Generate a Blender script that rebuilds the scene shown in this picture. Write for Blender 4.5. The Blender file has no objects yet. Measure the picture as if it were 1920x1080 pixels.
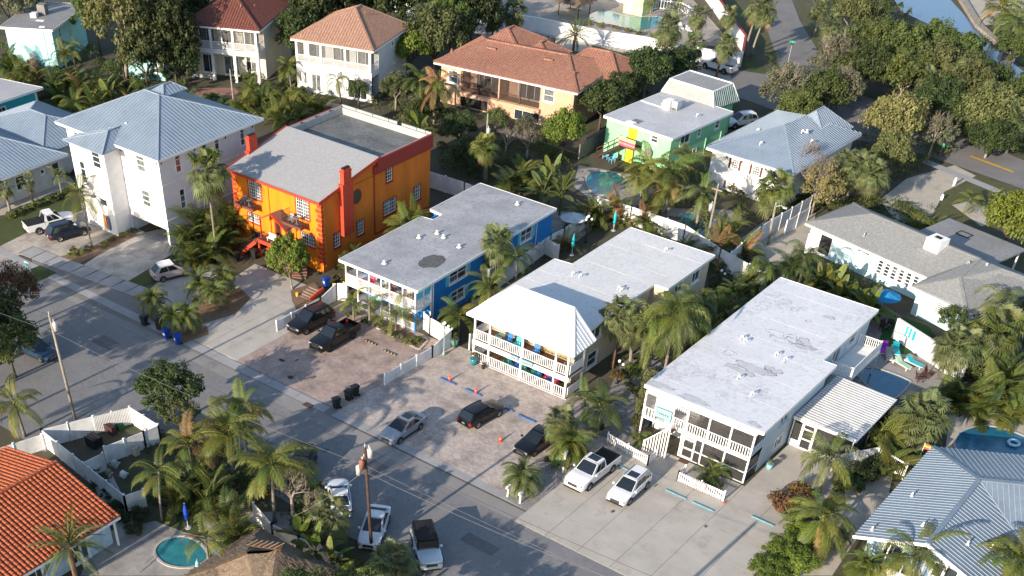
import bpy, bmesh, math, random
import numpy as np
from mathutils import Vector, Matrix
R_ = math.radians
random.seed(7)
sc = bpy.context.scene
COL = sc.collection

# ---------------------------------------------------------------- camera
CAM_H = 56.0
HEAD, PITCH, FPX, PX, PY = -40.26289, 46.03515, 2075.627, 739.607, 1263.412
def _cam_axes():
    y, p = R_(HEAD), R_(PITCH)
    fwd = Vector((math.sin(y)*math.cos(p), math.cos(y)*math.cos(p), -math.sin(p)))
    right = Vector((math.cos(y), -math.sin(y), 0.0))
    return right, right.cross(fwd), -fwd
_r, _u, _b = _cam_axes()
cam_data = bpy.data.cameras.new('camera')
cam = bpy.data.objects.new('camera', cam_data); COL.objects.link(cam)
cam_data.sensor_width = 36.0
cam_data.lens = FPX/1920*36.0
cam_data.shift_x = (960-PX)/1920
cam_data.shift_y = (PY-540)/1920
cam_data.clip_start = 0.5
cam_data.clip_end = 3000
cam.matrix_world = Matrix(((_r.x, _u.x, _b.x, 0), (_r.y, _u.y, _b.y, 0), (_r.z, _u.z, _b.z, CAM_H), (0, 0, 0, 1)))
sc.camera = cam

# ---------------------------------------------------------------- light
SUN_EL, SHADOW_AZ = 18.5, 87.5       # shadows fall along +Y, a touch to +X
world = bpy.data.worlds.new('World'); sc.world = world
world.use_nodes = True
wn = world.node_tree
bg = wn.nodes['Background']
sky = wn.nodes.new('ShaderNodeTexSky'); sky.sky_type = 'NISHITA'; sky.sun_disc = False
sky.sun_elevation = R_(SUN_EL)
_sx, _sy = -math.cos(R_(SHADOW_AZ)), -math.sin(R_(SHADOW_AZ))   # horizontal direction towards the sun
sky.sun_rotation = math.atan2(_sx, _sy)
sky.air_density = 1.0; sky.dust_density = 0.6; sky.ozone_density = 1.3
wn.links.new(sky.outputs[0], bg.inputs[0]); bg.inputs[1].default_value = 0.145
sd = bpy.data.lights.new('sun', 'SUN'); sd.energy = 5.0; sd.angle = R_(0.5); sd.color = (1.0, 0.86, 0.70)
sun = bpy.data.objects.new('sun', sd); COL.objects.link(sun)
_d = Vector((_sx*math.cos(R_(SUN_EL)), _sy*math.cos(R_(SUN_EL)), math.sin(R_(SUN_EL))))
sun.rotation_euler = _d.to_track_quat('Z', 'Y').to_euler()
sun.location = (-60, 60, 80)
sc.view_settings.view_transform = 'Standard'; sc.view_settings.look = 'None'
sc.view_settings.gamma = 1.0; sc.view_settings.use_curve_mapping = False
sc.view_settings.exposure = 0.8
sc.render.engine = 'CYCLES'
sc.cycles.max_bounces = 6; sc.cycles.diffuse_bounces = 2; sc.cycles.glossy_bounces = 2
sc.cycles.transmission_bounces = 3; sc.cycles.transparent_max_bounces = 8
sc.cycles.use_denoising = True

# ---------------------------------------------------------------- survey helper: where a sight line meets height z
def W(u, v, z=0.0):
    d = _r*((u-PX)/FPX) + _u*(-(v-PY)/FPX) - _b
    t = (z-CAM_H)/d.z
    return Vector((d.x*t, d.y*t, z))
def Wp(pts, z=0.0): return [tuple(W(u, v, z))[:2] for u, v in pts]

# ---------------------------------------------------------------- materials
MATS = {}
def _lin(c):
    return (c[0], c[1], c[2], 1.0)
def mat(name, col, rough=0.8, var=0.12, scale=1.5, col2=None, fine=0.0, fscale=25, spec=0.3, metal=0.0,
        rand=0.0, bump=0.0, bscale=30, stain=None, stain_scale=0.35, stain_lo=0.55, transl=0.0, coat=0.0, obj=False, alpha=None, stretch=None):
    if name in MATS: return MATS[name]
    m = bpy.data.materials.new(name); m.use_nodes = True; MATS[name] = m
    nt = m.node_tree; N = nt.nodes; L = nt.links
    b = N['Principled BSDF']
    b.inputs['Roughness'].default_value = rough; b.inputs['Metallic'].default_value = metal
    b.inputs['Specular IOR Level'].default_value = spec
    if coat: b.inputs['Coat Weight'].default_value = coat; b.inputs['Coat Roughness'].default_value = 0.05
    m.diffuse_color = _lin(col)
    tc = N.new('ShaderNodeTexCoord')
    vec = tc.outputs['Object']
    if not obj:
        g = N.new('ShaderNodeNewGeometry'); vec = g.outputs['Position']
    if stretch:
        mp = N.new('ShaderNodeMapping'); mp.inputs['Scale'].default_value = stretch; L.new(vec, mp.inputs['Vector']); vec = mp.outputs[0]
    cur = None
    def mixc(a, bcol, fac, blend='MIX'):
        x = N.new('ShaderNodeMix'); x.data_type = 'RGBA'; x.blend_type = blend
        if isinstance(a, tuple): x.inputs[6].default_value = _lin(a)
        else: L.new(a, x.inputs[6])
        if isinstance(bcol, tuple): x.inputs[7].default_value = _lin(bcol)
        else: L.new(bcol, x.inputs[7])
        if isinstance(fac, float): x.inputs[0].default_value = fac
        else: L.new(fac, x.inputs[0])
        return x.outputs[2]
    def noise(s, det=4, r=0.6):
        n = N.new('ShaderNodeTexNoise'); n.inputs['Scale'].default_value = s; n.inputs['Detail'].default_value = det
        n.inputs['Roughness'].default_value = r; L.new(vec, n.inputs['Vector']); return n.outputs['Fac']
    def ramp(f, lo, hi):
        r = N.new('ShaderNodeMapRange'); r.inputs['From Min'].default_value = lo; r.inputs['From Max'].default_value = hi
        L.new(f, r.inputs['Value']); return r.outputs[0]
    c2 = col2 or tuple(min(1, x*(1-var*2)) for x in col)
    cur = mixc(tuple(min(1, x*(1+var*0.5)) for x in col) if not col2 else col, c2, ramp(noise(scale), 0.35, 0.68))
    if fine:
        cur = mixc(cur, tuple(x*(1-fine) for x in (col2 or col)), ramp(noise(fscale, 2), 0.45, 0.62))
    if stain:
        cur = mixc(cur, stain, ramp(noise(stain_scale, 6, 0.7), stain_lo, stain_lo+0.14))
    if rand:
        oi = N.new('ShaderNodeObjectInfo'); hs = N.new('ShaderNodeHueSaturation')
        def rr(lo, hi, src):
            r = N.new('ShaderNodeMapRange'); r.inputs['To Min'].default_value = lo; r.inputs['To Max'].default_value = hi
            L.new(src, r.inputs['Value']); return r.outputs[0]
        L.new(rr(1-rand, 1+rand, oi.outputs['Random']), hs.inputs['Value'])
        mm = N.new('ShaderNodeMath'); mm.operation = 'FRACT'; m2 = N.new('ShaderNodeMath'); m2.operation = 'MULTIPLY'; m2.inputs[1].default_value = 7.13
        L.new(oi.outputs['Random'], m2.inputs[0]); L.new(m2.outputs[0], mm.inputs[0])
        L.new(rr(0.5-rand*0.09, 0.5+rand*0.07, mm.outputs[0]), hs.inputs['Hue'])
        L.new(cur, hs.inputs['Color']); cur = hs.outputs[0]
    L.new(cur, b.inputs['Base Color'])
    if bump:
        bp = N.new('ShaderNodeBump'); bp.inputs['Strength'].default_value = bump; bp.inputs['Distance'].default_value = 0.05
        L.new(noise(bscale, 3), bp.inputs['Height']); L.new(bp.outputs[0], b.inputs['Normal'])
    if transl:
        tr = N.new('ShaderNodeBsdfTranslucent'); L.new(cur, tr.inputs[0])
        mx = N.new('ShaderNodeMixShader'); mx.inputs[0].default_value = transl
        L.new(b.outputs[0], mx.inputs[1]); L.new(tr.outputs[0], mx.inputs[2]); L.new(mx.outputs[0], N['Material Output'].inputs[0])
    if alpha is not None:
        tr = N.new('ShaderNodeBsdfTransparent'); mx = N.new('ShaderNodeMixShader'); mx.inputs[0].default_value = alpha
        L.new(tr.outputs[0], mx.inputs[1]); L.new(b.outputs[0], mx.inputs[2]); L.new(mx.outputs[0], N['Material Output'].inputs[0])
    return m

def paver_mat(name, cols, mortar, bw=0.24, bh=0.12, rot=0.0, wob=0.5, stain=None):
    m = bpy.data.materials.new(name); m.use_nodes = True; MATS[name] = m
    nt = m.node_tree; N = nt.nodes; L = nt.links; b = N['Principled BSDF']; b.inputs['Roughness'].default_value = 0.85
    g = N.new('ShaderNodeNewGeometry'); mp = N.new('ShaderNodeMapping'); mp.inputs['Rotation'].default_value[2] = rot
    L.new(g.outputs['Position'], mp.inputs[0])
    br = N.new('ShaderNodeTexBrick'); br.inputs['Scale'].default_value = 1.0
    br.inputs['Brick Width'].default_value = bw; br.inputs['Row Height'].default_value = bh
    br.inputs['Mortar Size'].default_value = 0.008; br.inputs['Bias'].default_value = 0.0
    br.inputs['Color1'].default_value = _lin(cols[0]); br.inputs['Color2'].default_value = _lin(cols[1]); br.inputs['Mortar'].default_value = _lin(mortar)
    L.new(mp.outputs[0], br.inputs['Vector'])
    # every stone gets its own tone: noise sampled at cell scale
    vo = N.new('ShaderNodeTexVoronoi'); vo.inputs['Scale'].default_value = 3.4; L.new(mp.outputs[0], vo.inputs['Vector'])
    x = N.new('ShaderNodeMix'); x.data_type = 'RGBA'; x.inputs[7].default_value = _lin(cols[2])
    sep = N.new('ShaderNodeSeparateColor'); L.new(vo.outputs['Color'], sep.inputs[0])
    mr = N.new('ShaderNodeMapRange'); mr.inputs['From Min'].default_value = 0.45; mr.inputs['From Max'].default_value = 1.0; mr.inputs['To Max'].default_value = wob
    L.new(sep.outputs[0], mr.inputs[0]); L.new(mr.outputs[0], x.inputs[0]); L.new(br.outputs['Color'], x.inputs[6])
    n = N.new('ShaderNodeTexNoise'); n.inputs['Scale'].default_value = 0.5; n.inputs['Detail'].default_value = 5; L.new(mp.outputs[0], n.inputs['Vector'])
    y = N.new('ShaderNodeMix'); y.data_type = 'RGBA'; y.blend_type = 'MULTIPLY'; y.inputs[7].default_value = (0.62, 0.62, 0.64, 1)
    mr2 = N.new('ShaderNodeMapRange'); mr2.inputs['From Min'].default_value = 0.45; mr2.inputs['From Max'].default_value = 0.7
    L.new(n.outputs['Fac'], mr2.inputs[0]); L.new(mr2.outputs[0], y.inputs[0]); L.new(x.outputs[2], y.inputs[6])
    L.new(y.outputs[2], b.inputs['Base Color'])
    return m

# ---------------------------------------------------------------- mesh builder
class MB:
    def __init__(s): s.v = []; s.f = []; s.mi = []; s.m = []
    def _mi(s, m):
        if m is None: return 0
        if m not in s.m: s.m.append(m)
        return s.m.index(m)
    def face(s, pts, m=None):
        n = len(s.v); s.v += [tuple(p) for p in pts]; s.f.append(tuple(range(n, n+len(pts)))); s.mi.append(s._mi(m)); return s
    def box(s, x0, x1, y0, y1, z0, z1, m=None):
        n = len(s.v); k = s._mi(m)
        s.v += [(x0,y0,z0),(x1,y0,z0),(x1,y1,z0),(x0,y1,z0),(x0,y0,z1),(x1,y0,z1),(x1,y1,z1),(x0,y1,z1)]
        for q in ((0,3,2,1),(4,5,6,7),(0,1,5,4),(1,2,6,5),(2,3,7,6),(3,0,4,7)): s.f.append(tuple(n+i for i in q)); s.mi.append(k)
        return s
    def bar(s, a, b, w, h, m=None, up=(0,0,1)):
        a = Vector(a); b = Vector(b); d = (b-a).normalized(); u = Vector(up)
        if abs(d.dot(u)) > 0.98: u = Vector((0,1,0))
        r = d.cross(u).normalized()*w/2; u = r.cross(d).normalized()*h/2
        n = len(s.v); k = s._mi(m)
        for p in (a, b):
            s.v += [tuple(p-r-u), tuple(p+r-u), tuple(p+r+u), tuple(p-r+u)]
        for q in ((0,3,2,1),(4,5,6,7),(0,1,5,4),(1,2,6,5),(2,3,7,6),(3,0,4,7)): s.f.append(tuple(n+i for i in q)); s.mi.append(k)
        return s
    def tube(s, pts, rs, n=8, m=None, cap=True):
        pts = [Vector(p) for p in pts]
        if not isinstance(rs, (list, tuple)): rs = [rs]*len(pts)
        base = len(s.v); k = s._mi(m); ref = None
        for i, p in enumerate(pts):
            d = (pts[min(i+1, len(pts)-1)]-pts[max(i-1, 0)]).normalized()
            if ref is None: ref = d.orthogonal().normalized()
            ref = (ref-d*ref.dot(d)); ref = ref.normalized() if ref.length > 1e-6 else d.orthogonal().normalized()
            q = d.cross(ref)
            for j in range(n):
                a = 2*math.pi*j/n; s.v.append(tuple(p+(ref*math.cos(a)+q*math.sin(a))*rs[i]))
        for i in range(len(pts)-1):
            for j in range(n):
                a = base+i*n+j; b = base+i*n+(j+1) % n; s.f.append((a, b, b+n, a+n)); s.mi.append(k)
        if cap:
            s.f.append(tuple(base+j for j in range(n))[::-1]); s.mi.append(k)
            e = base+(len(pts)-1)*n; s.f.append(tuple(e+j for j in range(n))); s.mi.append(k)
        return s
    def lathe(s, prof, n=16, m=None, c=(0,0,0)):
        base = len(s.v); k = s._mi(m)
        for r, z in prof:
            for j in range(n):
                a = 2*math.pi*j/n; s.v.append((c[0]+r*math.cos(a), c[1]+r*math.sin(a), c[2]+z))
        for i in range(len(prof)-1):
            for j in range(n):
                a = base+i*n+j; b = base+i*n+(j+1) % n; s.f.append((a, b, b+n, a+n)); s.mi.append(k)
        s.f.append(tuple(base+j for j in range(n))[::-1]); s.mi.append(k)
        e = base+(len(prof)-1)*n; s.f.append(tuple(e+j for j in range(n))); s.mi.append(k)
        return s
    def prism(s, poly, z0, z1, m=None, ms=None):
        n = len(s.v); k = s._mi(m); ks = s._mi(ms) if ms else k; c = len(poly)
        area = sum(poly[i][0]*poly[(i+1) % c][1]-poly[(i+1) % c][0]*poly[i][1] for i in range(c))
        if area < 0: poly = poly[::-1]
        s.v += [(p[0], p[1], z0) for p in poly]+[(p[0], p[1], z1) for p in poly]
        s.f.append(tuple(n+i for i in range(c))[::-1]); s.mi.append(k)
        s.f.append(tuple(n+c+i for i in range(c))); s.mi.append(k)
        for i in range(c):
            j = (i+1) % c; s.f.append((n+i, n+j, n+c+j, n+c+i)); s.mi.append(ks)
        return s
    def mesh(s, name, smooth=False, angle=None):
        me = bpy.data.meshes.new(name); me.from_pydata(s.v, [], s.f)
        for m in s.m: me.materials.append(m)
        if len(s.m) > 1: me.polygons.foreach_set('material_index', s.mi)
        if smooth or angle is not None:
            me.polygons.foreach_set('use_smooth', [True]*len(me.polygons))
            if angle is not None:
                try: me.set_sharp_from_angle(angle=R_(angle))
                except Exception: pass
        me.update(); return me

def link(name, me, parent=None, loc=None, rz=None, mw=None):
    o = bpy.data.objects.new(name, me); COL.objects.link(o)
    if parent is not None: o.parent = parent
    if loc is not None: o.location = loc
    if rz is not None: o.rotation_euler = (0, 0, rz)
    if mw is not None: o.matrix_local = mw
    return o
def part(name, mb, m=None, parent=None, label=None, kind=None, smooth=False, angle=None, loc=None):
    me = mb if isinstance(mb, bpy.types.Mesh) else mb.mesh(name, smooth, angle)
    if m is not None and len(me.materials) == 0: me.materials.append(m)
    o = link(name, me, parent, loc)
    if label: o['label'] = label
    if kind: o['kind'] = kind
    return o
def thing(name, label, cat, loc=(0,0,0), rz=0.0, group=None, me=None):
    o = bpy.data.objects.new(name, me); COL.objects.link(o)
    o.location = loc; o.rotation_euler = (0, 0, rz)
    o['label'] = label; o['category'] = cat
    if group: o['group'] = group
    return o
def tag(o, label, cat, group=None):
    o['label'] = label; o['category'] = cat
    if group: o['group'] = group
    return o
def struct(name, mb, m=None, parent=None, **k):
    o = part(name, mb, m, parent, **k)
    if parent is None: o['kind'] = 'structure'
    return o
def copy_tree(o, parent=None):
    c = o.copy(); COL.objects.link(c)
    if parent is not None: c.parent = parent
    for ch in list(o.children): copy_tree(ch, c)
    return c
def mbox(x0, x1, y0, y1, z0, z1, m=None): return MB().box(x0, x1, y0, y1, z0, z1, m)
_unit = {}
def unit(kind, m):
    k = (kind, m.name)
    if k not in _unit:
        b = MB()
        if kind == 'box': b.box(-.5, .5, -.5, .5, -.5, .5)
        elif kind == 'half':
            n = 6
            for i in range(n):
                a, c = math.pi*i/n, math.pi*(i+1)/n
                b.face([(-.5, -.5*math.cos(a), .5*math.sin(a)), (.5, -.5*math.cos(a), .5*math.sin(a)), (.5, -.5*math.cos(c), .5*math.sin(c)), (-.5, -.5*math.cos(c), .5*math.sin(c))][::-1])
            b.face([(-.5, -.5*math.cos(math.pi*i/n), .5*math.sin(math.pi*i/n)) for i in range(n+1)])
            b.face([(.5, -.5*math.cos(math.pi*i/n), .5*math.sin(math.pi*i/n)) for i in range(n+1)][::-1])
        me = b.mesh('unit_'+kind); me.materials.append(m); _unit[k] = me
    return _unit[k]
def ubar(name, a, b, w, h, m, parent, up=(0, 0, 1), kind='box', lift=0.0):
    a = Vector(a); b = Vector(b); d = b-a; L = d.length
    if L < 1e-3: return None
    d /= L; u = Vector(up)
    if abs(d.dot(u)) > 0.999: u = Vector((0, 1, 0))
    y = u.cross(d).normalized(); z = d.cross(y)
    c = (a+b)/2+z*lift
    M = Matrix(((d.x*L, y.x*w, z.x*h, c.x), (d.y*L, y.y*w, z.y*h, c.y), (d.z*L, y.z*w, z.z*h, c.z), (0, 0, 0, 1)))
    return link(name, unit(kind, m), parent, mw=M)
# ================================================================ building kit
def fpt(face, at, u, z, d):
    return {'S': (u, at-d, z), 'N': (u, at+d, z), 'E': (at+d, u, z), 'W': (at-d, u, z)}[face]
def fbox(mb, face, at, u0, u1, z0, z1, d0, d1, m=None):
    a = fpt(face, at, u0, z0, d0); b = fpt(face, at, u1, z1, d1)
    return mb.box(min(a[0], b[0]), max(a[0], b[0]), min(a[1], b[1]), max(a[1], b[1]), min(a[2], b[2]), max(a[2], b[2]), m)
def wall(root, m, face, at, u0, u1, z0, z1, ops=(), th=0.16, name='wall', label=None):
    us = sorted({u0, u1, *[o[0] for o in ops], *[o[1] for o in ops]}); zs = sorted({z0, z1, *[o[2] for o in ops], *[o[3] for o in ops]})
    mb = MB()
    for i in range(len(us)-1):
        for j in range(len(zs)-1):
            cu, cz = (us[i]+us[i+1])/2, (zs[j]+zs[j+1])/2
            if any(o[0] < cu < o[1] and o[2] < cz < o[3] for o in ops): continue
            for d in (0, -th):
                mb.face([fpt(face, at, us[i], zs[j], d), fpt(face, at, us[i+1], zs[j], d), fpt(face, at, us[i+1], zs[j+1], d), fpt(face, at, us[i], zs[j+1], d)])
    for o in list(ops)+[(u0, u1, z0, z1)]:
        a, b, c, e = o[:4]
        for p, q in (((a, c), (b, c)), ((b, e), (a, e)))+((((b, c), (b, e)), ((a, e), (a, c))) if len(o) and o != (u0, u1, z0, z1) else ()):
            mb.face([fpt(face, at, p[0], p[1], 0), fpt(face, at, q[0], q[1], 0), fpt(face, at, q[0], q[1], -th), fpt(face, at, p[0], p[1], -th)])
    return part(name, mb, m, root, label)
def window(root, face, at, o, mf, mg, cols=1, rows=2, munt=None, casing=0.09, sill=True, mc=None, name='window', shut=None, th=0.16, shutw=0.4):
    u0, u1, z0, z1 = o; mc = mc or mf; mb = MB(); f = 0.06
    d0, d1 = -th*0.75, -th*0.3
    fbox(mb, face, at, u0, u1, z0, z0+f, d0, d1); fbox(mb, face, at, u0, u1, z1-f, z1, d0, d1)
    fbox(mb, face, at, u0, u0+f, z0+f, z1-f, d0, d1); fbox(mb, face, at, u1-f, u1, z0+f, z1-f, d0, d1)
    for i in range(1, cols):
        u = u0+(u1-u0)*i/cols; fbox(mb, face, at, u-f/2, u+f/2, z0+f, z1-f, d0, d1)
    for j in range(1, rows):
        z = z0+(z1-z0)*j/rows
        for i in range(cols):
            a, b = u0+(u1-u0)*i/cols+f/2, u0+(u1-u0)*(i+1)/cols-f/2
            fbox(mb, face, at, a, b, z-f/2, z+f/2, d0, d1)
    w = part(name, mb, mf, root)
    if casing:
        c = MB(); k = casing
        fbox(c, face, at, u0-k, u1+k, z1, z1+k, 0.0, .035); fbox(c, face, at, u0-k, u1+k, z0-k, z0, 0.0, .035)
        fbox(c, face, at, u0-k, u0, z0, z1, 0.0, .03); fbox(c, face, at, u1, u1+k, z0, z1, 0.0, .03)
        part('casing', c, mc, w)
    if sill:
        s = MB(); fbox(s, face, at, u0-.14, u1+.14, z0-.15, z0-.095 if casing else z0, 0.0, .1); part('sill', s, mc, w)
    for i in range(cols):
        for j in range(rows):
            a, b = u0+(u1-u0)*i/cols+f/2, u0+(u1-u0)*(i+1)/cols-f/2
            c, e = z0+(z1-z0)*j/rows+f/2, z0+(z1-z0)*(j+1)/rows-f/2
            p = MB(); fbox(p, face, at, a, b, c, e, d0+.015, d0+.03); part('pane', p, random.choice(mg) if isinstance(mg, list) else mg, w)
    if munt:
        nc, nr = munt; g = MB(); k = .016
        for i in range(1, nc):
            u = u0+(u1-u0)*i/nc; fbox(g, face, at, u-k, u+k, z0+f, z1-f, d0+.035, d1-.01)
        for j in range(1, nr):
            z = z0+(z1-z0)*j/nr; fbox(g, face, at, u0+f, u1-f, z-k, z+k, d0+.037, d1-.012)
        part('muntin_grid', g, mf, w)
    if shut:
        for s in (-1, 1):
            g = MB(); a = u0-.12-shutw if s < 0 else u1+.12
            fbox(g, face, at, a, a+shutw, z0-.05, z1+.05, .01, .05)
            n = max(3, int((z1-z0)/.16))
            for i in range(n):
                z = z0+(z1-z0)*(i+.15)/n; fbox(g, face, at, a+.05, a+shutw-.05, z, z+.07, .05, .065)
            part('shutter', g, shut, root)
    return w
def railing(root, pts, z, h, m, sp=0.14, bw=0.04, name='railing', post=None, rail=0.07, mr=None, low=0.12):
    """rail with one baluster object each"""
    mb = MB()
    for a, b in zip(pts[:-1], pts[1:]):
        za = a[2] if len(a) > 2 else z; zb = b[2] if len(b) > 2 else z
        mb.bar((a[0], a[1], za+h), (b[0], b[1], zb+h), rail, rail*.7); mb.bar((a[0], a[1], za+low), (b[0], b[1], zb+low), .04, .05)
    r = part(name, mb, mr or m, root)
    for a, b in zip(pts[:-1], pts[1:]):
        za = a[2] if len(a) > 2 else z; zb = b[2] if len(b) > 2 else z
        L = math.hypot(b[0]-a[0], b[1]-a[1]); n = max(1, int(L/sp)); 
        for i in range(n):
            t = (i+.5)/n; x, y, zz = a[0]+(b[0]-a[0])*t, a[1]+(b[1]-a[1])*t, za+(zb-za)*t
            ubar('baluster', (x, y, zz+low), (x, y, zz+h), bw, bw, m, r, up=(1, 0, 0))
    if post:
        for p in pts: part('post', mbox(p[0]-.05, p[0]+.05, p[1]-.05, p[1]+.05, (p[2] if len(p) > 2 else z), (p[2] if len(p) > 2 else z)+h+.08), post, r)
    return r
def _clip_lines(poly, spacing, along=None, off=0.5):
    P = [Vector(p) for p in poly]
    n = Vector((0, 0, 0))
    for i in range(len(P)): n += P[i].cross(P[(i+1) % len(P)])
    n.normalize()
    if n.z < 0: n = -n
    up = Vector((0, 0, 1))-n*n.z
    if along is not None: up = Vector(along)-n*n.dot(Vector(along))
    elif up.length < 1e-4: up = Vector((0, 1, 0))
    up.normalize(); side = up.cross(n)
    o = P[0]; q = [((p-o).dot(side), (p-o).dot(up)) for p in P]
    lo, hi = min(a[0] for a in q), max(a[0] for a in q); out = []
    s = lo+spacing*off
    while s < hi-1e-3:
        hits = []
        for i in range(len(q)):
            (a, b), (c, d) = q[i], q[(i+1) % len(q)]
            if (a-s)*(c-s) < 0: hits.append(b+(d-b)*(s-a)/(c-a))
        hits.sort()
        for k in range(0, len(hits)-1, 2):
            out.append((o+side*s+up*hits[k], o+side*s+up*hits[k+1]))
        s += spacing
    return out, n
def roof_plane(root, poly, m, th=0.12, name='roof'):
    P = [Vector(p) for p in poly]; mb = MB(); n = len(P)
    mb.face(P); mb.face([p-Vector((0, 0, th)) for p in P][::-1])
    for i in range(n):
        a, b = P[i], P[(i+1) % n]; mb.face([a, b, b-Vector((0, 0, th)), a-Vector((0, 0, th))])
    return part(name, mb, m, root)
def metal_roof(root, polys, m, ms, spacing=.42, w=.045, h=.05, along=None):
    w *= .8; h *= .75
    for poly in polys:
        r = roof_plane(root, poly, m); lines, n = _clip_lines(poly, spacing, along)
        for a, b in lines: ubar('seam', a, b, w, h, ms, r, up=n, lift=h*.5)
def tile_roof(root, polys, m, mt, spacing=.3, w=.2, h=.16, rows=None):
    for poly in polys:
        r = roof_plane(root, poly, m); lines, n = _clip_lines(poly, spacing)
        for a, b in lines: ubar('tile_row', a, b, w, h, mt, r, up=n, kind='half')
def caps(root, segs, m, w=.22, h=.1, name='ridge_cap', z=.03):
    for a, b in segs: ubar(name, Vector(a)+Vector((0, 0, z)), Vector(b)+Vector((0, 0, z)), w, h, m, root)
def hip4(x0, x1, y0, y1, ze, ra, rb):
    """hip roof polygons: eave rectangle, ridge from ra to rb (3D)"""
    A, B, C, D = (x0, y0, ze), (x1, y0, ze), (x1, y1, ze), (x0, y1, ze)
    dx, dy = abs(rb[0]-ra[0]), abs(rb[1]-ra[1])
    if dx >= dy: return [[A, B, rb, ra], [B, C, rb], [C, D, ra, rb], [D, A, ra]], [(A, ra), (D, ra), (B, rb), (C, rb), (ra, rb)]
    return [[A, B, ra], [B, C, rb, ra], [C, D, rb], [D, A, ra, rb]], [(A, ra), (B, ra), (C, rb), (D, rb), (ra, rb)]
def flat_roof(root, poly, z, th, m, mf, name='roof'):
    r = part(name, MB().prism(poly, z-th, z, None), m, root)
    # raised metal edge round the roof
    mb = MB(); n = len(poly); cx = sum(p[0] for p in poly)/n; cy = sum(p[1] for p in poly)/n
    area = sum(poly[i][0]*poly[(i+1) % n][1]-poly[(i+1) % n][0]*poly[i][1] for i in range(n)); sg = 1 if area > 0 else -1
    for i in range(n):
        a, b = Vector(poly[i]), Vector(poly[(i+1) % n]); d = (b-a).normalized(); o = Vector((d.y, -d.x))*sg*.03
        a2 = a+o-d*0; b2 = b+o
        mb.bar((a2.x, a2.y, z-th/2), (b2.x, b2.y, z-th/2), .06, th+.05)
    part('fascia', mb, mf, r)
    return r
def vent(root, x, y, z, m, kind=0):
    if kind == 0: mb = MB().tube([(x, y, z-.05), (x, y, z+.35)], .07, 8); mb.lathe([(.16, 0), (.1, .06)], 8, None, (x, y, z))
    elif kind == 1: mb = MB().tube([(x, y, z-.05), (x, y, z+.28), (x+.08, y-.05, z+.4), (x+.22, y-.12, z+.42), (x+.3, y-.16, z+.3)], .07, 8)
    else: mb = MB().lathe([(.3, 0), (.28, .03), (.12, .05), (.12, .22), (.17, .24), (.1, .32)], 10, None, (x, y, z))
    part('roof_vent', mb, m, root, smooth=True)
def strokes(root, face, at, u0, u1, z0, z1, d, m, name='lettering', seed=3):
    """thin handwritten strokes, too small in the photo to be read"""
    rd = random.Random(seed); mb = MB(); h = z1-z0; n = max(3, int((u1-u0)/(h*.55)))
    for i in range(n):
        u = u0+(u1-u0)*(i+.1)/n; w = (u1-u0)/n*.75; k = rd.random()
        hh = h*(1.0 if k < .3 or i == 0 else .6)
        fbox(mb, face, at, u, u+.03, z0, z0+hh, d, d+.012)
        fbox(mb, face, at, u+.03, u+w, z0+hh*.45, z0+hh*.45+.03, d, d+.012)
        if k > .4: fbox(mb, face, at, u+w, u+w+.03, z0, z0+hh*.8, d, d+.012)
        else: fbox(mb, face, at, u+.03, u+w, z0, z0+.03, d, d+.012)
    part(name, mb, m, root)

# common materials
def membrane(name, col, col2, line=(.25, .26, .28), amt=0.5, wear=(.45, .46, .48)):
    m = bpy.data.materials.new(name); m.use_nodes = True; nt = m.node_tree; N = nt.nodes; L = nt.links; b = N['Principled BSDF']; b.inputs['Roughness'].default_value = .7
    g = N.new('ShaderNodeNewGeometry')
    def noise(s, d=5, r=.6, dist=0.0):
        n = N.new('ShaderNodeTexNoise'); n.inputs['Scale'].default_value = s; n.inputs['Detail'].default_value = d; n.inputs['Roughness'].default_value = r; n.inputs['Distortion'].default_value = dist
        L.new(g.outputs['Position'], n.inputs['Vector']); return n.outputs['Fac']
    def mr(f, a, c, x=0., y=1.):
        r = N.new('ShaderNodeMapRange'); r.inputs[1].default_value = a; r.inputs[2].default_value = c; r.inputs[3].default_value = x; r.inputs[4].default_value = y; L.new(f, r.inputs[0]); return r.outputs[0]
    def mix(a, c, f):
        x = N.new('ShaderNodeMix'); x.data_type = 'RGBA'
        for i, q in ((6, a), (7, c)):
            if isinstance(q, tuple): x.inputs[i].default_value = _lin(q)
            else: L.new(q, x.inputs[i])
        L.new(f, x.inputs[0]); return x.outputs[2]
    def math_(op, a, c):
        x = N.new('ShaderNodeMath'); x.operation = op
        for i, q in ((0, a), (1, c)):
            if isinstance(q, float): x.inputs[i].default_value = q
            else: L.new(q, x.inputs[i])
        return x.outputs[0]
    cur = mix(col, col2, mr(noise(.35), .35, .65))
    cur = mix(cur, tuple(x*.86 for x in col2), mr(noise(3.0, 4), .5, .7))
    mask = mr(noise(.2, 3), .5, .62)
    c = math_('ABSOLUTE', math_('SUBTRACT', noise(.9, 7, .66, .8), 0.5), 0.0)
    cur = mix(cur, line, math_('MULTIPLY', math_('MULTIPLY', mr(c, .0, .03, 1., 0.), mask), amt))
    cur = mix(cur, wear, math_('MULTIPLY', math_('MULTIPLY', mr(noise(.5, 6, .7), .55, .7), mask), amt*.8))
    L.new(cur, b.inputs['Base Color']); MATS[name] = m
    return m
WHITE = mat('white_paint', (.80, .79, .77), .55, .04, 2)
VINYL = mat('white_vinyl', (.76, .76, .75), .45, .12, .7, stain=(.52, .52, .48), stain_scale=1.1, stain_lo=.6)
TRIM = mat('white_trim', (.82, .82, .80), .5, .03, 3)
GLASS = [mat('dark_glass', (.03, .04, .05), .08, .1, 2, spec=.8), mat('curtained_glass', (.16, .18, .18), .12, .3, 2.5, spec=.8), mat('blue_glass', (.05, .08, .10), .06, .2, 2, spec=.9)]
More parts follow.
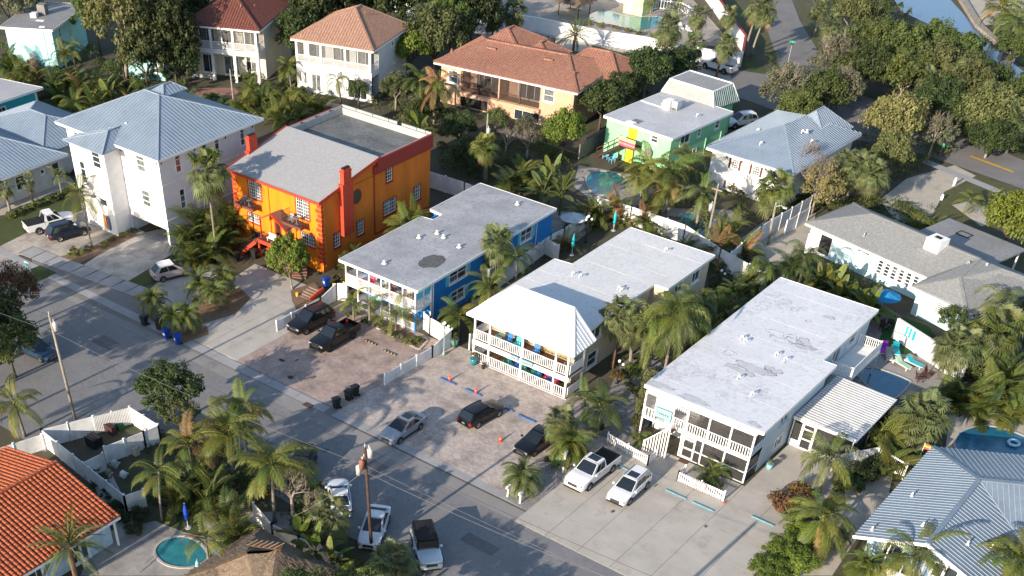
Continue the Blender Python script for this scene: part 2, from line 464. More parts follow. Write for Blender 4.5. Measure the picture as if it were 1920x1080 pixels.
DARK = mat('dark_interior', (.02, .02, .022), .8, .1)
SCREEN = mat('insect_screen', (.045, .045, .045), .7, .02, 2, alpha=.62)
SCREEN2 = mat('light_insect_screen', (.2, .2, .2), .7, .02, 2, alpha=.25)
BLKMET = mat('black_metal', (.03, .03, .03), .5, .1)
CONC = mat('grey_concrete', (.34, .335, .32), .9, .12, .7, fine=.15, stain=(.22, .21, .2), stain_scale=.45)
WOOD = mat('brown_deck_wood', (.13, .065, .04), .75, .25, 4, stretch=(1, 8, 1))
BLUEMET = mat('pale_blue_metal', (.225, .285, .355), .45, .12, .5, spec=.5, fine=.06, fscale=6)
BLUESEAM = mat('pale_blue_seam', (.27, .325, .39), .4, .04, 2, spec=.5)
GREYMET = mat('grey_metal', (.4, .42, .43), .4, .1, 4, spec=.5)
# ================================================================ the ground, roads, drives and pools
def sheet(name, pts, z, m, label=None, parent=None, world=False):
    P = pts if world else Wp(pts)
    mb = MB(); mb.face([(p[0], p[1], z) for p in P])
    me = mb.mesh(name); me.materials.append(m)
    o = link(name, me, parent); o['kind'] = 'structure'
    if label: o['label'] = label
    return o
def rect(x0, x1, y0, y1): return [(x0, y0), (x1, y0), (x1, y1), (x0, y1)]
SOIL = mat('leafy_soil', (.07, .066, .04), .95, .3, .5, col2=(.12, .105, .075), fine=.35, fscale=6, stain=(.045, .06, .02), stain_scale=.25, stain_lo=.5)
ASPH = membrane('worn_asphalt', (.205, .20, .20), (.17, .168, .17), line=(.07, .07, .07), amt=.55, wear=(.25, .24, .235))
ASPH2 = mat('old_grey_asphalt', (.20, .19, .185), .9, .1, .3, fine=.12, fscale=20, stain=(.14, .14, .14))
GRASS = mat('lawn_grass', (.045, .075, .018), .95, .2, 1.2, col2=(.075, .085, .03), fine=.35, fscale=18)
DRYG = mat('dry_grass', (.12, .105, .05), .95, .2, .8, col2=(.07, .085, .03), fine=.3, fscale=12)
SAND = mat('pale_shell_sand', (.46, .42, .35), .95, .1, .8, fine=.18, fscale=14, stain=(.32, .29, .23), stain_scale=.5)
DRIVE = mat('driveway_concrete', (.44, .41, .365), .9, .1, .4, fine=.1, fscale=16, stain=(.33, .30, .27), stain_scale=.6, stain_lo=.54)
WALK = mat('sidewalk_concrete', (.33, .33, .335), .9, .1, .6, fine=.12)
MULCH = mat('bark_mulch', (.14, .075, .04), .95, .3, 6, col2=(.28, .19, .12), fine=.4, fscale=14)
ROCK = mat('pale_pebbles', (.36, .34, .32), .9, .3, 7, col2=(.2, .19, .18), fine=.4, fscale=12)
PAV1 = paver_mat('tan_pavers', ((.46, .41, .34), (.38, .34, .30), (.52, .47, .40)), (.2, .18, .16), .24, .14)
PAV2 = paver_mat('grey_tan_pavers', ((.45, .42, .37), (.37, .35, .32), (.52, .48, .43)), (.19, .18, .17), .24, .14)
PAV3 = paver_mat('rose_pavers', ((.42, .31, .265), (.31, .24, .21), (.46, .37, .31)), (.2, .16, .14), .26, .15)
PAV4 = paver_mat('brown_grey_pavers', ((.50, .42, .36), (.36, .315, .29), (.56, .49, .42)), (.2, .175, .16), .26, .15)
PAVD = paver_mat('pool_deck_pavers', ((.34, .31, .28), (.29, .27, .25), (.37, .34, .31)), (.2, .19, .18), .4, .3)
BRICKP = paver_mat('brick_patio', ((.30, .15, .11), (.24, .12, .09), (.36, .2, .15)), (.2, .15, .12), .3, .2)
WATER = bpy.data.materials.new('pool_water'); WATER.use_nodes = True
_n = WATER.node_tree.nodes; _l = WATER.node_tree.links; _p = _n['Principled BSDF']; _p.inputs['Roughness'].default_value = .06; _p.inputs['Specular IOR Level'].default_value = .6
_w = _n.new('ShaderNodeTexNoise'); _w.inputs['Scale'].default_value = 6; _w.inputs['Distortion'].default_value = 1.2; _g = _n.new('ShaderNodeNewGeometry'); _l.new(_g.outputs['Position'], _w.inputs[0])
_bp = _n.new('ShaderNodeBump'); _bp.inputs['Strength'].default_value = .15; _bp.inputs['Distance'].default_value = .05; _l.new(_w.outputs['Fac'], _bp.inputs['Height']); _l.new(_bp.outputs[0], _p.inputs['Normal'])
_v = _n.new('ShaderNodeTexVoronoi'); _v.feature = 'SMOOTH_F1'; _v.inputs['Scale'].default_value = 1.6; _l.new(_w.outputs['Color'], _v.inputs[0]) if False else _l.new(_g.outputs['Position'], _v.inputs[0]); _m = _n.new('ShaderNodeMix'); _m.data_type = 'RGBA'; _m.blend_type = 'MULTIPLY'; _m.inputs[7].default_value = (1.9, 1.6, 1.45, 1); _l.new(_v.outputs['Distance'], _m.inputs[0]); _m.inputs[6].default_value = (.010, .10, .18, 1); _l.new(_m.outputs[2], _p.inputs['Base Color']); MATS['pool_water'] = WATER  # brighter cells paint rippling caustic light into the water colour
WATERT = WATER.copy(); WATERT.name = 'teal_pool_water'; WATERT.node_tree.nodes['Mix'].inputs[6].default_value = (.02, .15, .18, 1)
WATERC = WATER.copy(); WATERC.name = 'canal_water'; WATERC.node_tree.nodes['Mix'].inputs[6].default_value = (.02, .055, .12, 1)

sheet('ground', rect(-290, 50, -5, 330), 0, SOIL, world=True)
road = sheet('street', rect(-260, 40, 50.5, 62.2), .016, ASPH, world=True)
ROADW = mat('worn_lane_asphalt', (.26, .25, .24), .9, .08, .22, fine=.14, fscale=20, stain=(.16, .155, .155), stain_scale=.35)
sheet('street_shoulder', rect(-150, -75.5, 42, 50.5), .014, ASPH, world=True)
sheet('street_edge_strip', rect(-260, 40, 60.6, 62.1), .02, ROADW, world=True)
# concrete gutter made of long slabs
gut = sheet('gutter', rect(-260, -62, 62.2, 63.3), .02, WALK, world=True)
for x_, y_, w_, h_ in ((-86, 57.5, 2.6, 1.6), (-70.5, 53.2, 3.4, 1.1), (-52, 58.6, 1.8, 2.2), (-62, 55.4, 2.0, 1.0), (-95, 54, 4, 1.4), (-39, 56.5, 3.0, 1.2)):
    pt_ = struct('asphalt_patch', MB().prism([(x_+w_*(.5+.06*random.random())*a, y_+h_*.5*b) for a, b in ((-1, -1), (0, -1.1), (1, -1), (1.05, 0), (1, 1), (0, .95), (-1, 1.05))], .012, .021), mat('patch_asphalt', (.15, .148, .15), .9, .1, 2, fine=.2))
for x_, y_, r_ in ((-66, 66, .22), (-69.3, 67.2, .16), (-50, 70.4, .25), (-33.2, 66.8, .16), (-57, 58, .2), (-26.4, 70, .14)):
    struct('oil_stain', MB().prism([(x_+r_*math.cos(i*.5)*(.7+.5*random.random()), y_+r_*1.5*math.sin(i*.5)*(.7+.5*random.random())) for i in range(12)], .05, .0565), mat('oil_dark', (.13, .125, .12), .7, .3, 6))
for i in range(24):
    x = -150+i*3.7; part('gutter_slab', mbox(x+.02, x+3.66, 62.24, 63.26, .0, .032), WALK, gut)
def slabs(name, x0, x1, y0, y1, nx, ny, m, z=.04, gap=.015, skip=()):
    o = struct(name, mbox(x0, x1, y0, y1, 0, z-.02), mat('joint_dirt', (.12, .11, .1), .95))
    for i in range(nx):
        for j in range(ny):
            if (i, j) in skip: continue
            a, b = x0+(x1-x0)*i/nx, x0+(x1-x0)*(i+1)/nx; c, d = y0+(y1-y0)*j/ny, y0+(y1-y0)*(j+1)/ny
            part('slab', mbox(a+gap, b-gap, c+gap, d-gap, z-.03, z+random.random()*.006), m, o)
    return o
# sidewalk and drives in front of the white house
sheet('paver_drive', [(20, 400), (100, 375), (205, 400), (280, 440), (130, 500), (60, 470), (0, 492), (0, 460)], .024, PAV1)
sheet('paver_drive', [(235, 445), (322, 425), (345, 462), (232, 535), (145, 505)], .03, PAV2)
sheet('lawn', [(0, 412), (95, 370), (180, 385), (60, 432), (0, 462)], .034, GRASS)
sheet('lawn', [(232, 533), (322, 478), (350, 478), (288, 530), (258, 541)], .036, GRASS)
sheet('lawn', [(40, 512), (75, 498), (107, 512), (52, 538), (20, 540)], .036, GRASS)
sheet('mulch_bed', [(96, 487), (175, 462), (215, 440), (262, 440), (185, 478), (140, 498)], .04, MULCH)
sheet('shell_path', [(0, 380), (130, 330), (142, 345), (20, 400), (0, 405)], .03, SAND)
sheet('shoulder_paving', [(60, 470), (280, 552), (700, 735), (640, 790), (400, 677), (60, 520)], .022, ASPH2)
sw = struct('sidewalk', MB().face([(x, y, .03) for x, y in Wp([(35, 475), (62, 462), (288, 545), (258, 560)])]), mat('joint_dirt', (.12, .11, .1)))
sa_, sb_, sc_, sd2_ = [Vector((*p, 0)) for p in Wp([(35, 476), (258, 559), (288, 545), (62, 463)])]
for i in range(9):
    p, q, r, s_ = sa_.lerp(sb_, i/9+.004), sa_.lerp(sb_, (i+1)/9-.004), sd2_.lerp(sc_, (i+1)/9-.004), sd2_.lerp(sc_, i/9+.004)
    part('slab', MB().prism([(v.x, v.y) for v in (p, q, r, s_)], .02, .045), WALK, sw)
# concrete drive of the orange house
sheet('concrete_drive', [(262, 560), (350, 480), (440, 520), (478, 495), (600, 545), (640, 640), (518, 700), (430, 672), (330, 600)], .026, DRIVE)
slabs('drive_apron', -80.5, -73.6, 63.4, 74.8, 3, 5, DRIVE, z=.044)
sheet('mulch_bed', [(362, 560), (450, 540), (470, 560), (440, 590), (372, 610), (355, 585)], .05, MULCH)
sheet('mulch_bed', [(330, 600), (388, 612), (392, 628), (340, 646), (312, 630)], .05, MULCH)
sheet('mulch_bed', [(545, 545), (590, 530), (620, 560), (560, 590), (548, 565)], .05, MULCH)
# rose pavers of the blue house and grey-brown pavers of the motel
sheet('rose_paver_drive', rect(-73.6, -60.3, 63.4, 79.0), .03, PAV3, world=True)
sheet('paver_forecourt', rect(-60.3, -44.6, 62.3, 79.5), .034, PAV4, world=True)
sheet('paver_forecourt', rect(-44.6, -37.6, 62.3, 79.5), .034, PAV4, world=True)
sheet('paver_forecourt_edge', rect(-60.3, -37.6, 62.3, 63.2), .04, WALK, world=True)
sheet('rock_bed', [(948, 905), (1000, 868), (1040, 872), (1040, 915), (990, 960), (950, 935)], .05, ROCK)
sheet('gravel_path', [(1110, 812), (1160, 690), (1215, 640), (1250, 700), (1215, 800), (1160, 830)], .05, ROCK)
bd_ = sheet('mulch_bed', [(706, 616), (724, 602), (802, 640), (786, 657)], .05, MULCH)
for a_, b_ in zip(((706, 616), (786, 657), (802, 640)), ((786, 657), (802, 640), (795, 634))):
    p_, q_ = W(*a_), W(*b_); n_ = int((q_-p_).length/.28)
    for i in range(n_): v_ = p_.lerp(q_, (i+.5)/n_); part('edging_stone', MB().prism([(v_.x+.13*math.cos(k*1.05+i), v_.y+.11*math.sin(k*1.05+i)) for k in range(6)], .05, .13+.04*random.random()), mat('pale_stone', (.5, .46, .4), .9, .15, 5), bd_)
# big concrete apron of the flat roofed house
slabs('concrete_apron', -38.6, -20.6, 60.6, 76.9, 6, 5, DRIVE, z=.05)
slabs('side_drive', -26.6, -20.6, 76.9, 85, 2, 3, DRIVE, z=.05)
sheet('sand_yard', [(1500, 1080), (1560, 960), (1620, 930), (1640, 960), (1560, 1080)], .04, SAND)
sheet('sand_yard', [(1580, 880), (1680, 860), (1660, 960), (1590, 1000)], .044, SAND)
sheet('sand_yard', [(1780, 780), (1830, 740), (1920, 755), (1920, 860), (1770, 860)], .044, SAND)
# south side yards
sheet('pool_deck', [(150, 1080), (190, 1000), (345, 965), (420, 960), (560, 960), (620, 1080)], .03, PAVD)
sheet('path', [(170, 900), (210, 890), (260, 990), (225, 1010)], .036, DRIVE)
sheet('lawn', [(285, 975), (345, 935), (375, 975), (400, 1010), (350, 1000)], .034, GRASS)
sheet('pool_deck', [(1585, 700), (1640, 640), (1780, 690), (1740, 760), (1680, 745), (1600, 760)], .034, PAVD)
sheet('lawn', Wp([(1655, 620), (1690, 595), (1740, 612), (1760, 640), (1700, 665), (1640, 660)]), .05, mat('artificial_turf', (.012, .06, .012), .95, .1), world=True)
sheet('patio', [(1540, 600), (1640, 560), (1700, 600), (1650, 640), (1600, 640)], .04, mat('patio_grey', (.16, .15, .15), .9, .15, 1))
sheet('shell_yard', [(1360, 470), (1440, 410), (1530, 400), (1510, 470), (1450, 500)], .03, SAND)
# second street, junction and the road along the canal
sheet('back_street', [(1300, 140), (1560, 250), (1640, 215), (1500, 175), (1380, 120)], .016, ASPH2)
sheet('canal_road', [(1380, -60), (1462, -60), (1500, 40), (1590, 190), (1470, 150), (1440, 60)], .03, ASPH2)
sheet('canal_road', [(1370, 130), (1470, 145), (1600, 175), (1700, 205), (1790, 248), (1950, 314), (1950, 366), (1738, 292), (1600, 262), (1370, 178)], .045, ASPH2)
sheet('yellow_centre_line', [(1820, 292), (1900, 322), (1899, 324.5), (1819, 294.5)], .055, mat('yellow_paint', (.6, .35, .02), .7))
sheet('grass_verge', [(1340, 0), (1385, 0), (1440, 60), (1478, 105), (1460, 135), (1400, 60)], .024, DRYG)
sheet('grass_verge', [(1385, 110), (1430, 125), (1450, 150), (1380, 140)], .024, GRASS)
sheet('grass_verge', [(1500, 0), (1560, 60), (1550, 120), (1510, 60)], .024, DRYG)
sheet('shell_drive', [(1650, 375), (1700, 335), (1790, 310), (1830, 330), (1770, 360), (1740, 420), (1690, 430)], .024, SAND)
sheet('lawn', [(1735, 370), (1800, 325), (1930, 355), (1930, 430), (1770, 425)], .022, DRYG)
sheet('footpath', [(1735, 298), (1930, 378), (1930, 388), (1728, 305)], .028, WALK)
sheet('sand_bed', [(1785, 385), (1820, 375), (1880, 410), (1840, 425)], .03, SAND)
sheet('resort_deck', [(880, 0), (1100, 0), (1300, 0), (1380, 90), (1250, 80), (1000, 40)], .02, mat('resort_paving', (.36, .32, .28), .9, .12, .5))
sheet('resort_paving', [(760, 0), (900, 20), (1000, 60), (1260, 110), (1380, 130), (1370, 160), (1180, 120), (1100, 100), (920, 70), (760, 30)], .026, DRIVE)
sheet('lawn', [(1110, 85), (1190, 105), (1180, 125), (1110, 110)], .03, GRASS)
sheet('canal', [(1640, -60), (1785, -60), (1782, 0), (1828, 50), (1880, 105), (1940, 150), (1940, 185), (1860, 130), (1800, 80), (1750, 50), (1690, 22)], .05, WATERC)
sheet('lawn', [(1840, 50), (1940, 50), (1940, 140), (1885, 100)], .06, GRASS); sheet('sand_yard', [(1792, -60), (1940, -60), (1940, 48), (1842, 48), (1798, 0)], .055, SAND)
struct('seawall', MB().prism(Wp([(1783, -20), (1797, -20), (1838, 48), (1890, 98), (1886, 102), (1828, 52)]), 0, .5), mat('dock_wood', (.32, .28, .23), .9, .2, 2))
def curb_pool(label, pts, water, dz=.05, rim=mat('pool_coping', (.42, .38, .33), .8, .1, 3)):
    t = thing('swimming_pool', label, 'pool')
    P = Wp(pts); c = Vector((sum(p[0] for p in P)/len(P), sum(p[1] for p in P)/len(P)))
    Q = []
    for i in range(len(P)):            # Catmull-Rom for a smooth outline
        p0, p1, p2, p3 = [Vector(P[(i+k-1) % len(P)]) for k in range(4)]
        for s in range(5):
            u = s/5; Q.append(.5*((2*p1)+(-p0+p2)*u+(2*p0-5*p1+4*p2-p3)*u*u+(-p0+3*p1-3*p2+p3)*u**3))
    w = MB(); w.face([(q.x, q.y, dz-.0) for q in Q]); part('water', w, water, t)
    r = MB(); n = len(Q)
    for i in range(n):
        a, b = Q[i], Q[(i+1) % n]; ao, bo = a+(a-c).normalized()*.2, b+(b-c).normalized()*.2
        for z0, z1, p, q in ((dz+.06, dz+.06, (a, b), (bo, ao)),): r.face([(a.x, a.y, z0), (b.x, b.y, z0), (bo.x, bo.y, z0), (ao.x, ao.y, z0)])
        r.face([(a.x, a.y, dz-.05), (b.x, b.y, dz-.05), (b.x, b.y, dz+.06), (a.x, a.y, dz+.06)]); r.face([(ao.x, ao.y, 0), (bo.x, bo.y, 0), (bo.x, bo.y, dz+.06), (ao.x, ao.y, dz+.06)])
    part('coping', r, rim, t)
curb_pool('small round blue green plunge pool beside the thatched hut', [(292, 1035), (310, 1014), (345, 1008), (375, 1022), (388, 1048), (355, 1064), (312, 1058)], WATERT)
curb_pool('dark blue pool behind the lean-to of the white flat roofed house', [(1607, 700), (1640, 692), (1698, 712), (1702, 722), (1670, 750), (1640, 735)], WATER)
curb_pool('dark blue curved pool above the grey metal roof at right', [(1798, 815), (1850, 800), (1920, 820), (1945, 850), (1880, 860), (1800, 850)], WATER)
curb_pool('teal free-form pool behind the palms near the green house', [(1100, 335), (1120, 322), (1160, 328), (1175, 345), (1140, 365), (1110, 360)], WATERT)
curb_pool('long kidney shaped resort pool at the top of the view', [(1105, 28), (1130, 20), (1180, 32), (1235, 32), (1240, 45), (1200, 58), (1150, 45), (1110, 40)], WATERT)
curb_pool('teal pool glimpsed between palms behind the cream motel', [(1275, 405), (1310, 400), (1340, 415), (1325, 440), (1285, 430)], WATERT)
curb_pool('round turquoise pool on the brick patio of the cream house', [(365, 188), (395, 178), (425, 186), (432, 200), (400, 206), (370, 200)], WATERT)
curb_pool('small teal pool behind the blue house', [(1022, 432), (1040, 428), (1050, 445), (1032, 455), (1020, 448)], WATERT)
sheet('brick_patio', [(355, 165), (440, 165), (480, 200), (470, 230), (400, 215), (350, 195)], .03, BRICKP)
sheet('patio', [(570, 185), (660, 200), (700, 215), (650, 240), (570, 215)], .03, PAVD)
sheet('pool_deck', [(1085, 310), (1200, 330), (1220, 370), (1130, 390), (1075, 350)], .03, PAVD)
sheet('pool_deck', [(1005, 400), (1100, 395), (1110, 430), (1060, 470), (1010, 470)], .03, PAVD)
sheet('pool_deck', [(1240, 390), (1400, 395), (1370, 450), (1240, 440)], .028, PAVD)
# ================================================================ front row of houses (each root is its front left ground corner)
# ---- white flat roofed house with screened porches
def house_flat():
    X0, Y0 = -37.2, 77.2
    t = thing('beach_house', 'long white two storey house with stained flat roof and screened double porch', 'house', (X0, Y0, 0))
    wm = mat('pale_blue_siding', (.46, .55, .62), .6, .06, 1.5)
    roofm = membrane('stained_white_membrane', (.66, .67, .69), (.61, .62, .65), line=(.28, .28, .29), amt=.75, wear=(.38, .39, .40))
    D = 25.4; Wd = 10.4
    poly = [(-.4, .3), (10.75, .3), (10.75, 13.75), (9.45, 13.75), (9.45, 25.6), (-.5, 25.6)]
    r = flat_roof(t, poly, 5.1, .26, roofm, WHITE)
    # membrane sheets with lapped joints
    rd = random.Random(5); y = .36
    while y < 25.2:
        x = -.3-rd.random()*2; yy = min(y+1.9, 25.5)
        while x < 10.6:
            x2 = x+rd.choice([3.6, 5.2, 4.4]); a, b = max(x, -.34), min(x2, 10.68 if yy < 13.7 else 9.4)
            if b > a+.2: part('membrane_sheet', mbox(a+.01, b-.01, y+.01, yy-.01, 5.1, 5.106+rd.random()*.006), roofm, r)
            x = x2
        y += 1.9
    wall(t, wm, 'E', 10.3, 2.4, 13.5, 0, 4.85, ops=[(4.9, 6.5, 3.15, 4.15), (5.0, 6.5, .75, 1.75)])
    window(t, 'E', 10.3, (4.9, 6.5, 3.15, 4.15), TRIM, GLASS, 2, 1, mc=wm); window(t, 'E', 10.3, (5.0, 6.5, .75, 1.75), TRIM, GLASS, 2, 1)
    wall(t, wm, 'N', 13.5, 9.1, 10.3, 0, 4.85); 
    wall(t, wm, 'E', 9.1, 13.5, D, 0, 4.85, ops=[(17.5, 19.3, 2.5, 4.5), (21, 22.4, 3.2, 4.3), (16, 18, .05, 2.1)])
    window(t, 'E', 9.1, (17.5, 19.3, 2.5, 4.5), TRIM, GLASS, 2, 1, sill=False); window(t, 'E', 9.1, (21, 22.4, 3.2, 4.3), TRIM, GLASS, 1, 2); window(t, 'E', 9.1, (16, 18, .05, 2.1), TRIM, GLASS, 2, 1, sill=False)
    wall(t, wm, 'N', D, 0, 9.1, 0, 4.85)
    wall(t, wm, 'W', 0, 2.4, D, 0, 4.85, ops=[(6, 7.2, 3.2, 4.3), (12, 13.2, 3.2, 4.3), (18, 19.2, 3.2, 4.3)])
    for a in (6, 12, 18): window(t, 'W', 0, (a, a+1.2, 3.2, 4.3), TRIM, GLASS, 1, 2)
    wall(t, WHITE, 'S', 2.4, 0, 10.3, 0, 4.85, ops=[(5, 6.4, 3.1, 4.4), (7.6, 9.4, 2.5, 4.5), (7, 9, .2, 2.1), (1.6, 2.5, 2.5, 4.45)])
    window(t, 'S', 2.4, (5, 6.4, 3.1, 4.4), TRIM, GLASS, 2, 1); window(t, 'S', 2.4, (7.6, 9.4, 2.5, 4.5), TRIM, GLASS, 2, 1, sill=False)
    window(t, 'S', 2.4, (7, 9, .2, 2.1), TRIM, GLASS, 2, 1, sill=False); window(t, 'S', 2.4, (1.6, 2.5, 2.5, 4.45), TRIM, GLASS, 1, 1, sill=False)
    # upper porch deck, posts, rails
    part('porch_floor', mbox(0, 10.3, 0.0, 2.38, 2.2, 2.45), WHITE, t)
    part('porch_beam', MB().box(0, 10.3, -.04, .14, 4.66, 4.84).box(10.16, 10.34, .14, 2.38, 4.66, 4.84), WHITE, t)
    up = [0.06, 1.15, 2.85, 4.2, 6.2, 8.2, 10.24]
    for u in up: part('post', mbox(u-.075, u+.075, -.02, .13, 2.45, 4.66), WHITE, t)
    lo = [4.05, 5.4, 6.05, 8.1, 10.24]
    for u in (0.06, 4.05, 6.05, 8.1, 10.24): part('post', mbox(u-.07, u+.07, -.02, .12, 0, 2.2), WHITE, t)
    part('post', mbox(10.17, 10.33, 2.2, 2.36, 0, 4.66), wm, t)
    for a, b in zip(up[3:-1], up[4:]):
        railing(t, [(a+.08, -.06), (b-.08, -.06)], 2.5, .95, WHITE, sp=.21, bw=.07)
        part('screen', mbox(a+.08, b-.08, .05, .055, 2.45, 4.66), SCREEN, t)
    for a, b in ((2.93, 4.12),): 
        railing(t, [(a, -.06), (b, -.06)], 2.5, .95, WHITE, sp=.2, bw=.07)
    railing(t, [(.14, -.06), (1.08, -.06)], 2.4, .95, WHITE, sp=.25, bw=.1)
    # slatted valance and white privacy panel in the left bays
    part('privacy_panel', mbox(1.24, 2.15, -.02, .02, 3.1, 4.64), WHITE, t)
    for i in range(4): part('slat', mbox(2.2+i*.17, 2.3+i*.17, -.03, .01, 2.5, 4.6), WHITE, t)
    for i in range(6): part('slat', mbox(2.98+i*.2, 3.08+i*.2, -.03, .0, 4.25, 4.64), WHITE, t)
    part('mid_rail', mbox(2.1, 2.85, -.07, -.03, 3.55, 3.68), WHITE, t)
    part('screen', mbox(.14, 1.08, .05, .055, 2.45, 4.66), SCREEN2, t)
    # lower screened porch
    for a, b in ((6.12, 8.03), (8.17, 10.17)):
        part('screen', mbox(a, b, .05, .055, 0.05, 2.2), SCREEN, t)
        part('mid_rail', mbox(a, b, -.01, .09, .98, 1.06), WHITE, t)
    part('screen', mbox(5.43, 5.98, .05, .055, 0.05, 2.2), SCREEN, t); part('mid_rail', mbox(5.43, 5.98, -.01, .09, .98, 1.06), WHITE, t)
    d = MB(); fbox(d, 'S', 0, 4.2, 4.34, .03, 2.17, -.1, .03); fbox(d, 'S', 0, 5.26, 5.4, .03, 2.17, -.1, .03)
    for z0, z1 in ((.03, .2), (.95, 1.08), (1.85, 2.0), (2.12, 2.17)): fbox(d, 'S', 0, 4.34, 5.26, z0, z1, -.1, .03)
    sd_ = part('screen_door', d, WHITE, t); part('screen', mbox(4.34, 5.26, .05, .055, .2, 2.12), SCREEN, sd_); part('handle', mbox(4.38, 4.42, -.08, -.03, .95, 1.15), GREYMET, sd_)
    part('kick_board', mbox(4.2, 10.17, -.01, .09, 0, .045), WHITE, t)
    part('screen', mbox(10.25, 10.255, .13, 2.2, 0.05, 2.2), SCREEN, t); part('screen', mbox(10.25, 10.255, .13, 2.2, 3.4, 4.66), SCREEN, t)
    part('side_panel', mbox(10.2, 10.26, .13, 2.2, 2.45, 3.4), wm, t); part('mid_rail', mbox(10.22, 10.3, .13, 2.2, 2.2, 2.45), WHITE, t)
    part('mid_rail', mbox(10.22, 10.3, .13, 2.2, .98, 1.06), wm, t)
    # stair from the ground to the upper porch, boxed in by slats
    st = MB(); n = 9
    for i in range(n): z = 2.45*(i+1)/n; st.box(1.4+i*.21, 1.4+(i+1)*.21+.05, -1.15, -.2, z-.05, z)
    st.bar((1.3, -1.17, .05), (3.35, -1.17, 2.45), .06, .26); st.bar((1.3, -.17, .05), (3.35, -.17, 2.45), .06, .26)
    part('stair', st, WOOD, t)
    part('handrail', MB().bar((1.3, -1.22, 1.0), (3.4, -1.22, 3.25), .07, .09).bar((3.4, -1.22, 3.25), (3.4, -.1, 3.25), .07, .09), WHITE, t)
    for i in range(9):
        x = 1.35+i*.25; part('slat', mbox(x, x+.11, -1.3, -1.26, .12, 1.05+i*.26), WHITE, t)
    for x in (1.3, 3.45): part('post', mbox(x-.06, x+.06, -1.38, -1.26, 0, 1.1 if x < 2 else 3.3), WHITE, t)
    # sign hung on the porch
    sg = thing('hanging_sign', 'pale aqua sign with thin script lettering on the white porch above the stair', 'sign', (X0+1.28, Y0-.2, 2.95))
    part('board', mbox(0, 1.5, 0, .05, 0, .92), mat('aqua_board', (.26, .42, .43), .5, .05), sg)
    strokes(sg, 'S', 0, .12, 1.38, .32, .66, .0, mat('grey_lettering', (.04, .06, .07), .6)); 
    part('frame', MB().box(-.03, 1.53, -.02, 0, .9, .95).box(-.03, 1.53, -.02, 0, -.04, .01).box(-.04, 0, -.02, 0, 0, .9).box(1.5, 1.54, -.02, 0, 0, .9), mat('aqua_trim', (.10, .24, .27), .5), sg)
    sm_ = mat('water_mark', (.20, .20, .21), .9, .3, 3, alpha=.55); sf_ = mat('ponding_stain', (.42, .425, .43), .85, .2, 2, alpha=.2); rd = random.Random(8)
    for cx, cy, rx, ry, fl in ((5.6, 8.6, 1.5, .8, 1), (6.9, 9.4, .7, .6, 1), (4.6, 7.7, 1.3, .5, 1), (5.0, 14.6, .9, .5, 0), (6.0, 15.2, .7, .5, 0), (6.8, 15.6, .8, .6, 1), (5.6, 15.8, .5, .4, 0), (7.2, 14.8, .9, .4, 1), (4.2, 15.4, 1.0, .5, 0), (2.6, 9.6, .6, .4, 0), (3.4, 20.6, .5, .3, 0), (6.6, 21.3, .45, .35, 1), (2.2, 21.6, .5, .25, 0), (8.0, 11.2, .9, .3, 0), (5.4, 19.4, .3, .2, 0), (.6, 1.0, 1.2, .4, 1), (4.0, .9, 1.6, .35, 1), (9.6, .9, .5, .3, 1)):
        ph = [rd.uniform(0, 6.28) for _ in range(5)]; ring = []
        for i in range(40):
            a = i*2*math.pi/40; k = 1+.22*math.sin(2*a+ph[0])+.16*math.sin(3*a+ph[1])+.1*math.sin(7*a+ph[2])+.07*math.sin(11*a+ph[3]); ring.append((cx+rx*k*math.cos(a), cy+ry*k*math.sin(a), k))
        mb = MB()
        for i in range(40):
            a, b = ring[i], ring[(i+1) % 40]; w = .03+.035*(1+math.sin(i*.5+ph[4])); s = 1-w/max(rx, ry)
            A2, B2 = (cx+(a[0]-cx)*s, cy+(a[1]-cy)*s), (cx+(b[0]-cx)*s, cy+(b[1]-cy)*s); mb.face([(a[0], a[1], 5.122), (b[0], b[1], 5.122), (B2[0], B2[1], 5.122), (A2[0], A2[1], 5.122)])
        part('water_mark', mb, sm_, r)
        if fl: part('ponding_stain', MB().face([(q[0], q[1], 5.118) for q in ring]), sf_, r)
    # vents and antennas
    for x, y, k in ((2.2, 12.4, 1), (2.7, 12.1, 1), (5.9, 11.8, 1), (6.9, 11.5, 1), (7.3, 4.6, 1), (5.2, 6.2, 1)): vent(t, x, y, 5.1, WHITE, k)
    # rear balcony on the east side
    part('balcony_floor', mbox(9.14, 11.4, 17.2, 23.6, 2.2, 2.42), WHITE, t)
    railing(t, [(9.2, 17.3), (11.3, 17.3), (11.3, 23.5), (9.2, 23.5)], 2.42, 1.0, WHITE, sp=.18, bw=.06, post=WHITE)
    for y in (17.35, 20.4, 23.45): part('post', mbox(11.2, 11.34, y-.07, y+.07, 0, 2.2), wm, t)
    # screened lean-to with corrugated metal roof
    cp = thing('carport_annex', 'screened lean-to with white ribbed metal roof beside the flat roofed house', 'annex', (X0+10.46, Y0+7.4, 0))
    cor = mat('white_ribbed_metal', (.62, .62, .61), .4, .08, 1); 
    P = [(0, .2, 2.95), (5.55, .2, 2.75), (5.55, 8.6, 2.75), (0, 8.6, 2.95)]
    rr = roof_plane(cp, P, mat('shade_toned_valley', (.30, .31, .33), .45, .1), .06); lines, n = _clip_lines(P, .38, along=(1, 0, 0))  # valley sheet coloured darker, shade between the ribs put into its tone
    for a, b in lines: ubar('rib', a, b, .19, .09, cor, rr, up=n, lift=.045)
    part('fascia', MB().box(-.02, 5.6, .1, .2, 2.66, 2.96).box(5.56, 5.64, .2, 8.6, 2.62, 2.8), WHITE, cp)
    for x in (.06, .9, 2.1, 5.4): part('post', mbox(x-.05, x+.05, .3, .4, 0, 2.7), WHITE, cp)
    for y in (4.2, 8.3): part('post', mbox(5.35, 5.45, y-.05, y+.05, 0, 2.7), WHITE, cp)
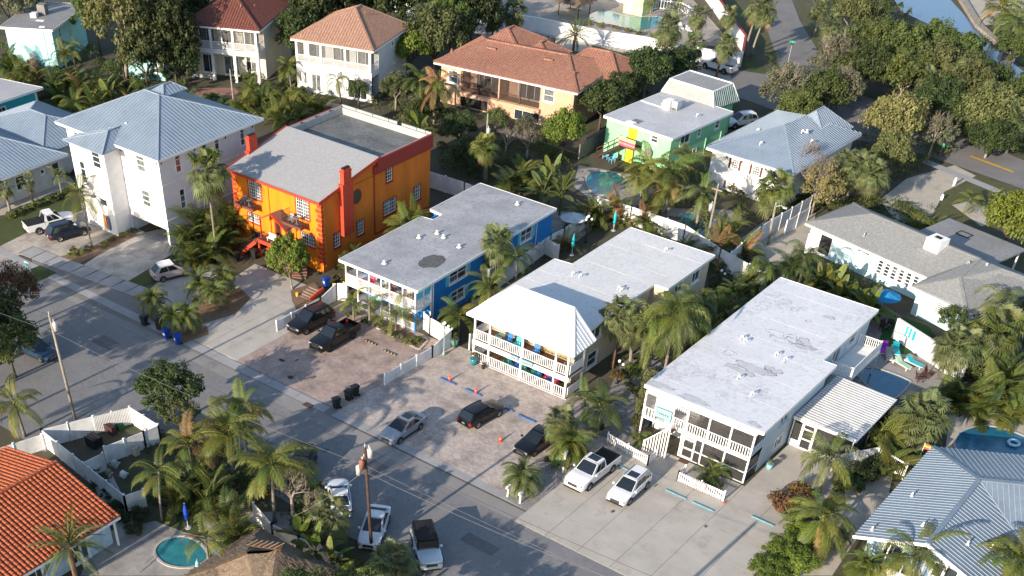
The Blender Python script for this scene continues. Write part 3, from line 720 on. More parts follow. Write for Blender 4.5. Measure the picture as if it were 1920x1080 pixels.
    part('low_wall', MB().box(0.1, .85, .32, .38, 0, .7).box(2.15, 5.35, .32, .38, 0, .5), wm, cp)
    d = MB(); 
    for z0, z1 in ((.02, .2), (1.0, 1.12), (1.95, 2.08), (2.45, 2.65)): d.box(.95, 2.05, .3, .4, z0, z1)
    d.box(.95, 1.07, .31, .39, 0, 2.6); d.box(1.93, 2.05, .31, .39, 0, 2.6); part('screen_door', d, WHITE, cp)
    for a, b, c in ((.1, .85, .7), (1.07, 1.93, .2), (2.15, 5.35, .5)): part('screen', mbox(a, b, .34, .345, c, 2.65), SCREEN, cp)
    part('screen', mbox(5.4, 5.405, .4, 8.3, .1, 2.62), SCREEN, cp); part('slab', mbox(0, 5.5, .3, 8.5, 0.02, .06), CONC, cp)
    return t
house_flat()

# ---- cream motel with white hipped double porch
def house_cream():
    X0, Y0 = -56.4, 78.2
    t = thing('beach_motel', 'cream two storey motel with white hipped metal porch roof and flat rear roof', 'motel', (X0, Y0, 0))
    cm = mat('cream_stucco', (.62, .52, .36), .8, .08, 2, bump=.2)
    roofm = membrane('sheet_white_membrane', (.66, .655, .645), (.61, .605, .60), amt=.35)
    W_ = 10.9
    poly = [(-.6, 3.4), (9.8, 3.4), (9.8, 15.9), (11.3, 15.9), (11.3, 25.1), (1.4, 25.1), (1.4, 14.2), (-.6, 14.0)]
    r = flat_roof(t, poly, 4.9, .22, roofm, WHITE)
    rd = random.Random(9); y = 4.2; k = 0
    while y < 24.6:
        x = -.5 if y < 13 else 1.45; y2 = min(y+2.3, 25.05); hi = 9.75 if y2 < 16 else 11.25; x += (k % 2)*.9-.9
        lo = -.55 if y2 < 14.1 else 1.45
        while x < hi:
            x2 = x+2.9; a, b = max(lo, x), min(hi, x2)
            if b-a > .15: part('membrane_sheet', mbox(a+.012, b-.012, y+.012, y2-.012, 4.9, 4.907+rd.random()*.009), roofm, r)
            x = x2
        y = y2+.0; k += 1
    ops = [(5.3, 6.9, .35, 1.8), (5.1, 7.0, 3.1, 4.3), (9, 10.4, 3.2, 4.2)]
    wall(t, cm, 'E', 9.6, 2.6, 15.8, 0, 4.68, ops=ops)
    for o in ops: window(t, 'E', 9.6, o, TRIM, GLASS, 1 if o[3] < 2 else 2, 2 if o[3] < 2 else 1, casing=.12)
    wall(t, cm, 'S', 15.8, 9.6, 11.0, 0, 4.68)
    ops = [(18, 19.6, 3.1, 4.2), (21.5, 23, 3.1, 4.2), (18, 19.6, .7, 1.8)]
    wall(t, cm, 'E', 11.0, 15.8, 24.8, 0, 4.68, ops=ops)
    for o in ops: window(t, 'E', 11.0, o, TRIM, GLASS, 2, 1, casing=.1)
    wall(t, cm, 'N', 24.8, 1.6, 11.0, 0, 4.68); wall(t, cm, 'W', 1.6, 14, 24.8, 0, 4.68)
    wall(t, cm, 'N', 14, -.3, 1.6, 0, 4.68); wall(t, cm, 'W', -.3, 2.6, 14, 0, 4.68)
    ops = [(1.0, 1.9, .2, 2.1), (2.6, 4.0, .9, 2.0), (5.2, 6.1, .2, 2.1), (7.0, 8.6, .9, 2.0), (1.0, 1.9, 2.5, 4.4), (2.6, 4.0, 3.2, 4.3), (5.2, 6.1, 2.5, 4.4), (7.0, 8.6, 3.2, 4.3)]
    wall(t, cm, 'S', 2.6, -.3, 9.6, 0, 4.68, ops=ops)
    for o in ops: window(t, 'S', 2.6, o, TRIM, GLASS, 1 if o[1]-o[0] < 1 else 2, 1, sill=False)
    # porch
    for z in (.12, 2.32):
        f = part('porch_floor', MB().box(0, W_, 0, 2.58, z-.2 if z > 1 else 0, z-.035), WHITE, t)
        for i in range(17): part('deck_board', mbox(0.02, W_-.02, .01+i*.151, .145+i*.151, z-.03, z), WOOD, f)
    part('floor_band', MB().box(-.05, W_+.05, -.09, -.01, 1.85, 2.25), WHITE, t)
    ps = [.1, 1.85, 5.6, 9.3, 10.65]
    for z0, z1 in ((0, 1.85), (2.32, 4.5)):
        for u in ps: part('post', mbox(u-.09, u+.09, -.03 if z0 < 1 else .0, .14, z0, z1), WHITE, t)
        part('post', mbox(W_-.2, W_-.04, 2.35, 2.5, z0, z1), WHITE, t)
        for a, b in zip(ps[:-1], ps[1:]): railing(t, [(a+.1, .03), (b-.1, .03)], (.1 if z0 < 1 else 2.35), 1.0, WHITE, sp=.205, bw=.07)
        railing(t, [(W_-.12, .2), (W_-.12, 2.3)], (.1 if z0 < 1 else 2.35), 1.0, WHITE, sp=.205, bw=.07)
        railing(t, [(.1, .2), (.1, 2.5)], (.1 if z0 < 1 else 2.35), 1.0, WHITE, sp=.205, bw=.07)
        if z0 > 1: part('porch_beam', MB().box(0, W_, -.01, .15, z1, z1+.2).box(W_-.2, W_-.04, .15, 2.5, z1, z1+.2).box(0, .16, .15, 2.5, z1, z1+.2), WHITE, t)
    # interior low yellow balustrade at the back of each porch
    for z in (.1, 2.35):
        railing(t, [(6.2, 2.2), (9.3, 2.2)], z, .85, mat('yellowed_wood', (.62, .5, .28), .7, .1), sp=.14, bw=.06)
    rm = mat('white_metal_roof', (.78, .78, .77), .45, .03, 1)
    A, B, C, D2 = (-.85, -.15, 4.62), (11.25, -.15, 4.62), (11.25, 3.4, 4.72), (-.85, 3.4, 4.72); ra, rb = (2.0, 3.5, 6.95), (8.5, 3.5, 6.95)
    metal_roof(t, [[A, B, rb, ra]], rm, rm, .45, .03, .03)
    metal_roof(t, [[B, C, rb]], mat('white_metal_roof_shade_tone', (.66, .68, .70), .45, .03, 1), rm, .45, .04, .05)  # east hip takes a darker white, its shade put into the colour
    metal_roof(t, [[D2, A, ra]], rm, rm, .45, .04, .04)
    part('roof_gable', MB().face([(-.85, 3.45, 4.72), (11.25, 3.45, 4.72), (8.5, 3.55, 6.95), (2, 3.55, 6.95)]), rm, t)
    caps(t, [(A, ra), (B, rb), (ra, rb), (C, rb)], rm, .16, .06)
    for x, y, k in ((2.7, 12.2, 1), (3.5, 12.3, 1), (7.7, 12.6, 1), (8.1, 12.4, 1), (7.0, 22.6, 1)): vent(t, x, y, 4.9, WHITE, k)
    # two aqua signs on the band
    am = mat('aqua_sign', (.10, .25, .33), .5, .05); wmx = mat('sign_white', (.42, .46, .46), .5, .05); dk = mat('sign_dark', (.1, .16, .2), .5)
    for nm, u0, u1, lb in ((0, 4.5, 5.42, 'short aqua framed sign left of the centre porch post of the cream motel'), (1, 5.75, 7.05, 'longer aqua framed sign right of the centre porch post of the cream motel')):
        s = thing('porch_sign', lb, 'sign', (X0+u0, Y0-.2, 2.02)); w = u1-u0
        part('board', mbox(0, w, 0, .06, 0, .42), am, s); part('face', mbox(.1, w-.1, -.015, 0, .08, .32), wmx, s)
        strokes(s, 'S', -.02, .15, w-.15, .12, .27, 0, dk, seed=nm+4)
    return t
house_cream()

# ---- bright blue house
def house_blue():
    X0, Y0 = -73.2, 78.7
    t = thing('blue_house', 'bright blue two storey house with grey patched flat roof and white front porches', 'house', (X0, Y0, 0))
    bm = mat('bright_blue_stucco', (.015, .19, .50), .75, .06, 2, bump=.1); aq = mat('aqua_shutter', (.10, .50, .62), .5, .05)
    rm = membrane('grey_membrane', (.40, .405, .42), (.27, .28, .30), line=(.2, .2, .21), amt=.7, wear=(.50, .51, .52))
    poly = [(-.5, -.35), (9.75, -.35), (9.45, 23.7), (-.9, 23.7), (-.9, 14.8), (1.0, 14.6), (1.0, 12.9), (-.5, 12.7)]
    r = flat_roof(t, poly, 4.75, .22, rm, WHITE)
    rd = random.Random(3); pts = [(7.0+1.0*math.cos(a)*(1+.3*rd.random()), 5.4+1.35*math.sin(a)*(1+.35*rd.random())) for a in [i*2*math.pi/22 for i in range(22)]]
    part('tar_patch', MB().prism(pts, 4.75, 4.762), mat('dark_tar_patch', (.12, .12, .125), .9, .2, 3), r)
    for x, y in ((3.6, 1.9), (2.6, 8.6), (3.4, 10.6), (4.5, 10.3), (7.1, 9.6), (5.6, 21.8)):
        part('roof_pad', mbox(x-.45, x+.45, y-.3, y+.3, 4.751, 4.775), mat('pad_grey', (.2, .2, .21), .9), r); vent(t, x, y, 4.775, WHITE, 2)
    ops = [(5.4, 8.2, 3.0, 4.3), (5.8, 8.0, .75, 1.9), (17.6, 19.6, 2.95, 4.25)]
    wall(t, bm, 'E', 9.2, 2.6, 23.4, 0, 4.53, ops=ops)
    for o in ops: window(t, 'E', 9.2, o, TRIM, GLASS, 2, 2, shut=aq, shutw=.5)
    wall(t, bm, 'N', 23.4, -.5, 9.2, 0, 4.53); wall(t, bm, 'W', -.5, 14.9, 23.4, 0, 4.53); wall(t, bm, 'W', .2, 2.6, 14.9, 0, 4.53)
    wall(t, bm, 'S', 14.9, -.5, .2, 0, 4.53)
    ops = [(1.2, 2.1, 2.45, 4.3), (3.0, 4.6, 3.1, 4.2), (6.1, 7.0, 2.45, 4.3), (1.2, 2.1, .1, 2.0), (6.1, 7.0, .1, 2.0)]
    wall(t, bm, 'S', 2.6, .2, 9.2, 0, 4.53, ops=ops)
    rdm = mat('red_door', (.5, .03, .03), .5, .05)
    for k, o in enumerate(ops): window(t, 'S', 2.6, o, TRIM, GLASS if k == 1 else [rdm], 2 if k == 1 else 1, 1, sill=False)
    for i, x in enumerate((2.35, 5.2, 5.7, 7.3, 7.9)): part('wall_panel', mbox(x, x+.4, 2.5, 2.58, 2.5, 4.2), aq if i != 2 else rdm, t)
    part('porch_floor', mbox(0, 9.3, 0, 2.58, 2.1, 2.35), WHITE, t); part('porch_slab', mbox(0, 9.3, 0, 2.58, 0, .1), CONC, t)
    part('porch_beam', MB().box(0, 9.3, -.02, .12, 4.34, 4.52).box(9.18, 9.3, .12, 2.5, 4.34, 4.52), WHITE, t)
    ps = [.08, 1.65, 3.2, 4.8, 5.9, 7.6, 9.2]
    for u in ps:
        part('post', mbox(u-.07, u+.07, -.02, .12, 2.35, 4.34), WHITE, t); part('post', mbox(u-.07, u+.07, -.02, .12, 0, 2.1), WHITE if u < 9 else bm, t)
    part('post', mbox(9.14, 9.26, 1.25, 1.37, 2.35, 4.34), WHITE, t); part('post', mbox(9.12, 9.28, 2.44, 2.58, 0, 4.34), WHITE, t)
    for a, b in zip(ps[:-1], ps[1:]): railing(t, [(a+.08, .04), (b-.08, .04)], 2.38, .95, WHITE, sp=.14, bw=.05)
    for a, b in zip(ps[3:-1], ps[4:]): railing(t, [(a+.08, .04), (b-.08, .04)], .1, .85, WHITE, sp=.14, bw=.05)
    railing(t, [(ps[1]+.1, .04), (ps[2]-.1, .04)], .1, .85, WHITE, sp=.14, bw=.05)
    railing(t, [(9.22, .15), (9.22, 2.4)], 2.38, .95, WHITE, sp=.14, bw=.05); railing(t, [(.08, .15), (.08, 2.5)], 2.38, .95, WHITE, sp=.14, bw=.05)
    part('aqua_glass_panel', mbox(9.18, 9.2, .15, 2.4, 3.35, 4.3), mat('aqua_panel', (.1, .6, .8), .3, .05, alpha=.75), t)
    part('entry_arch', MB().bar((3.3, .05, 1.95), (4.7, .05, 1.95), .1, .3), aq, t)
    part('gutter', MB().bar((9.62, -.3, 4.62), (9.4, 23.6, 4.62), .09, .1), WHITE, t); part('downpipe', MB().tube([(9.28, 2.75, 0), (9.28, 2.75, 4.6)], .05, 6), WHITE, t)
    part('downpipe', MB().tube([(9.28, 20.4, 0), (9.28, 20.4, 4.6)], .05, 6), WHITE, t)
    return t
house_blue()
def ac_unit(x, y, z, label, g=None, s=1.0):
    t = thing('air_conditioner', label, 'air conditioner', (x, y, z), 0, g)
    m = mat('ac_grey', (.42, .44, .43), .6, .08)
    mb = MB().box(-.42*s, .42*s, -.42*s, .42*s, .08, .85*s); part('case', mb, m, t)
    part('grille', MB().lathe([(.34*s, .85*s), (.34*s, .88*s), (.3*s, .89*s)], 16), DARK, t)
    for i in range(7): part('louvre', MB().box(-.435*s, .435*s, -.435*s, .435*s, .16+i*.09, .19+i*.09), mat('ac_louvre', (.3, .32, .31), .6), t)
    part('bracket', MB().box(-.45*s, .45*s, -.4, -.34, 0, .08).box(-.45*s, .45*s, .34, .4, 0, .08), GREYMET, t)
ac_unit(-63.3, 89.8, 2.1, 'pale grey air conditioner hung on the blue wall near the sabal palm'); ac_unit(-63.3, 92.6, 2.2, 'second air conditioner on the blue wall, half behind the palm trunk')
for _x, _z in ((-63.3, 2.1), (-63.3, 2.2)): pass

# ---- orange house
def house_orange():
    X0, Y0 = -92.8, 82.2
    t = thing('orange_house', 'orange and yellow two storey house with red trim, chimneys and balconies', 'house', (X0, Y0, 0))
    om = mat('orange_stucco', (.62, .165, .02), .9, .1, .8, stain=(.45, .13, .02), stain_scale=1.0, stretch=(1, 1, .25)); ym = mat('yellow_orange_stucco', (.78, .225, .012), .9, .1, .9, stain=(.66, .2, .015), stain_scale=1.0, stretch=(1, 1, .25))
    rd = mat('brick_red_paint', (.50, .055, .025), .6, .06, 2); dkr = mat('maroon_parapet', (.26, .03, .025), .6, .06, 2); br = mat('balcony_brown', (.16, .06, .05), .6, .1)
    sh = mat('grey_shingle', (.36, .36, .365), .95, .08, 3, fine=.18, fscale=9)
    Wd, D, Yr = 13.2, 18.0, 9.1
    # front wall
    ops = [(2.5, 4.4, 5.35, 7.3), (9.6, 11.5, 5.2, 7.2), (2.0, 3.9, 2.55, 3.5), (10.1, 12.1, 2.45, 3.7), (6.2, 7.0, 2.0, 3.7), (7.9, 8.6, 2.0, 3.7), (2.2, 5.2, 0.05, 1.6)]
    wall(t, ym, 'S', 0, 0, Wd, 0, 7.75, ops=ops)
    for o in ops[:2]: window(t, 'S', 0, o, TRIM, GLASS, 2, 1, munt=(6, 6), sill=False, mc=rd, casing=.14)
    for o in ops[2:4]: window(t, 'S', 0, o, TRIM, GLASS, 2, 1, munt=(6, 3), mc=rd, casing=.1)
    for o in ops[4:6]: window(t, 'S', 0, o, rd, [mat('dark_door_glass', (.05, .03, .03), .2)], 1, 1, mc=rd, sill=False, casing=.12)
    part('dark_garage_panel', mbox(2.2, 5.2, .14, .16, 0.05, 1.6), DARK, t)  # flat dark panel, the garage's shade put into its colour
    # east wall : shaped top
    def sidewall(x, face):
        th = .16
        zt = lambda y: 7.75+(9.25-7.75)*min(1, y/Yr)
        return zt
    ops = [(1.75, 2.75, 2.1, 3.65), (5.5, 6.6, 2.15, 3.7), (10.4, 11.4, 6.4, 7.8), (9.9, 12.0, 2.85, 4.4), (15.2, 16.3, 2.8, 4.4)]
    wall(t, om, 'E', Wd, 0, D, 0, 7.75, ops=ops); wall(t, om, 'E', Wd, Yr, D, 7.75, 9.2)
    part('gable_wall', MB().face([(Wd, 0, 7.75), (Wd, Yr, 7.75), (Wd, Yr, 9.3)]).face([(Wd-.16, 0, 7.75), (Wd-.16, Yr, 7.75), (Wd-.16, Yr, 9.3)]), om, t)
    for k, o in enumerate(ops): window(t, 'E', Wd, o, TRIM, GLASS, 2 if k == 3 else 1, 1, munt=(6, 4) if k == 3 else (3, 4), mc=dkr, casing=.09)
    wall(t, om, 'W', 0, 0, D, 0, 7.75, ops=[(6, 7.2, 5, 6.6), (12, 13.2, 5, 6.6)]); wall(t, om, 'W', 0, Yr, D, 7.75, 9.2); wall(t, om, 'N', D, 0, Wd, 0, 9.2)
    for a in (6, 12): window(t, 'W', 0, (a, a+1.2, 5, 6.6), TRIM, GLASS, 1, 2, mc=dkr)
    part('gable_wall', MB().face([(0, 0, 7.75), (0, Yr, 7.75), (0, Yr, 9.3)]), om, t)
    # round window
    c = MB()
    n = 24
    for i in range(n):
        a, b = 2*math.pi*i/n, 2*math.pi*(i+1)/n
        P = lambda r, q, d: (Wd+d, 5.55+r*math.cos(q), 6.45+r*math.sin(q))
        c.face([P(.78, a, .04), P(.78, b, .04), P(.68, b, .04), P(.68, a, .04)]); c.face([P(.78, a, 0), P(.78, b, 0), P(.78, b, .04), P(.78, a, .04)])
    w = part('round_window', c, dkr, t); part('pane', MB().face([(Wd+.02, 5.55+.69*math.cos(2*math.pi*i/n), 6.45+.69*math.sin(2*math.pi*i/n)) for i in range(n)]), mat('brown_glass', (.09, .07, .05), .25, .1), w)
    # sloped shingle roof rising to the flat deck behind
    rf = roof_plane(t, [(-.25, -.45, 7.72), (Wd+.25, -.45, 7.72), (Wd+.25, Yr, 9.5), (-.25, Yr, 9.5)], sh, .16)
    part('eave_trim', MB().box(-.3, Wd+.3, -.56, -.46, 7.5, 7.76), rd, rf)
    for x in (-.3, Wd+.26): part('barge_board', MB().bar((x, -.5, 7.66), (x, Yr, 9.44), .07, .34), rd, rf)
    dm = membrane('weathered_deck_membrane', (.19, .195, .19), (.11, .115, .11), line=(.04, .04, .04), amt=.9, wear=(.34, .34, .33))
    part('roof_deck', mbox(.1, Wd-.1, Yr-.1, D-.1, 8.45, 8.6), dm, t)
    pm = mat('pale_parapet', (.38, .38, .37), .8, .08, 2)
    part('parapet', mbox(-.28, -.05, Yr+.02, D+.05, 8.2, 9.45), dkr, t)
    part('parapet', mbox(Wd+.04, Wd+.3, Yr-.4, D+.1, 7.95, 9.4), dkr, t); part('parapet_step', mbox(Wd+.04, Wd+.26, Yr-.9, Yr-.4, 7.95, 8.75), dkr, t)
    part('parapet', MB().box(-.05, 8.3, D, D+.16, 8.5, 9.5), pm, t); part('parapet', MB().box(9.0, Wd+.04, D, D+.16, 8.5, 9.5), pm, t)
    part('parapet_face', mbox(-.05, .08, Yr+.02, D, 8.6, 9.44), pm, t); part('parapet_face', mbox(Wd-.24, Wd-.12, Yr+.02, D-.2, 8.6, 9.3), pm, t); part('parapet_face', mbox(.1, Wd-.24, D-.3, D-.17, 8.6, 9.3), pm, t); part('parapet_face', mbox(.1, .24, Yr+.02, D-.3, 8.6, 9.35), pm, t)
    part('parapet_base', mbox(.08, Wd-.1, Yr, Yr+.12, 8.6, 9.5), sh, t)
    for x in (2.1, 4.6, 7.0, 11.1, 12.4): part('parapet_pier', mbox(x-.08, x+.08, D-.12, D, 8.6, 9.55), pm, t)
    for y in (11, 13.4, 15.8): part('parapet_pier', mbox(.08, .2, y-.08, y+.08, 8.6, 9.5), BLKMET, t)
    # chimneys
    for x in (-.62, Wd-.02):
        x1 = x+.66
        ch = MB().box(x, x1, 2.75, 4.35, 3.2, 8.6); ch.box(x+.1, x1-.02, 2.95, 4.15, 8.6, 9.75)
        ch.box(x+.04, x1+.02, 2.89, 4.21, 9.75, 9.9); ch.box(x+.14, x1-.06, 3.0, 4.1, 9.9, 10.1)
        cc = part('chimney', ch, rd if x > 0 else rd, t); part('flue', mbox(x+.2, x1-.12, 3.05, 4.05, 10.1, 10.22), DARK, cc)
    # quoins
    for x, w in ((Wd, 1), (0, -1)):
        for i in range(13):
            z = .9+i*.5; L = .75 if i % 2 else .5
            part('quoin', mbox(x-(L if w > 0 else .05), x+(.05 if w > 0 else L), -.06, 0, z, z+.36), rd, t)
            if w > 0: part('quoin', mbox(x, x+.06, -.05, .35 if i % 2 == 0 else .22, z, z+.36), rd, t)
    part('corner_board', mbox(Wd, Wd+.05, .36, .44, .6, 7.6), ym, t)
    part('side_band', mbox(Wd, Wd+.06, 8.3, 8.46, 1.4, 8.3), dkr, t); part('side_band', mbox(Wd, Wd+.06, 8.46, D, 1.3, 1.45), dkr, t)
    part('downpipe', MB().tube([(Wd*.42, -.08, 4), (Wd*.42, -.08, 7.6)], .05, 6), ym, t)
    # balconies
    for x0 in (1.4, 8.5):
        b = part('balcony_floor', mbox(x0, x0+2.9, -1.35, -.01, 4.55, 4.8), br, t)
        railing(t, [(x0+.05, -.05), (x0+.05, -1.3), (x0+2.85, -1.3), (x0+2.85, -.05)], 4.8, 1.0, BLKMET, sp=.13, bw=.02, rail=.05)
    # gabled entrance with landing and stairs
    hm = mat('brown_shingle', (.22, .12, .09), .9, .1, 4, fine=.2)
    g = (7.4, 5.1)
    for s in (-1, 1):
        P = [(7.4, -1.6, 5.35), (7.4, -.02, 5.35), (7.4+s*2.1, -.02, 4.2), (7.4+s*2.1, -1.6, 4.2)]
        roof_plane(t, P if s > 0 else P[::-1], hm, .12, 'porch_roof')
        part('porch_barge', MB().bar((7.4, -1.66, 5.3), (7.4+s*2.15, -1.66, 4.12), .1, .32, up=(0, 1, 0)), rd, t)
    for x in (5.5, 9.3): part('post', MB().box(x-.07, x+.07, -1.6, -1.46, 2.0, 4.2), rd, t)
    part('landing', mbox(5.0, 9.6, -1.7, -.01, 1.75, 1.95), br, t)
    part('landing_beam', mbox(4.95, 9.65, -1.78, -1.7, 1.6, 2.0), rd, t)
    for x in (5.1, 6.6, 8.1, 9.5): part('post', mbox(x-.1, x+.1, -1.68, -1.48, 0, 1.75), rd, t)
    part('under_wall', mbox(5.2, 9.5, -.3, -.25, 0, 1.75), ym, t)
    def curved(sx, n=10):
        mb = MB(); sid = []; rl = []
        for i in range(n):
            q = i/(n-1); a = q*1.15; cx = 7.3+sx*(2.3+2.6*math.sin(a)); cy = -1.2-2.2*(1-math.cos(a)); z = 1.95*(1-(i+1)/n)
            dr = Vector((sx*math.cos(a), -math.sin(a)*.9, 0)).normalized(); pr = Vector((-dr.y, dr.x, 0))
            mb.bar(Vector((cx, cy, z+.06))-pr*.75, Vector((cx, cy, z+.06))+pr*.75, .38, .12)
            sid.append((Vector((cx, cy, z-.05))-pr*.78*sx, Vector((cx, cy, z+.9))-pr*.78*sx)); 
        part('stair', mb, hm, t)
        s2 = MB(); s3 = MB()
        for a, b in zip(sid[:-1], sid[1:]): s2.bar(a[0], b[0], .1, .35); s3.bar(a[1], b[1], .05, .05)
        part('stair_string', s2, rd, t); part('handrail', s3, BLKMET, t)
        for a in sid: ubar('baluster', a[0], a[1], .03, .03, BLKMET, t, up=(1, 0, 0))
    curved(-1); curved(1, 11)
    railing(t, [(5.1, -1.66), (6.4, -1.66)], 1.95, .9, BLKMET, sp=.14, bw=.02, rail=.04); railing(t, [(8.4, -1.66), (9.5, -1.66)], 1.95, .9, BLKMET, sp=.14, bw=.02, rail=.04)
    return t
house_orange()
pn = thing('white_bench', 'small white bench on the red landing of the orange house', 'bench', (-86.6, 80.75, 1.95))
part('seat', mbox(0, 1.1, 0, .4, .4, .46), WHITE, pn); part('backrest', mbox(0, 1.1, .38, .44, .46, .85), WHITE, pn)
for a in (.05, 1.0): part('leg', mbox(a, a+.06, .02, .38, 0, .4), WHITE, pn)

# ---- tall white house
def house_white():
    X0, Y0 = -112.6, 75.8
    t = thing('white_house', 'tall white three storey stucco house with pale blue standing seam hip roof', 'house', (X0, Y0, 0))
    wm = mat('white_stucco', (.74, .73, .73), .85, .04, 1.5, bump=.15); br = mat('dark_bracket', (.09, .03, .02), .6)
    Wd, D = 15.6, 14.2
    ops = [(11.8, 13.15, 7.4, 9.2), (11.8, 13.15, 3.6, 5.35), (9.3, 15.3, 0.0, 1.8), (.4, 6.0, 0, 2.2), (1.2, 2.2, 8.6, 9.2), (2.3, 3.0, 7.2, 8.6), (1.0, 2.2, 4.0, 6.0)]
    wall(t, wm, 'S', 0, 0, Wd, 0, 9.6, ops=ops)
    for o in ops[:2]: window(t, 'S', 0, o, TRIM, [GLASS[1]], 1, 3 if o[2] > 0 else 2, casing=.1)
    for o in ops[4:]: window(t, 'S', 0, o, TRIM, GLASS, 1, 2, casing=.1)
    ops = [(2.3, 3.0, 7.35, 9.35), (2.3, 3.0, 3.45, 5.5), (6.0, 6.9, 8.3, 9.35), (8.1, 8.75, 7.4, 9.4), (12.0, 12.6, 7.4, 9.4), (8.1, 8.75, 3.4, 5.4)]
    wall(t, wm, 'E', Wd, 0, D, 0, 9.6, ops=ops)
    for o in ops: window(t, 'E', Wd, o, TRIM, GLASS, 1, 3 if o[3]-o[2] > 1.5 else 1, casing=.09)
    wall(t, wm, 'N', D, 0, Wd, 0, 9.6); wall(t, wm, 'W', 0, 0, D, 0, 9.6, ops=[(3, 4, 7.4, 9.3), (8, 9, 7.4, 9.3), (3, 4, 3.4, 5.4), (8, 9, 3.4, 5.4)])
    for a in (3, 8):
        for z in (7.4, 3.4): window(t, 'W', 0, (a, a+1, z, z+1.9), TRIM, GLASS, 1, 3)
    part('storey_band', MB().box(Wd, Wd+.05, 0, D, 6.4, 6.62).box(Wd, Wd+.07, 0, D, 2.75, 2.85), wm, t); 
    # open parking under the house: inner walls and ceiling
    part('garage_wall', MB().box(9.2, 9.3, .17, 5.5, 0, 1.85).box(9.3, 15.4, 5.5, 5.6, 0, 1.85).box(6.1, 6.2, .17, 5.5, 0, 2.2).box(.3, 6.1, 5.5, 5.6, 0, 2.2), wm, t)
    part('garage_ceiling', MB().box(9.3, 15.4, .17, 5.5, 1.85, 1.95).box(.3, 6.1, .17, 5.5, 2.25, 2.35), wm, t)
    part('garage_door', mbox(10.2, 12.6, 5.44, 5.49, 0, 1.75), mat('pale_door', (.6, .6, .58), .6), t)
    # tower bay
    TX0, TX1, TY = 4.0, 9.2, -2.2
    ops = [(7.0, 8.35, 7.2, 9.0), (6.95, 8.2, 3.0, 3.8), (4.4, 5.3, 4.8, 7.2)]
    wall(t, wm, 'S', TY, TX0, TX1, 0, 9.45, ops=ops)
    for o in ops: window(t, 'S', TY, o, TRIM, [GLASS[0]], 1, 3 if o[2] > 4 else 1, casing=.1)
    wall(t, wm, 'E', TX1, TY, 0, 0, 9.45); wall(t, wm, 'W', TX0, TY, 0, 0, 9.45)
    part('storey_band', MB().box(TX1, TX1+.05, TY, 0, 6.3, 6.5).box(TX1, TX1+.05, TY, 0, 2.45, 2.6), wm, t)
    # main roof
    polys, cps = hip4(-.75, Wd+.85, -.75, D+.75, 9.75, (6.0, 7.1, 12.5), (8.3, 7.1, 12.5))
    metal_roof(t, polys, BLUEMET, BLUESEAM, .46, .05, .05); caps(t, cps, BLUESEAM, .22, .07)
    part('fascia', MB().box(-.78, Wd+.88, -.8, -.74, 9.5, 9.74).box(Wd+.84, Wd+.9, -.74, D+.74, 9.5, 9.74).box(-.8, -.74, -.74, D+.74, 9.5, 9.74).box(-.78, Wd+.88, D+.74, D+.8, 9.5, 9.74), TRIM, t)
    part('soffit', mbox(-.72, Wd+.82, -.72, D+.72, 9.5, 9.56), TRIM, t)
    # monitor (small raised ridge cap roof) behind the front ridge
    polys, cps = hip4(6.2, 8.6, 7.4, 11.0, 12.2, (7.4, 8.6, 12.95), (7.4, 9.8, 12.95)); metal_roof(t, polys, BLUEMET, BLUESEAM, .46); caps(t, cps, BLUESEAM, .2, .06)
    # tower roof
    A, B, C, D_ = (3.3, -2.95, 9.4), (9.9, -2.95, 9.4), (9.9, .6, 9.85), (3.3, .6, 9.85); ap = (7.9, -.2, 10.6); ap2 = (7.9, 1.6, 10.6)
    metal_roof(t, [[A, B, ap], [B, (9.9, 1.2, 9.55), ap2, ap], [(3.3, 1.2, 9.55), A, ap, ap2]], BLUEMET, BLUESEAM, .46, .05, .05); caps(t, [(A, ap), (B, ap), (ap, ap2)], BLUESEAM, .2, .07)
    for x, y, f in ((.3, 0, 'S'), (15.3, 0, 'S'), (9.5, 0, 'S'), (4.3, TY, 'S'), (8.9, TY, 'S')):
        mb = MB(); 
        mb.face([(x-.06, y, 8.75), (x-.06, y, 9.45), (x-.06, y-.6, 9.45), (x-.06, y-.2, 9.2)]); mb.face([(x+.06, y, 8.75), (x+.06, y, 9.45), (x+.06, y-.6, 9.45), (x+.06, y-.2, 9.2)])
        mb.face([(x-.06, y, 8.75), (x+.06, y, 8.75), (x+.06, y-.2, 9.2), (x-.06, y-.2, 9.2)]); mb.face([(x-.06, y-.2, 9.2), (x+.06, y-.2, 9.2), (x+.06, y-.6, 9.45), (x-.06, y-.6, 9.45)])
        part('bracket', mb, br, t)
    for y in (.3, 5.1, 9.7, 13.9):
        mb = MB(); x = Wd
        for k in (-.06, .06): mb.face([(x, y+k, 8.8), (x, y+k, 9.45), (x+.65, y+k, 9.45), (x+.2, y+k, 9.2)])
        mb.face([(x, y-.06, 8.8), (x, y+.06, 8.8), (x+.2, y+.06, 9.2), (x+.2, y-.06, 9.2)]); mb.face([(x+.2, y-.06, 9.2), (x+.2, y+.06, 9.2), (x+.65, y+.06, 9.45), (x+.65, y-.06, 9.45)])
        part('bracket', mb, br, t)
    vent(t, 8.2, 2.2, 10.6, WHITE, 2)
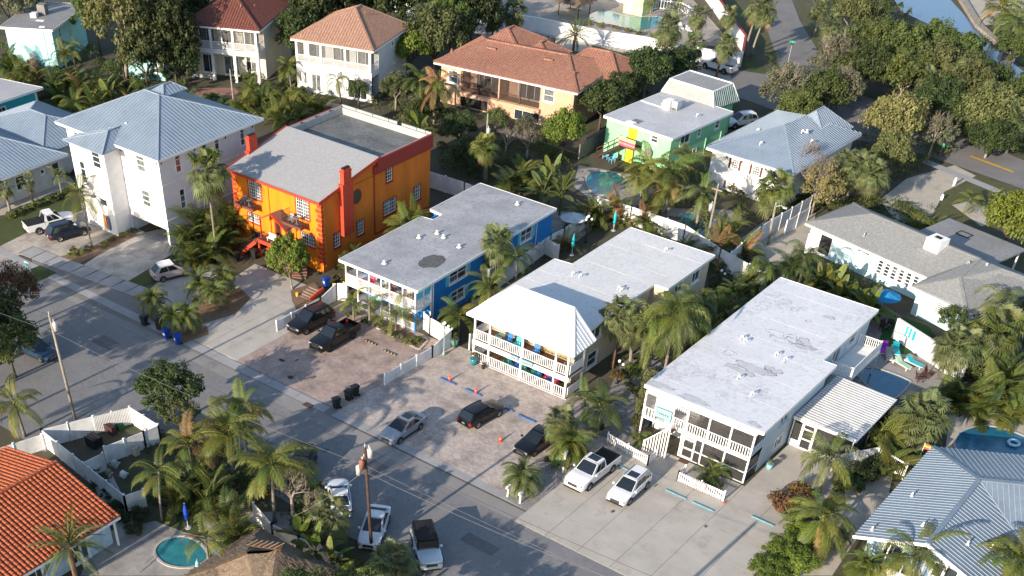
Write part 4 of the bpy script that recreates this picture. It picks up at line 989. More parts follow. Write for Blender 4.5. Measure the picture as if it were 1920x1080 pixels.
    # surfboards hung on the tower foot
    for i, c in enumerate(((.7, .45, .05), (.6, .12, .03), (.05, .12, .2))):
        s = thing('surfboard', ['yellow surfboard hung on the white tower wall', 'orange surfboard beside the yellow one on the white tower', 'navy surfboard nearest the corner of the white tower'][i], 'surfboard', (X0+7.2+i*.42, Y0+TY-.14, .35), 0, 'surfboards on the white tower')
        mb = MB().lathe([(.02, 0), (.15, .25), (.2, .8), (.16, 1.4), (.02, 1.75)], 12); me = mb.mesh('surfboard', True); me.materials.append(mat('board_%d' % i, c, .4, .1, 3))
        ch = link('board', me, s); ch.scale = (1, .25, 1)
        part('stripe', mbox(-.02, .02, -.06, -.045, .2, 1.5), WHITE, s)
    return t
house_white()
# ================================================================ houses behind, each root turned as its lot is
def simple_walls(t, m, x0, x1, y0, y1, z, opsS=(), opsE=(), opsW=(), mf=None, mg=None, mc=None, z0=0, **k):
    mf = mf or TRIM; mg = mg or GLASS
    wall(t, m, 'S', y0, x0, x1, z0, z, ops=opsS); wall(t, m, 'E', x1, y0, y1, z0, z, ops=opsE); wall(t, m, 'N', y1, x0, x1, z0, z); wall(t, m, 'W', x0, y0, y1, z0, z, ops=opsW)
    for o in opsS: window(t, 'S', y0, o, mf, mg, 2 if o[1]-o[0] > 1.3 else 1, 1 if o[1]-o[0] > 1.3 else 2, mc=mc, **k)
    for o in opsE: window(t, 'E', x1, o, mf, mg, 2 if o[1]-o[0] > 1.3 else 1, 1 if o[1]-o[0] > 1.3 else 2, mc=mc, **k)
    for o in opsW: window(t, 'W', x0, o, mf, mg, 1, 2, mc=mc, **k)
def tile_mats(nm, c, c2):
    return mat(nm+'_tile', c, .8, .15, 1.2, col2=c2, fine=.25, fscale=5, bump=.3, bscale=6), mat(nm+'_tile_row', c, .8, .15, 2.5, col2=c2, fine=.3, fscale=6)
# cream house with brown tiles (top, left of centre)
def house_porch(pos, rz, label, Wd, D, ze, apex, tm, tr, wallm, bays, lower, name='villa'):
    t = thing(name, label, 'house', (*pos, 0), R_(rz))
    polys, cps = hip4(-.35, Wd, -.35, D, ze, *apex)
    tile_roof(t, polys, tm, tr, .42, .26, .15); caps(t, cps, tr, .3, .16)
    part('fascia', MB().box(-.36, Wd+.01, -.42, -.36, ze-.3, ze-.1), TRIM, t); part('fascia', MB().box(Wd+.0, Wd+.06, -.36, D, ze-.3, ze-.1), TRIM, t)
    part('soffit', mbox(-.3, Wd-.05, -.3, D-.05, ze-.2, ze-.14), TRIM, t)
    z2 = ze-3.0
    wall(t, wallm, 'E', Wd-.5, 2.4, D-.6, 0, ze-.2, ops=[(D*.55, D*.55+.7, z2+1.6, z2+2.1), (D*.6, D*.6+.5, z2-.7, z2-.2)]); window(t, 'E', Wd-.5, (D*.55, D*.55+.7, z2+1.6, z2+2.1), TRIM, GLASS, 1, 1)
    window(t, 'E', Wd-.5, (D*.6, D*.6+.5, z2-.7, z2-.2), TRIM, GLASS, 1, 1)
    wall(t, wallm, 'N', D-.6, .1, Wd-.5, 0, ze-.2); wall(t, wallm, 'W', .1, 2.4, D-.6, 0, ze-.2)
    ops = [(bays[i]+.5, bays[i+1]-.5, z2+.05, z2+2.2) for i in range(len(bays)-1)]
    lo = [tuple(o) for o in lower]
    wall(t, wallm, 'S', 2.4, .1, Wd-.5, 0, ze-.2, ops=ops+lo)
    for o in ops+lo: window(t, 'S', 2.4, o, TRIM, [GLASS[0], GLASS[1]], 2, 1, sill=False)
    part('porch_floor', mbox(.1, Wd-.5, 0.02, 2.38, z2-.65, z2), WHITE, t)
    part('porch_beam', MB().box(.1, Wd-.5, .02, .2, ze-.45, ze-.2).box(Wd-.7, Wd-.5, .2, 2.38, ze-.45, ze-.2), WHITE, t)
    for b in bays:
        part('column', mbox(b-.16, b+.16, -.02, .28, z2, ze-.45), WHITE, t)
    for a, b in zip(bays[:-1], bays[1:]):
        m_ = (a+b)/2
        part('mullion', mbox(m_-.04, m_+.04, .08, .16, z2, ze-.45), WHITE, t)
        part('screen', mbox(a+.16, b-.16, .11, .115, z2, ze-.45), SCREEN2, t)
        railing(t, [(a+.16, .1), (b-.16, .1)], z2, .95, WHITE, sp=.16, bw=.05)
    railing(t, [(Wd-.58, .3), (Wd-.58, 2.3)], z2, .95, WHITE, sp=.16, bw=.05); part('screen', mbox(Wd-.58, Wd-.575, .3, 2.3, z2, ze-.45), SCREEN2, t)
    return t, z2
BT, BR = tile_mats('brown', (.20, .075, .05), (.14, .05, .04)); TT, TR = tile_mats('tan', (.40, .24, .17), (.31, .18, .13)); PT, PR = tile_mats('terracotta', (.37, .185, .125), (.27, .13, .09))
CW = mat('cream_wall', (.66, .62, .50), .85, .05, 1); SW_ = mat('soft_white_wall', (.66, .66, .64), .85, .05, 1)
t5, z2 = house_porch((-135.8, 114.4), 24, 'cream two storey house with dark brown tile roof and open double porch', 11.4, 13.5, 7.2, ((5.6, 5.4, 9.9), (5.6, 8.2, 9.9)), BT, BR, CW, [.3, 3.7, 7.1, 10.6], [(1, 3, .2, 2.6), (4.4, 6.6, .2, 2.6), (7.8, 9.4, .9, 2.2)])
for b in (.3, 3.7, 7.1, 10.6): part('column', mbox(b-.2, b+.2, 0, .32, 0, z2-.65), WHITE, t5)
railing(t5, [(.5, .1), (3.5, .1)], .1, .95, WHITE, sp=.16, bw=.05)
t6, z2 = house_porch((-120.5, 120.7), 15, 'pale two storey house with tan tile roof and screened upper porch', 12.4, 12.0, 6.8, ((7.0, 5.2, 9.9), (7.0, 6.9, 9.9)), TT, TR, SW_, [.3, 4.1, 7.9, 11.7], [(1, 3, .2, 2.6), (9, 11, .2, 2.6)])
wall(t6, SW_, 'S', .05, .1, 11.9, 0, z2-.66, ops=[(.5, .8, 1.2, 2.6), (1.3, 1.7, 1.0, 2.6), (2.5, 3.9, .3, 2.5), (4.3, 4.5, .5, 2.6), (8.2, 11.1, .2, 2.6)])
for o in [(.5, .8, 1.2, 2.6), (1.3, 1.7, 1.0, 2.6), (4.3, 4.5, .5, 2.6)]: window(t6, 'S', .05, o, TRIM, GLASS, 1, 1, sill=False, casing=0)
window(t6, 'S', .05, (2.5, 3.9, .3, 2.5), TRIM, [GLASS[1]], 2, 1, sill=False); window(t6, 'S', .05, (8.2, 11.1, .2, 2.6), TRIM, [GLASS[0]], 3, 1, sill=False)
for t_, x, y, z in ((t5, 7.5, 3.0, 9.0), (t5, 8.6, 5.4, 8.4), (t6, 3.4, 3.2, 8.2), (t6, 5.2, 3.0, 8.2), (t6, 8.3, 5.6, 9.4)): vent(t_, x, y, z, TR, 0)
part('chimney', mbox(5.0, 6.2, 5.0, 6.0, 9.4, 10.4), mat('salmon', (.5, .2, .12), .8), t5)
# long terracotta stucco house
def house_salmon():
    t = thing('salmon_house', 'peach stucco two storey house with terracotta tile roof and screened balcony', 'house', (-102.4, 129.7, 0), R_(7))
    wm = mat('peach_stucco', (.58, .36, .24), .9, .06, 1.2, bump=.2); 
    polys, cps = hip4(-.3, 21.5, -.1, 13.2, 5.2, (4.2, 6.2, 7.1), (16.6, 6.6, 7.1))
    tile_roof(t, polys, PT, PR, .36, .24, .15); caps(t, cps, PR, .34, .17)
    for (x0, x1, y0, y1, ze, ra, rb) in ((1.2, 8.5, 8.5, 16.5, 5.35, (4.6, 11.5, 7.2), (4.6, 13.2, 7.2)), (14.5, 24.0, 7.2, 15.5, 5.0, (17.5, 11.2, 7.0), (20.6, 11.2, 7.0)), (6.5, 12.8, 9.8, 15.8, 4.6, (9.6, 12.0, 6.1), (9.6, 13.5, 6.1))):
        polys, cps = hip4(x0, x1, y0, y1, ze, ra, rb); tile_roof(t, polys, PT, PR, .36, .24, .15); caps(t, cps, PR, .34, .17)
        part('rear_wall', mbox(x0+.5, x1-.5, max(y0, 12.8)+.3, y1-.5, 0, ze-.12), wm, t)
    part('fascia', MB().box(-.3, 21.5, -.17, -.1, 4.92, 5.1), TRIM, t); part('fascia', mbox(21.5, 21.56, -.1, 13.2, 4.92, 5.1), TRIM, t)
    part('soffit', mbox(-.2, 21.4, 0, 13.1, 4.98, 5.05), TRIM, t)
    ops = [(1.7, 3.1, 2.8, 4.3), (16.4, 17.9, 3.1, 4.6), (3.7, 15.9, 2.0, 4.75), (3.8, 8.0, .1, 1.4), (12.2, 16.0, .0, 1.3)]
    wall(t, wm, 'S', .6, .5, 20.8, 0, 5.0, ops=ops)
    for o in ops[:2]: window(t, 'S', .6, o, TRIM, [GLASS[1]], 1, 2)
    part('dark_room_panel', mbox(3.8, 8.0, .9, 1.0, .1, 1.4), DARK, t)  # dark colour of this panel stands for the unlit room behind
    window(t, 'S', .6, ops[4], TRIM, [GLASS[0]], 3, 1, casing=0, sill=False)
    ops = [(3, 4.2, 3, 4.4), (8, 9.2, 3, 4.4)]
    wall(t, wm, 'E', 20.8, .6, 12.8, 0, 5.0, ops=ops); wall(t, wm, 'N', 12.8, .5, 20.8, 0, 5.0); wall(t, wm, 'W', .5, .6, 12.8, 0, 5.0, ops=ops)
    for o in ops: window(t, 'E', 20.8, o, TRIM, GLASS, 1, 2); window(t, 'W', .5, o, TRIM, GLASS, 1, 2)
    # recessed balcony
    wi = [(5.0, 8.5, 2.1, 4.5), (11.6, 15.2, 2.1, 4.5)]
    wall(t, wm, 'S', 2.6, 3.7, 15.9, 1.9, 4.95, ops=wi, name='balcony_wall')
    for o in wi: window(t, 'S', 2.6, o, TRIM, [GLASS[0], GLASS[2]], 3, 1, sill=False)
    part('balcony_floor', mbox(3.7, 15.9, .2, 2.58, 1.75, 1.98), mat('balcony_tan', (.3, .2, .15), .8), t)
    part('balcony_band', mbox(3.5, 16.1, .1, .58, 1.55, 1.99), wm, t)
    for x in (3.72, 15.8): part('balcony_side', mbox(x, x+.1, .77, 2.55, 2, 4.95), wm, t)
    dm = mat('bronze_frame', (.10, .06, .04), .5)
    for x in (6.6, 9.7, 12.9): part('column', mbox(x-.09, x+.09, .5, .7, 1.99, 4.9), wm if x == 9.7 else dm, t)
    part('balcony_side', mbox(9.65, 9.75, .8, 2.55, 2, 4.95), wm, t)
    r = [3.75, 6.6, 9.7, 12.9, 15.85]
    for a, b in zip(r[:-1], r[1:]):
        part('screen', mbox(a+.1, b-.1, .62, .625, 2, 4.9), mat('bronze_screen', (.08, .06, .05), .8, .02, 2, alpha=.3), t); railing(t, [(a+.1, .55), (b-.1, .55)], 2, .95, dm, sp=.18, bw=.025, rail=.05)
    for x, y, z in ((6.0, 4.6, 6.65), (14.6, 4.8, 6.65)): part('roof_vent', mbox(x-.7, x+.7, y-.2, y+.25, z, z+.16), PR, t)
    for x, y, z in ((.9, 2.6, 6.0), (19.2, 3.4, 6.1)): vent(t, x, y, z, PR, 2)
    return t
house_salmon()
# green house
def house_green():
    t = thing('green_house', 'mint green two storey house with flat white roof, yellow stripe and mansard rear', 'house', (-74.9, 129.6, 0), R_(-6))
    gm = mat('mint_stucco', (.28, .62, .33), .8, .05, 1.2); ye = mat('yellow_stripe', (.85, .68, .03), .7, .03); dw = mat('dark_brown_wood', (.07, .03, .02), .7)
    rm = membrane('green_house_membrane', (.50, .51, .52), (.42, .43, .45), amt=.4)
    flat_roof(t, [(.0, -.4), (10.5, -.4), (10.5, 12.4), (0, 12.4)], 4.6, .24, rm, WHITE)
    oS = [(7.2, 8.2, 3.3, 4.1)]; oE = [(2.0, 3.9, 3.1, 4.15), (5.6, 6.2, 3.2, 4.1), (9.3, 10.2, 3.2, 4.15), (5.2, 5.9, .8, 1.8)]
    simple_walls(t, gm, .3, 10.2, 0, 12.0, 4.36, oS, oE, [(3, 4, 3, 4.1), (8, 9, 3, 4.1)])
    part('yellow_stripe', mbox(3.8, 5.1, -.03, 0.0, 0, 4.36), ye, t)
    for y in (4.6, 7.9): part('downpipe', MB().tube([(10.27, y+3, .6), (10.27, y+3, 2.6)], .05, 6), mat('pale_green', (.4, .7, .5), .6), t)
    # mansard part
    mm = mat('weathered_mansard_shingle', (.34, .34, .33), .95, .1, 2, fine=.2, fscale=7); gs = mat('mansard_seam_green', (.30, .38, .36), .6, .1)
    B = [(-.3, 11.9, 4.55), (7.9, 11.9, 4.4), (7.9, 17.8, 4.0), (-.3, 17.8, 4.0)]; T = [(.3, 12.6, 6.05), (6.95, 12.6, 6.05), (6.95, 17.0, 6.05), (.3, 17.0, 6.05)]
    roof_plane(t, [B[0], B[1], T[1], T[0]], mm, .08); roof_plane(t, [B[2], B[3], T[3], T[2]], mm, .08); roof_plane(t, [B[3], B[0], T[0], T[3]], mm, .08)
    metal_roof(t, [[B[1], B[2], T[2], T[1]]], mat('mansard_green', (.22, .27, .26), .7), gs, .42, .08, .07)
    roof_plane(t, T, membrane('mansard_top', (.30, .30, .29), (.24, .24, .235), amt=.2), .1)
    caps(t, [(T[i], T[(i+1) % 4]) for i in range(4)]+[(B[0], T[0]), (B[1], T[1]), (B[2], T[2]), (B[0], B[1])], WHITE, .16, .12)
    part('rear_wall', mbox(.1, 7.4, 12.05, 17.3, 0, 4.0), gm, t)
    # things on the roof
    part('roof_pad', mbox(3.5, 4.7, .4, 1.6, 4.6, 4.63), mat('pad_grey', (.2, .2, .21)), t); part('scupper', mbox(3.4, 4.6, -.5, .3, 4.6, 4.8), WHITE, t)
    part('curb', mbox(.1, 4.6, 7.0, 7.12, 4.6, 4.7), WHITE, t); vent(t, 3.0, 7.6, 4.6, WHITE, 1); vent(t, 8.3, 7.6, 4.6, WHITE, 1)
    # outside stair and landing
    part('landing', mbox(3.8, 6.1, -1.6, -.03, 2.25, 2.4), dw, t)
    st = MB()
    for i in range(8): st.box(3.8-(i+1)*.42, 3.8-i*.42, -1.6, -.5, 2.4-(i+1)*.28-.05, 2.4-(i+1)*.28)
    st.bar((3.8, -1.62, 2.2), (.5, -1.62, 0), .06, .25); st.bar((3.8, -.48, 2.2), (.5, -.48, 0), .06, .25); part('stair', st, dw, t)
    part('handrail', MB().bar((3.8, -1.62, 3.35), (.5, -1.62, 1.1), .08, .1), dw, t); part('handrail', MB().bar((3.8, -1.62, 2.9), (.5, -1.62, .65), .06, .07), dw, t)
    for i in range(5): x = .5+i*.82; part('post', mbox(x-.04, x+.04, -1.66, -1.58, .1+i*.55, 1.1+i*.56), dw, t)
    for x in (3.85, 6.05): part('post', mbox(x-.06, x+.06, -1.62, -1.5, 0, 3.5), dw, t)
    for z0, c in ((2.45, (.75, .10, .22)), (2.65, (.85, .3, .2)), (2.85, (.75, .08, .2)), (3.05, (.9, .45, .2)), (3.25, (.85, .7, .35))):
        part('towel_stripe', MB().box(3.7, 6.2, -1.72, -1.68, z0, z0+.2), mat('towel_%d' % int(z0*100), c, .9), t)
    return t
house_green()
t = thing('rooftop_unit', 'white and grey rooftop air unit on the green house roof', 'air conditioner', (-69.9, 136.5, 4.6), R_(-6))
part('duct_box', MB().box(-.7, .35, -.5, .8, 0, 1.0), WHITE, t); part('case', MB().box(.42, 1.3, -.2, .8, .35, 1.15), mat('ac_grey', (.3, .3, .3)), t)
for a in (.5, 1.2): part('leg', mbox(a-.03, a+.03, -.1, .7, 0, .35), GREYMET, t)
t = thing('satellite_dish', 'grey satellite dish on the mint green wall above the palms', 'satellite dish', (-67.6, 128.4, 2.1))
part('dish', MB().lathe([(.02, 0), (.3, .04), (.5, .14), (.52, .16), (.3, .07), (.02, .03)], 16), mat('dish_grey', (.3, .31, .32)), t).rotation_euler = (R_(70), 0, R_(20)); part('arm', MB().tube([(0, 0, -.5), (0, 0, 0), (.35, -.5, .1)], .03, 5), GREYMET, t)
# white house with blue metal roof
def house_bluehip():
    t = thing('white_cottage', 'white two storey cottage with pale blue metal hip roof and brown shutters', 'house', (-60, 129.1, 0), R_(-3))
    bs = mat('brown_shutter', (.13, .05, .035), .6)
    polys, cps = hip4(-.3, 11.3, -.1, 16.4, 4.4, (5.3, 7.4, 6.35), (6.0, 11.6, 6.35))
    metal_roof(t, polys, BLUEMET, BLUESEAM, .42, .05, .05); caps(t, cps, BLUESEAM, .16, .05)
    polys, cps = hip4(3.5, 9.6, 10.5, 17.6, 4.45, (6.5, 12.6, 6.9), (6.5, 14.6, 6.9)); metal_roof(t, polys, BLUEMET, BLUESEAM, .42, .05, .05); caps(t, cps, BLUESEAM, .16, .05)
    part('fascia', mbox(-.3, 11.3, -.16, -.1, 4.1, 4.33), TRIM, t); part('fascia', mbox(11.3, 11.36, -.1, 16.4, 4.1, 4.33), TRIM, t)
    oS = [(3.1, 3.95, 2.7, 3.75), (5.9, 6.8, 2.7, 3.75), (3.0, 3.7, .3, 1.1)]
    wall(t, WHITE, 'S', .5, .3, 10.7, 0, 4.2, ops=oS); wall(t, WHITE, 'E', 10.7, .5, 15.8, 0, 4.2, ops=[(4, 5, 2.7, 3.7), (9, 10, 2.7, 3.7)]); wall(t, WHITE, 'N', 15.8, .3, 10.7, 0, 4.2); wall(t, WHITE, 'W', .3, .5, 15.8, 0, 4.2)
    for o in oS: window(t, 'S', .5, o, TRIM, [GLASS[1]], 1, 2, shut=bs, shutw=.26, munt=(3, 4))
    for a in (4, 9): window(t, 'E', 10.7, (a, a+1, 2.7, 3.7), TRIM, GLASS, 1, 2)
    for x in (2.4, 4.4, 7.6, 9.2): part('bracket', mbox(x-.06, x+.06, .18, .5, 3.7, 4.1), bs, t)
    for x, y, z, k in ((3.0, 5.4, 5.5, 1), (5.0, 2.8, 5.2, 1), (7.6, 7.6, 5.9, 1), (7.9, 8.3, 5.9, 2), (9.2, 7.2, 5.3, 1)): vent(t, x, y, z, WHITE, k)
    return t
house_bluehip()
# grey shingled bungalow
def house_grey():
    t = thing('grey_bungalow', 'long white bungalow with grey shingle roof, louvred windows and low chimney', 'house', (-42.6, 120.5, 0), R_(-14))
    sh = mat('grey_roof_shingle', (.27, .275, .27), .95, .12, 4, fine=.25, fscale=5); aq = mat('pale_aqua_wall', (.55, .74, .74), .8, .05)
    P = {k: v for k, v in dict(A=(-.5, 0, 3.0), B=(15.2, 0, 3.0), E=(-.7, 8.4, 3.0), F=(24, 8.8, 3.0), r0=(4.3, 4.5, 4.5), r1=(17.4, 4.6, 4.5), w0=(15.4, -2.9, 3.0), w1=(21.5, -2.7, 3.0), wr=(18.4, 0, 4.2), G=(24, 4, 3.0)).items()}
    for q in ([P['A'], P['B'], P['r1'], P['r0']], [P['E'], P['A'], P['r0']], [P['E'], P['r0'], P['r1'], (20, 4.6, 4.5), (24, 8.6, 3.0)], [P['w0'], P['w1'], P['wr']], [P['w0'], P['wr'], P['r1'], P['B']], [P['w1'], (24, 8.6, 3), (20, 4.6, 4.5), P['r1'], P['wr']]):
        roof_plane(t, q, sh, .14)
    caps(t, [(P['r0'], P['r1']), (P['A'], P['r0']), (P['E'], P['r0']), (P['w0'], P['wr']), (P['w1'], P['wr']), (P['wr'], P['r1'])], sh, .3, .05)
    part('fascia', mbox(-.5, 15.2, -.06, 0, 2.72, 2.9), TRIM, t); part('fascia', mbox(15.4, 21.4, -2.96, -2.9, 2.72, 2.9), TRIM, t)
    ops = [(9.0+i*.88, 9.0+i*.88+.62, .9, 2.3) for i in range(7)]+[(6.1, 7.8, 2.15, 2.55), (1.4, 3.0, .2, 2.3)]
    wall(t, aq, 'S', .6, 0, 15.6, 0, 2.85, ops=ops)
    for o in ops[:7]: window(t, 'S', .6, o, TRIM, GLASS, 1, 4, casing=.08)
    window(t, 'S', .6, ops[7], TRIM, GLASS, 3, 1); window(t, 'S', .6, ops[8], TRIM, [DARK], 1, 1)
    d = part('open_door', MB().bar((1.35, .5, 1.2), (.6, -.5, 1.2), .06, 2.2), TRIM, t)
    wall(t, aq, 'S', -2.3, 15.9, 21.0, 0, 2.85, ops=[(18.2, 19.3, 1.1, 2.3)]); window(t, 'S', -2.3, (18.2, 19.3, 1.1, 2.3), TRIM, [GLASS[1]], 1, 6)
    wall(t, aq, 'W', 15.9, -2.3, .6, 0, 2.85); wall(t, WHITE, 'E', 21.0, -2.3, 8.2, 0, 2.85); wall(t, WHITE, 'N', 8.2, 0, 21, 0, 2.85); wall(t, WHITE, 'W', 0, .6, 8.2, 0, 2.85)
    ch = part('chimney', MB().box(12.0, 13.7, 3.0, 4.6, 3.4, 5.2), WHITE, t); part('chimney_cap', mbox(12.5, 13.2, 3.6, 4.0, 5.2, 5.28), DARK, ch)
    vent(t, 18.6, 4.0, 4.4, GREYMET, 2); vent(t, 6.0, 1.4, 3.5, GREYMET, 0); vent(t, 17.0, 3.2, 4.1, GREYMET, 1)
    c = thing('carport', 'flat grey roofed carport behind the long shingled bungalow', 'carport', (-42.6, 120.5, 0), R_(-14))
    r = part('roof', mbox(7.8, 17.2, 9.0, 14.2, 2.6, 2.8), membrane('carport_grey', (.25, .255, .25), (.2, .2, .2), amt=.2), c)
    part('hatch', MB().box(10.6, 11.9, 11.4, 11.5, 2.8, 2.86).box(10.6, 11.9, 12.4, 12.5, 2.8, 2.86).box(10.5, 10.6, 11.4, 12.5, 2.8, 2.86).box(11.9, 12.0, 11.4, 12.5, 2.8, 2.86), DARK, r)
    for x in (8.2, 12.5, 16.8):
        for y in (9.3, 13.9): part('post', mbox(x-.07, x+.07, y-.07, y+.07, 0, 2.6), WHITE, c)
house_grey()
# metal roofed house, lower right
def house_metal():
    t = thing('metal_roof_house', 'low white house with blue grey ribbed metal roof at the lower right', 'house', (-16, 73.2, 0))
    m = mat('slate_blue_metal', (.18, .23, .29), .45, .12, .5, spec=.5, fine=.08, fscale=4); s = mat('slate_blue_seam', (.31, .37, .43), .35, .05, 2)
    J = Vector((5.1, 9.8, 4.7)); u = Vector((.86, .5, 0)); n = Vector((.5, -.86, 0)); K = Vector((0, 15.0, 2.8)); V = Vector((10.2, 6.9, 2.8))
    R0 = Vector((5.1, -.4, 4.7)); A = Vector((0, -.4, 2.8)); B = Vector((10.2, -.4, 2.8)); n5 = n*5.2
    metal_roof(t, [[A, K, J, R0]], m, s, .40, .05, .05, along=(1, 0, 0)); metal_roof(t, [[B, V, J, R0]], m, s, .40, .05, .05, along=(1, 0, 0))
    Je = J+u*14; Ke = K+u*14; Ve = Vector((Je.x+n5.x, Je.y+n5.y, 2.8))
    metal_roof(t, [[K, Ke, Je, J]], m, s, .40, .05, .05, along=n); metal_roof(t, [[V, Ve, Je, J]], m, s, .40, .05, .05, along=n)
    caps(t, [(R0, J), (J, Je), (J, K)], m, .38, .08); caps(t, [(J, V)], s, .1, .04)
    part('barge_board', MB().bar((0, -.45, 2.72), (5.1, -.45, 4.6), .06, .25).bar((10.2, -.45, 2.72), (5.1, -.45, 4.6), .06, .25), TRIM, t)
    bl = mat('pale_blue_wall', (.4, .55, .68), .7)
    ops = [(2.0, 3.4, .8, 2.1), (5.8, 7.6, .8, 2.1)]
    wall(t, bl, 'S', 1.6, .7, 9.5, 0, 2.75, ops=ops)
    for o in ops: window(t, 'S', 1.6, o, TRIM, GLASS, 2, 1)
    part('gable', MB().face([(.4, 1.6, 2.75), (9.8, 1.6, 2.75), (5.1, 1.6, 4.55)]), bl, t)
    wall(t, bl, 'W', .7, 1.6, 14.6, 0, 2.85, ops=[(3, 4.2, 1, 2.2), (7, 8.2, 1, 2.2), (11, 12.2, 1, 2.2)])
    for a in (3, 7, 11): window(t, 'W', .7, (a, a+1.2, 1, 2.2), TRIM, GLASS, 1, 2)
    wall(t, bl, 'E', 9.5, 1.6, 7.2, 0, 2.75); 
    part('porch_screen_wall', MB().box(1.2, 9.6, .2, .3, 0.0, .9), WHITE, t)
    for i in range(7): part('post', mbox(1.2+i*1.38, 1.3+i*1.38, .2, .3, .9, 2.9), WHITE, t)
    for x, y, z in ((1.6, 6.2, 3.5), (3.9, 1.9, 4.35), (.9, .6, 3.2), (7.2, 2.4, 4.0), (8.6, 4.0, 3.5)): vent(t, x, y, z, WHITE, 0)
house_metal()
# terracotta roof, lower left
def house_terra():
    t = thing('terracotta_house', 'low white house with bright orange barrel tile roof at the lower left corner', 'house', (-74.7, 14.0, 0))
    a, b = tile_mats('orange_barrel', (.50, .145, .06), (.36, .095, .045))
    ridge = [(7.1, -.2, 4.45), (7.1, 24.4, 4.45)]
    for q in ([(14.3, -.2, 2.75), (14.3, 24.4, 2.75), ridge[1], ridge[0]], [(-.1, 24.4, 2.75), (-.1, -.2, 2.75), ridge[0], ridge[1]]):
        r = roof_plane(t, q, a, .14); lines, n = _clip_lines(q, .38)
        for p0, p1 in lines:
            p0, p1 = (p0, p1) if p0.z < p1.z else (p1, p0)
            d = p1-p0; k = 16; mb = MB(); up = n
            side = d.cross(up).normalized()
            for i in range(k):      # lapped tiles, each a little higher at its lower end
                s0 = p0+d*(i/k); s1 = p0+d*((i+1)/k)+d.normalized()*.03
                ring = []
                for q_, rr, hh in ((s0, .155, .045), (s1, .125, .0)):
                    ring.append([q_+side*(rr*math.cos(g))+up*(rr*math.sin(g)*.9+hh) for g in [math.pi*j/5 for j in range(6)]])
                for j in range(5): mb.face([ring[0][j], ring[0][j+1], ring[1][j+1], ring[1][j]])
                mb.face(ring[0])
            part('tile_row', mb, b, r)
    caps(t, [tuple(ridge)], b, .36, .2)
    for i in range(40): part('ridge_tile', MB().bar((7.1, 24.4-i*.6, 4.58), (7.1, 23.9-i*.6, 4.62), .3, .12), b, t) if i < 12 else None
    simple_walls(t, mat('pale_blue_stucco', (.45, .58, .66), .8), .7, 13.5, .5, 23.8, 2.7, (), [(20, 21.5, .2, 2.1), (16, 17.5, .9, 2.1), (12, 13.5, .9, 2.1)])
    part('fascia', mbox(14.3, 14.36, -.2, 24.4, 2.5, 2.72), TRIM, t)
    for y in (23.9, 20.5, 17): part('post', mbox(13.95, 14.1, y-.07, y+.07, 0, 2.6), TRIM, t)
house_terra()
# left edge houses
t = thing('board_house', 'white board and batten house with pale blue metal roof at the left edge', 'house', (-119.4, 79.6, 0), R_(0))
WB = mat('board_batten_white', (.60, .60, .57), .8, .05)
polys, cps = hip4(-17.5, 0, -18, .3, 3.3, (-8.9, -9.0, 5.4), (-8.9, -5.5, 5.4)); metal_roof(t, polys, BLUEMET, BLUESEAM, .46, .05, .05); caps(t, cps, BLUESEAM, .2, .07)
polys, cps = hip4(-17.5, -2.0, -2.0, 9.0, 3.35, (-10.5, 3.2, 5.3), (-7.5, 3.2, 5.3)); metal_roof(t, polys, BLUEMET, BLUESEAM, .46, .05, .05); caps(t, cps, BLUESEAM, .2, .07)
ops = [(-16, -14.8, 1.2, 2.6), (-11.2, -10, 1.1, 2.6), (-7.2, -6.0, 1.1, 2.6), (-3.6, -3.1, 1.9, 2.4), (-1.9, -.9, 1.1, 2.6)]
wall(t, WB, 'E', -.6, -17.4, -.3, 0, 3.1, ops=ops); wall(t, WB, 'S', -17.4, -17, -.6, 0, 3.1); wall(t, WB, 'N', 8.4, -17, -2.6, 0, 3.1); wall(t, WB, 'N', -.3, -2.6, -.6, 0, 3.1); wall(t, WB, 'E', -2.6, -.3, 8.4, 0, 3.1)
for o in ops: window(t, 'E', -.6, o, TRIM, [GLASS[0]], 1, 1 if o[3]-o[2] < 1 else 2)
for i in range(42):
    y = -17.2+i*.41
    if not any(o[0]-.2 < y < o[1]+.2 for o in ops): part('batten', mbox(-.6, -.55, y-.03, y+.03, .1, 3.05), WB, t)
part('fascia', mbox(0, .06, -18, .3, 3.05, 3.25), TRIM, t); vent(t, -4.4, -8, 4.45, WHITE, 1); vent(t, -1.2, -11.5, 3.6, WHITE, 1)
t = thing('turquoise_cottage', 'single storey turquoise cottage with pale grey roof at the left edge', 'house', (-146.5, 74.5, 0), 0)
TQ = mat('turquoise_stucco', (.03, .40, .44), .8, .05, 1)
wall(t, TQ, 'E', 7.6, -2, 15.5, 0, 3.75, ops=[(9.2, 10.4, 1.9, 3.1), (3, 4.2, 1.9, 3.1)]); wall(t, TQ, 'N', 15.5, 0, 7.6, 0, 3.75); wall(t, TQ, 'S', -2, 0, 7.6, 0, 3.75); wall(t, TQ, 'W', 0, -2, 15.5, 0, 3.75)
for a in (9.2, 3): window(t, 'E', 7.6, (a, a+1.2, 1.9, 3.1), TRIM, GLASS, 2, 2)
flat_roof(t, [(-.4, -2.4), (8.0, -2.4), (8.0, 16.4), (-.4, 14.5)], 4.0, .24, membrane('cottage_roof', (.42, .42, .42), (.36, .36, .37), amt=.3), WHITE); part('corner_board', mbox(7.6, 7.66, 15.2, 15.5, 0, 3.7), WHITE, t)
t = thing('aqua_house', 'pale aqua two storey house with flat grey roof and rooftop unit, top left', 'house', (-159.7, 99.8, 0), R_(30))
AQ = mat('pale_aqua_stucco', (.36, .66, .66), .85, .06, 1)
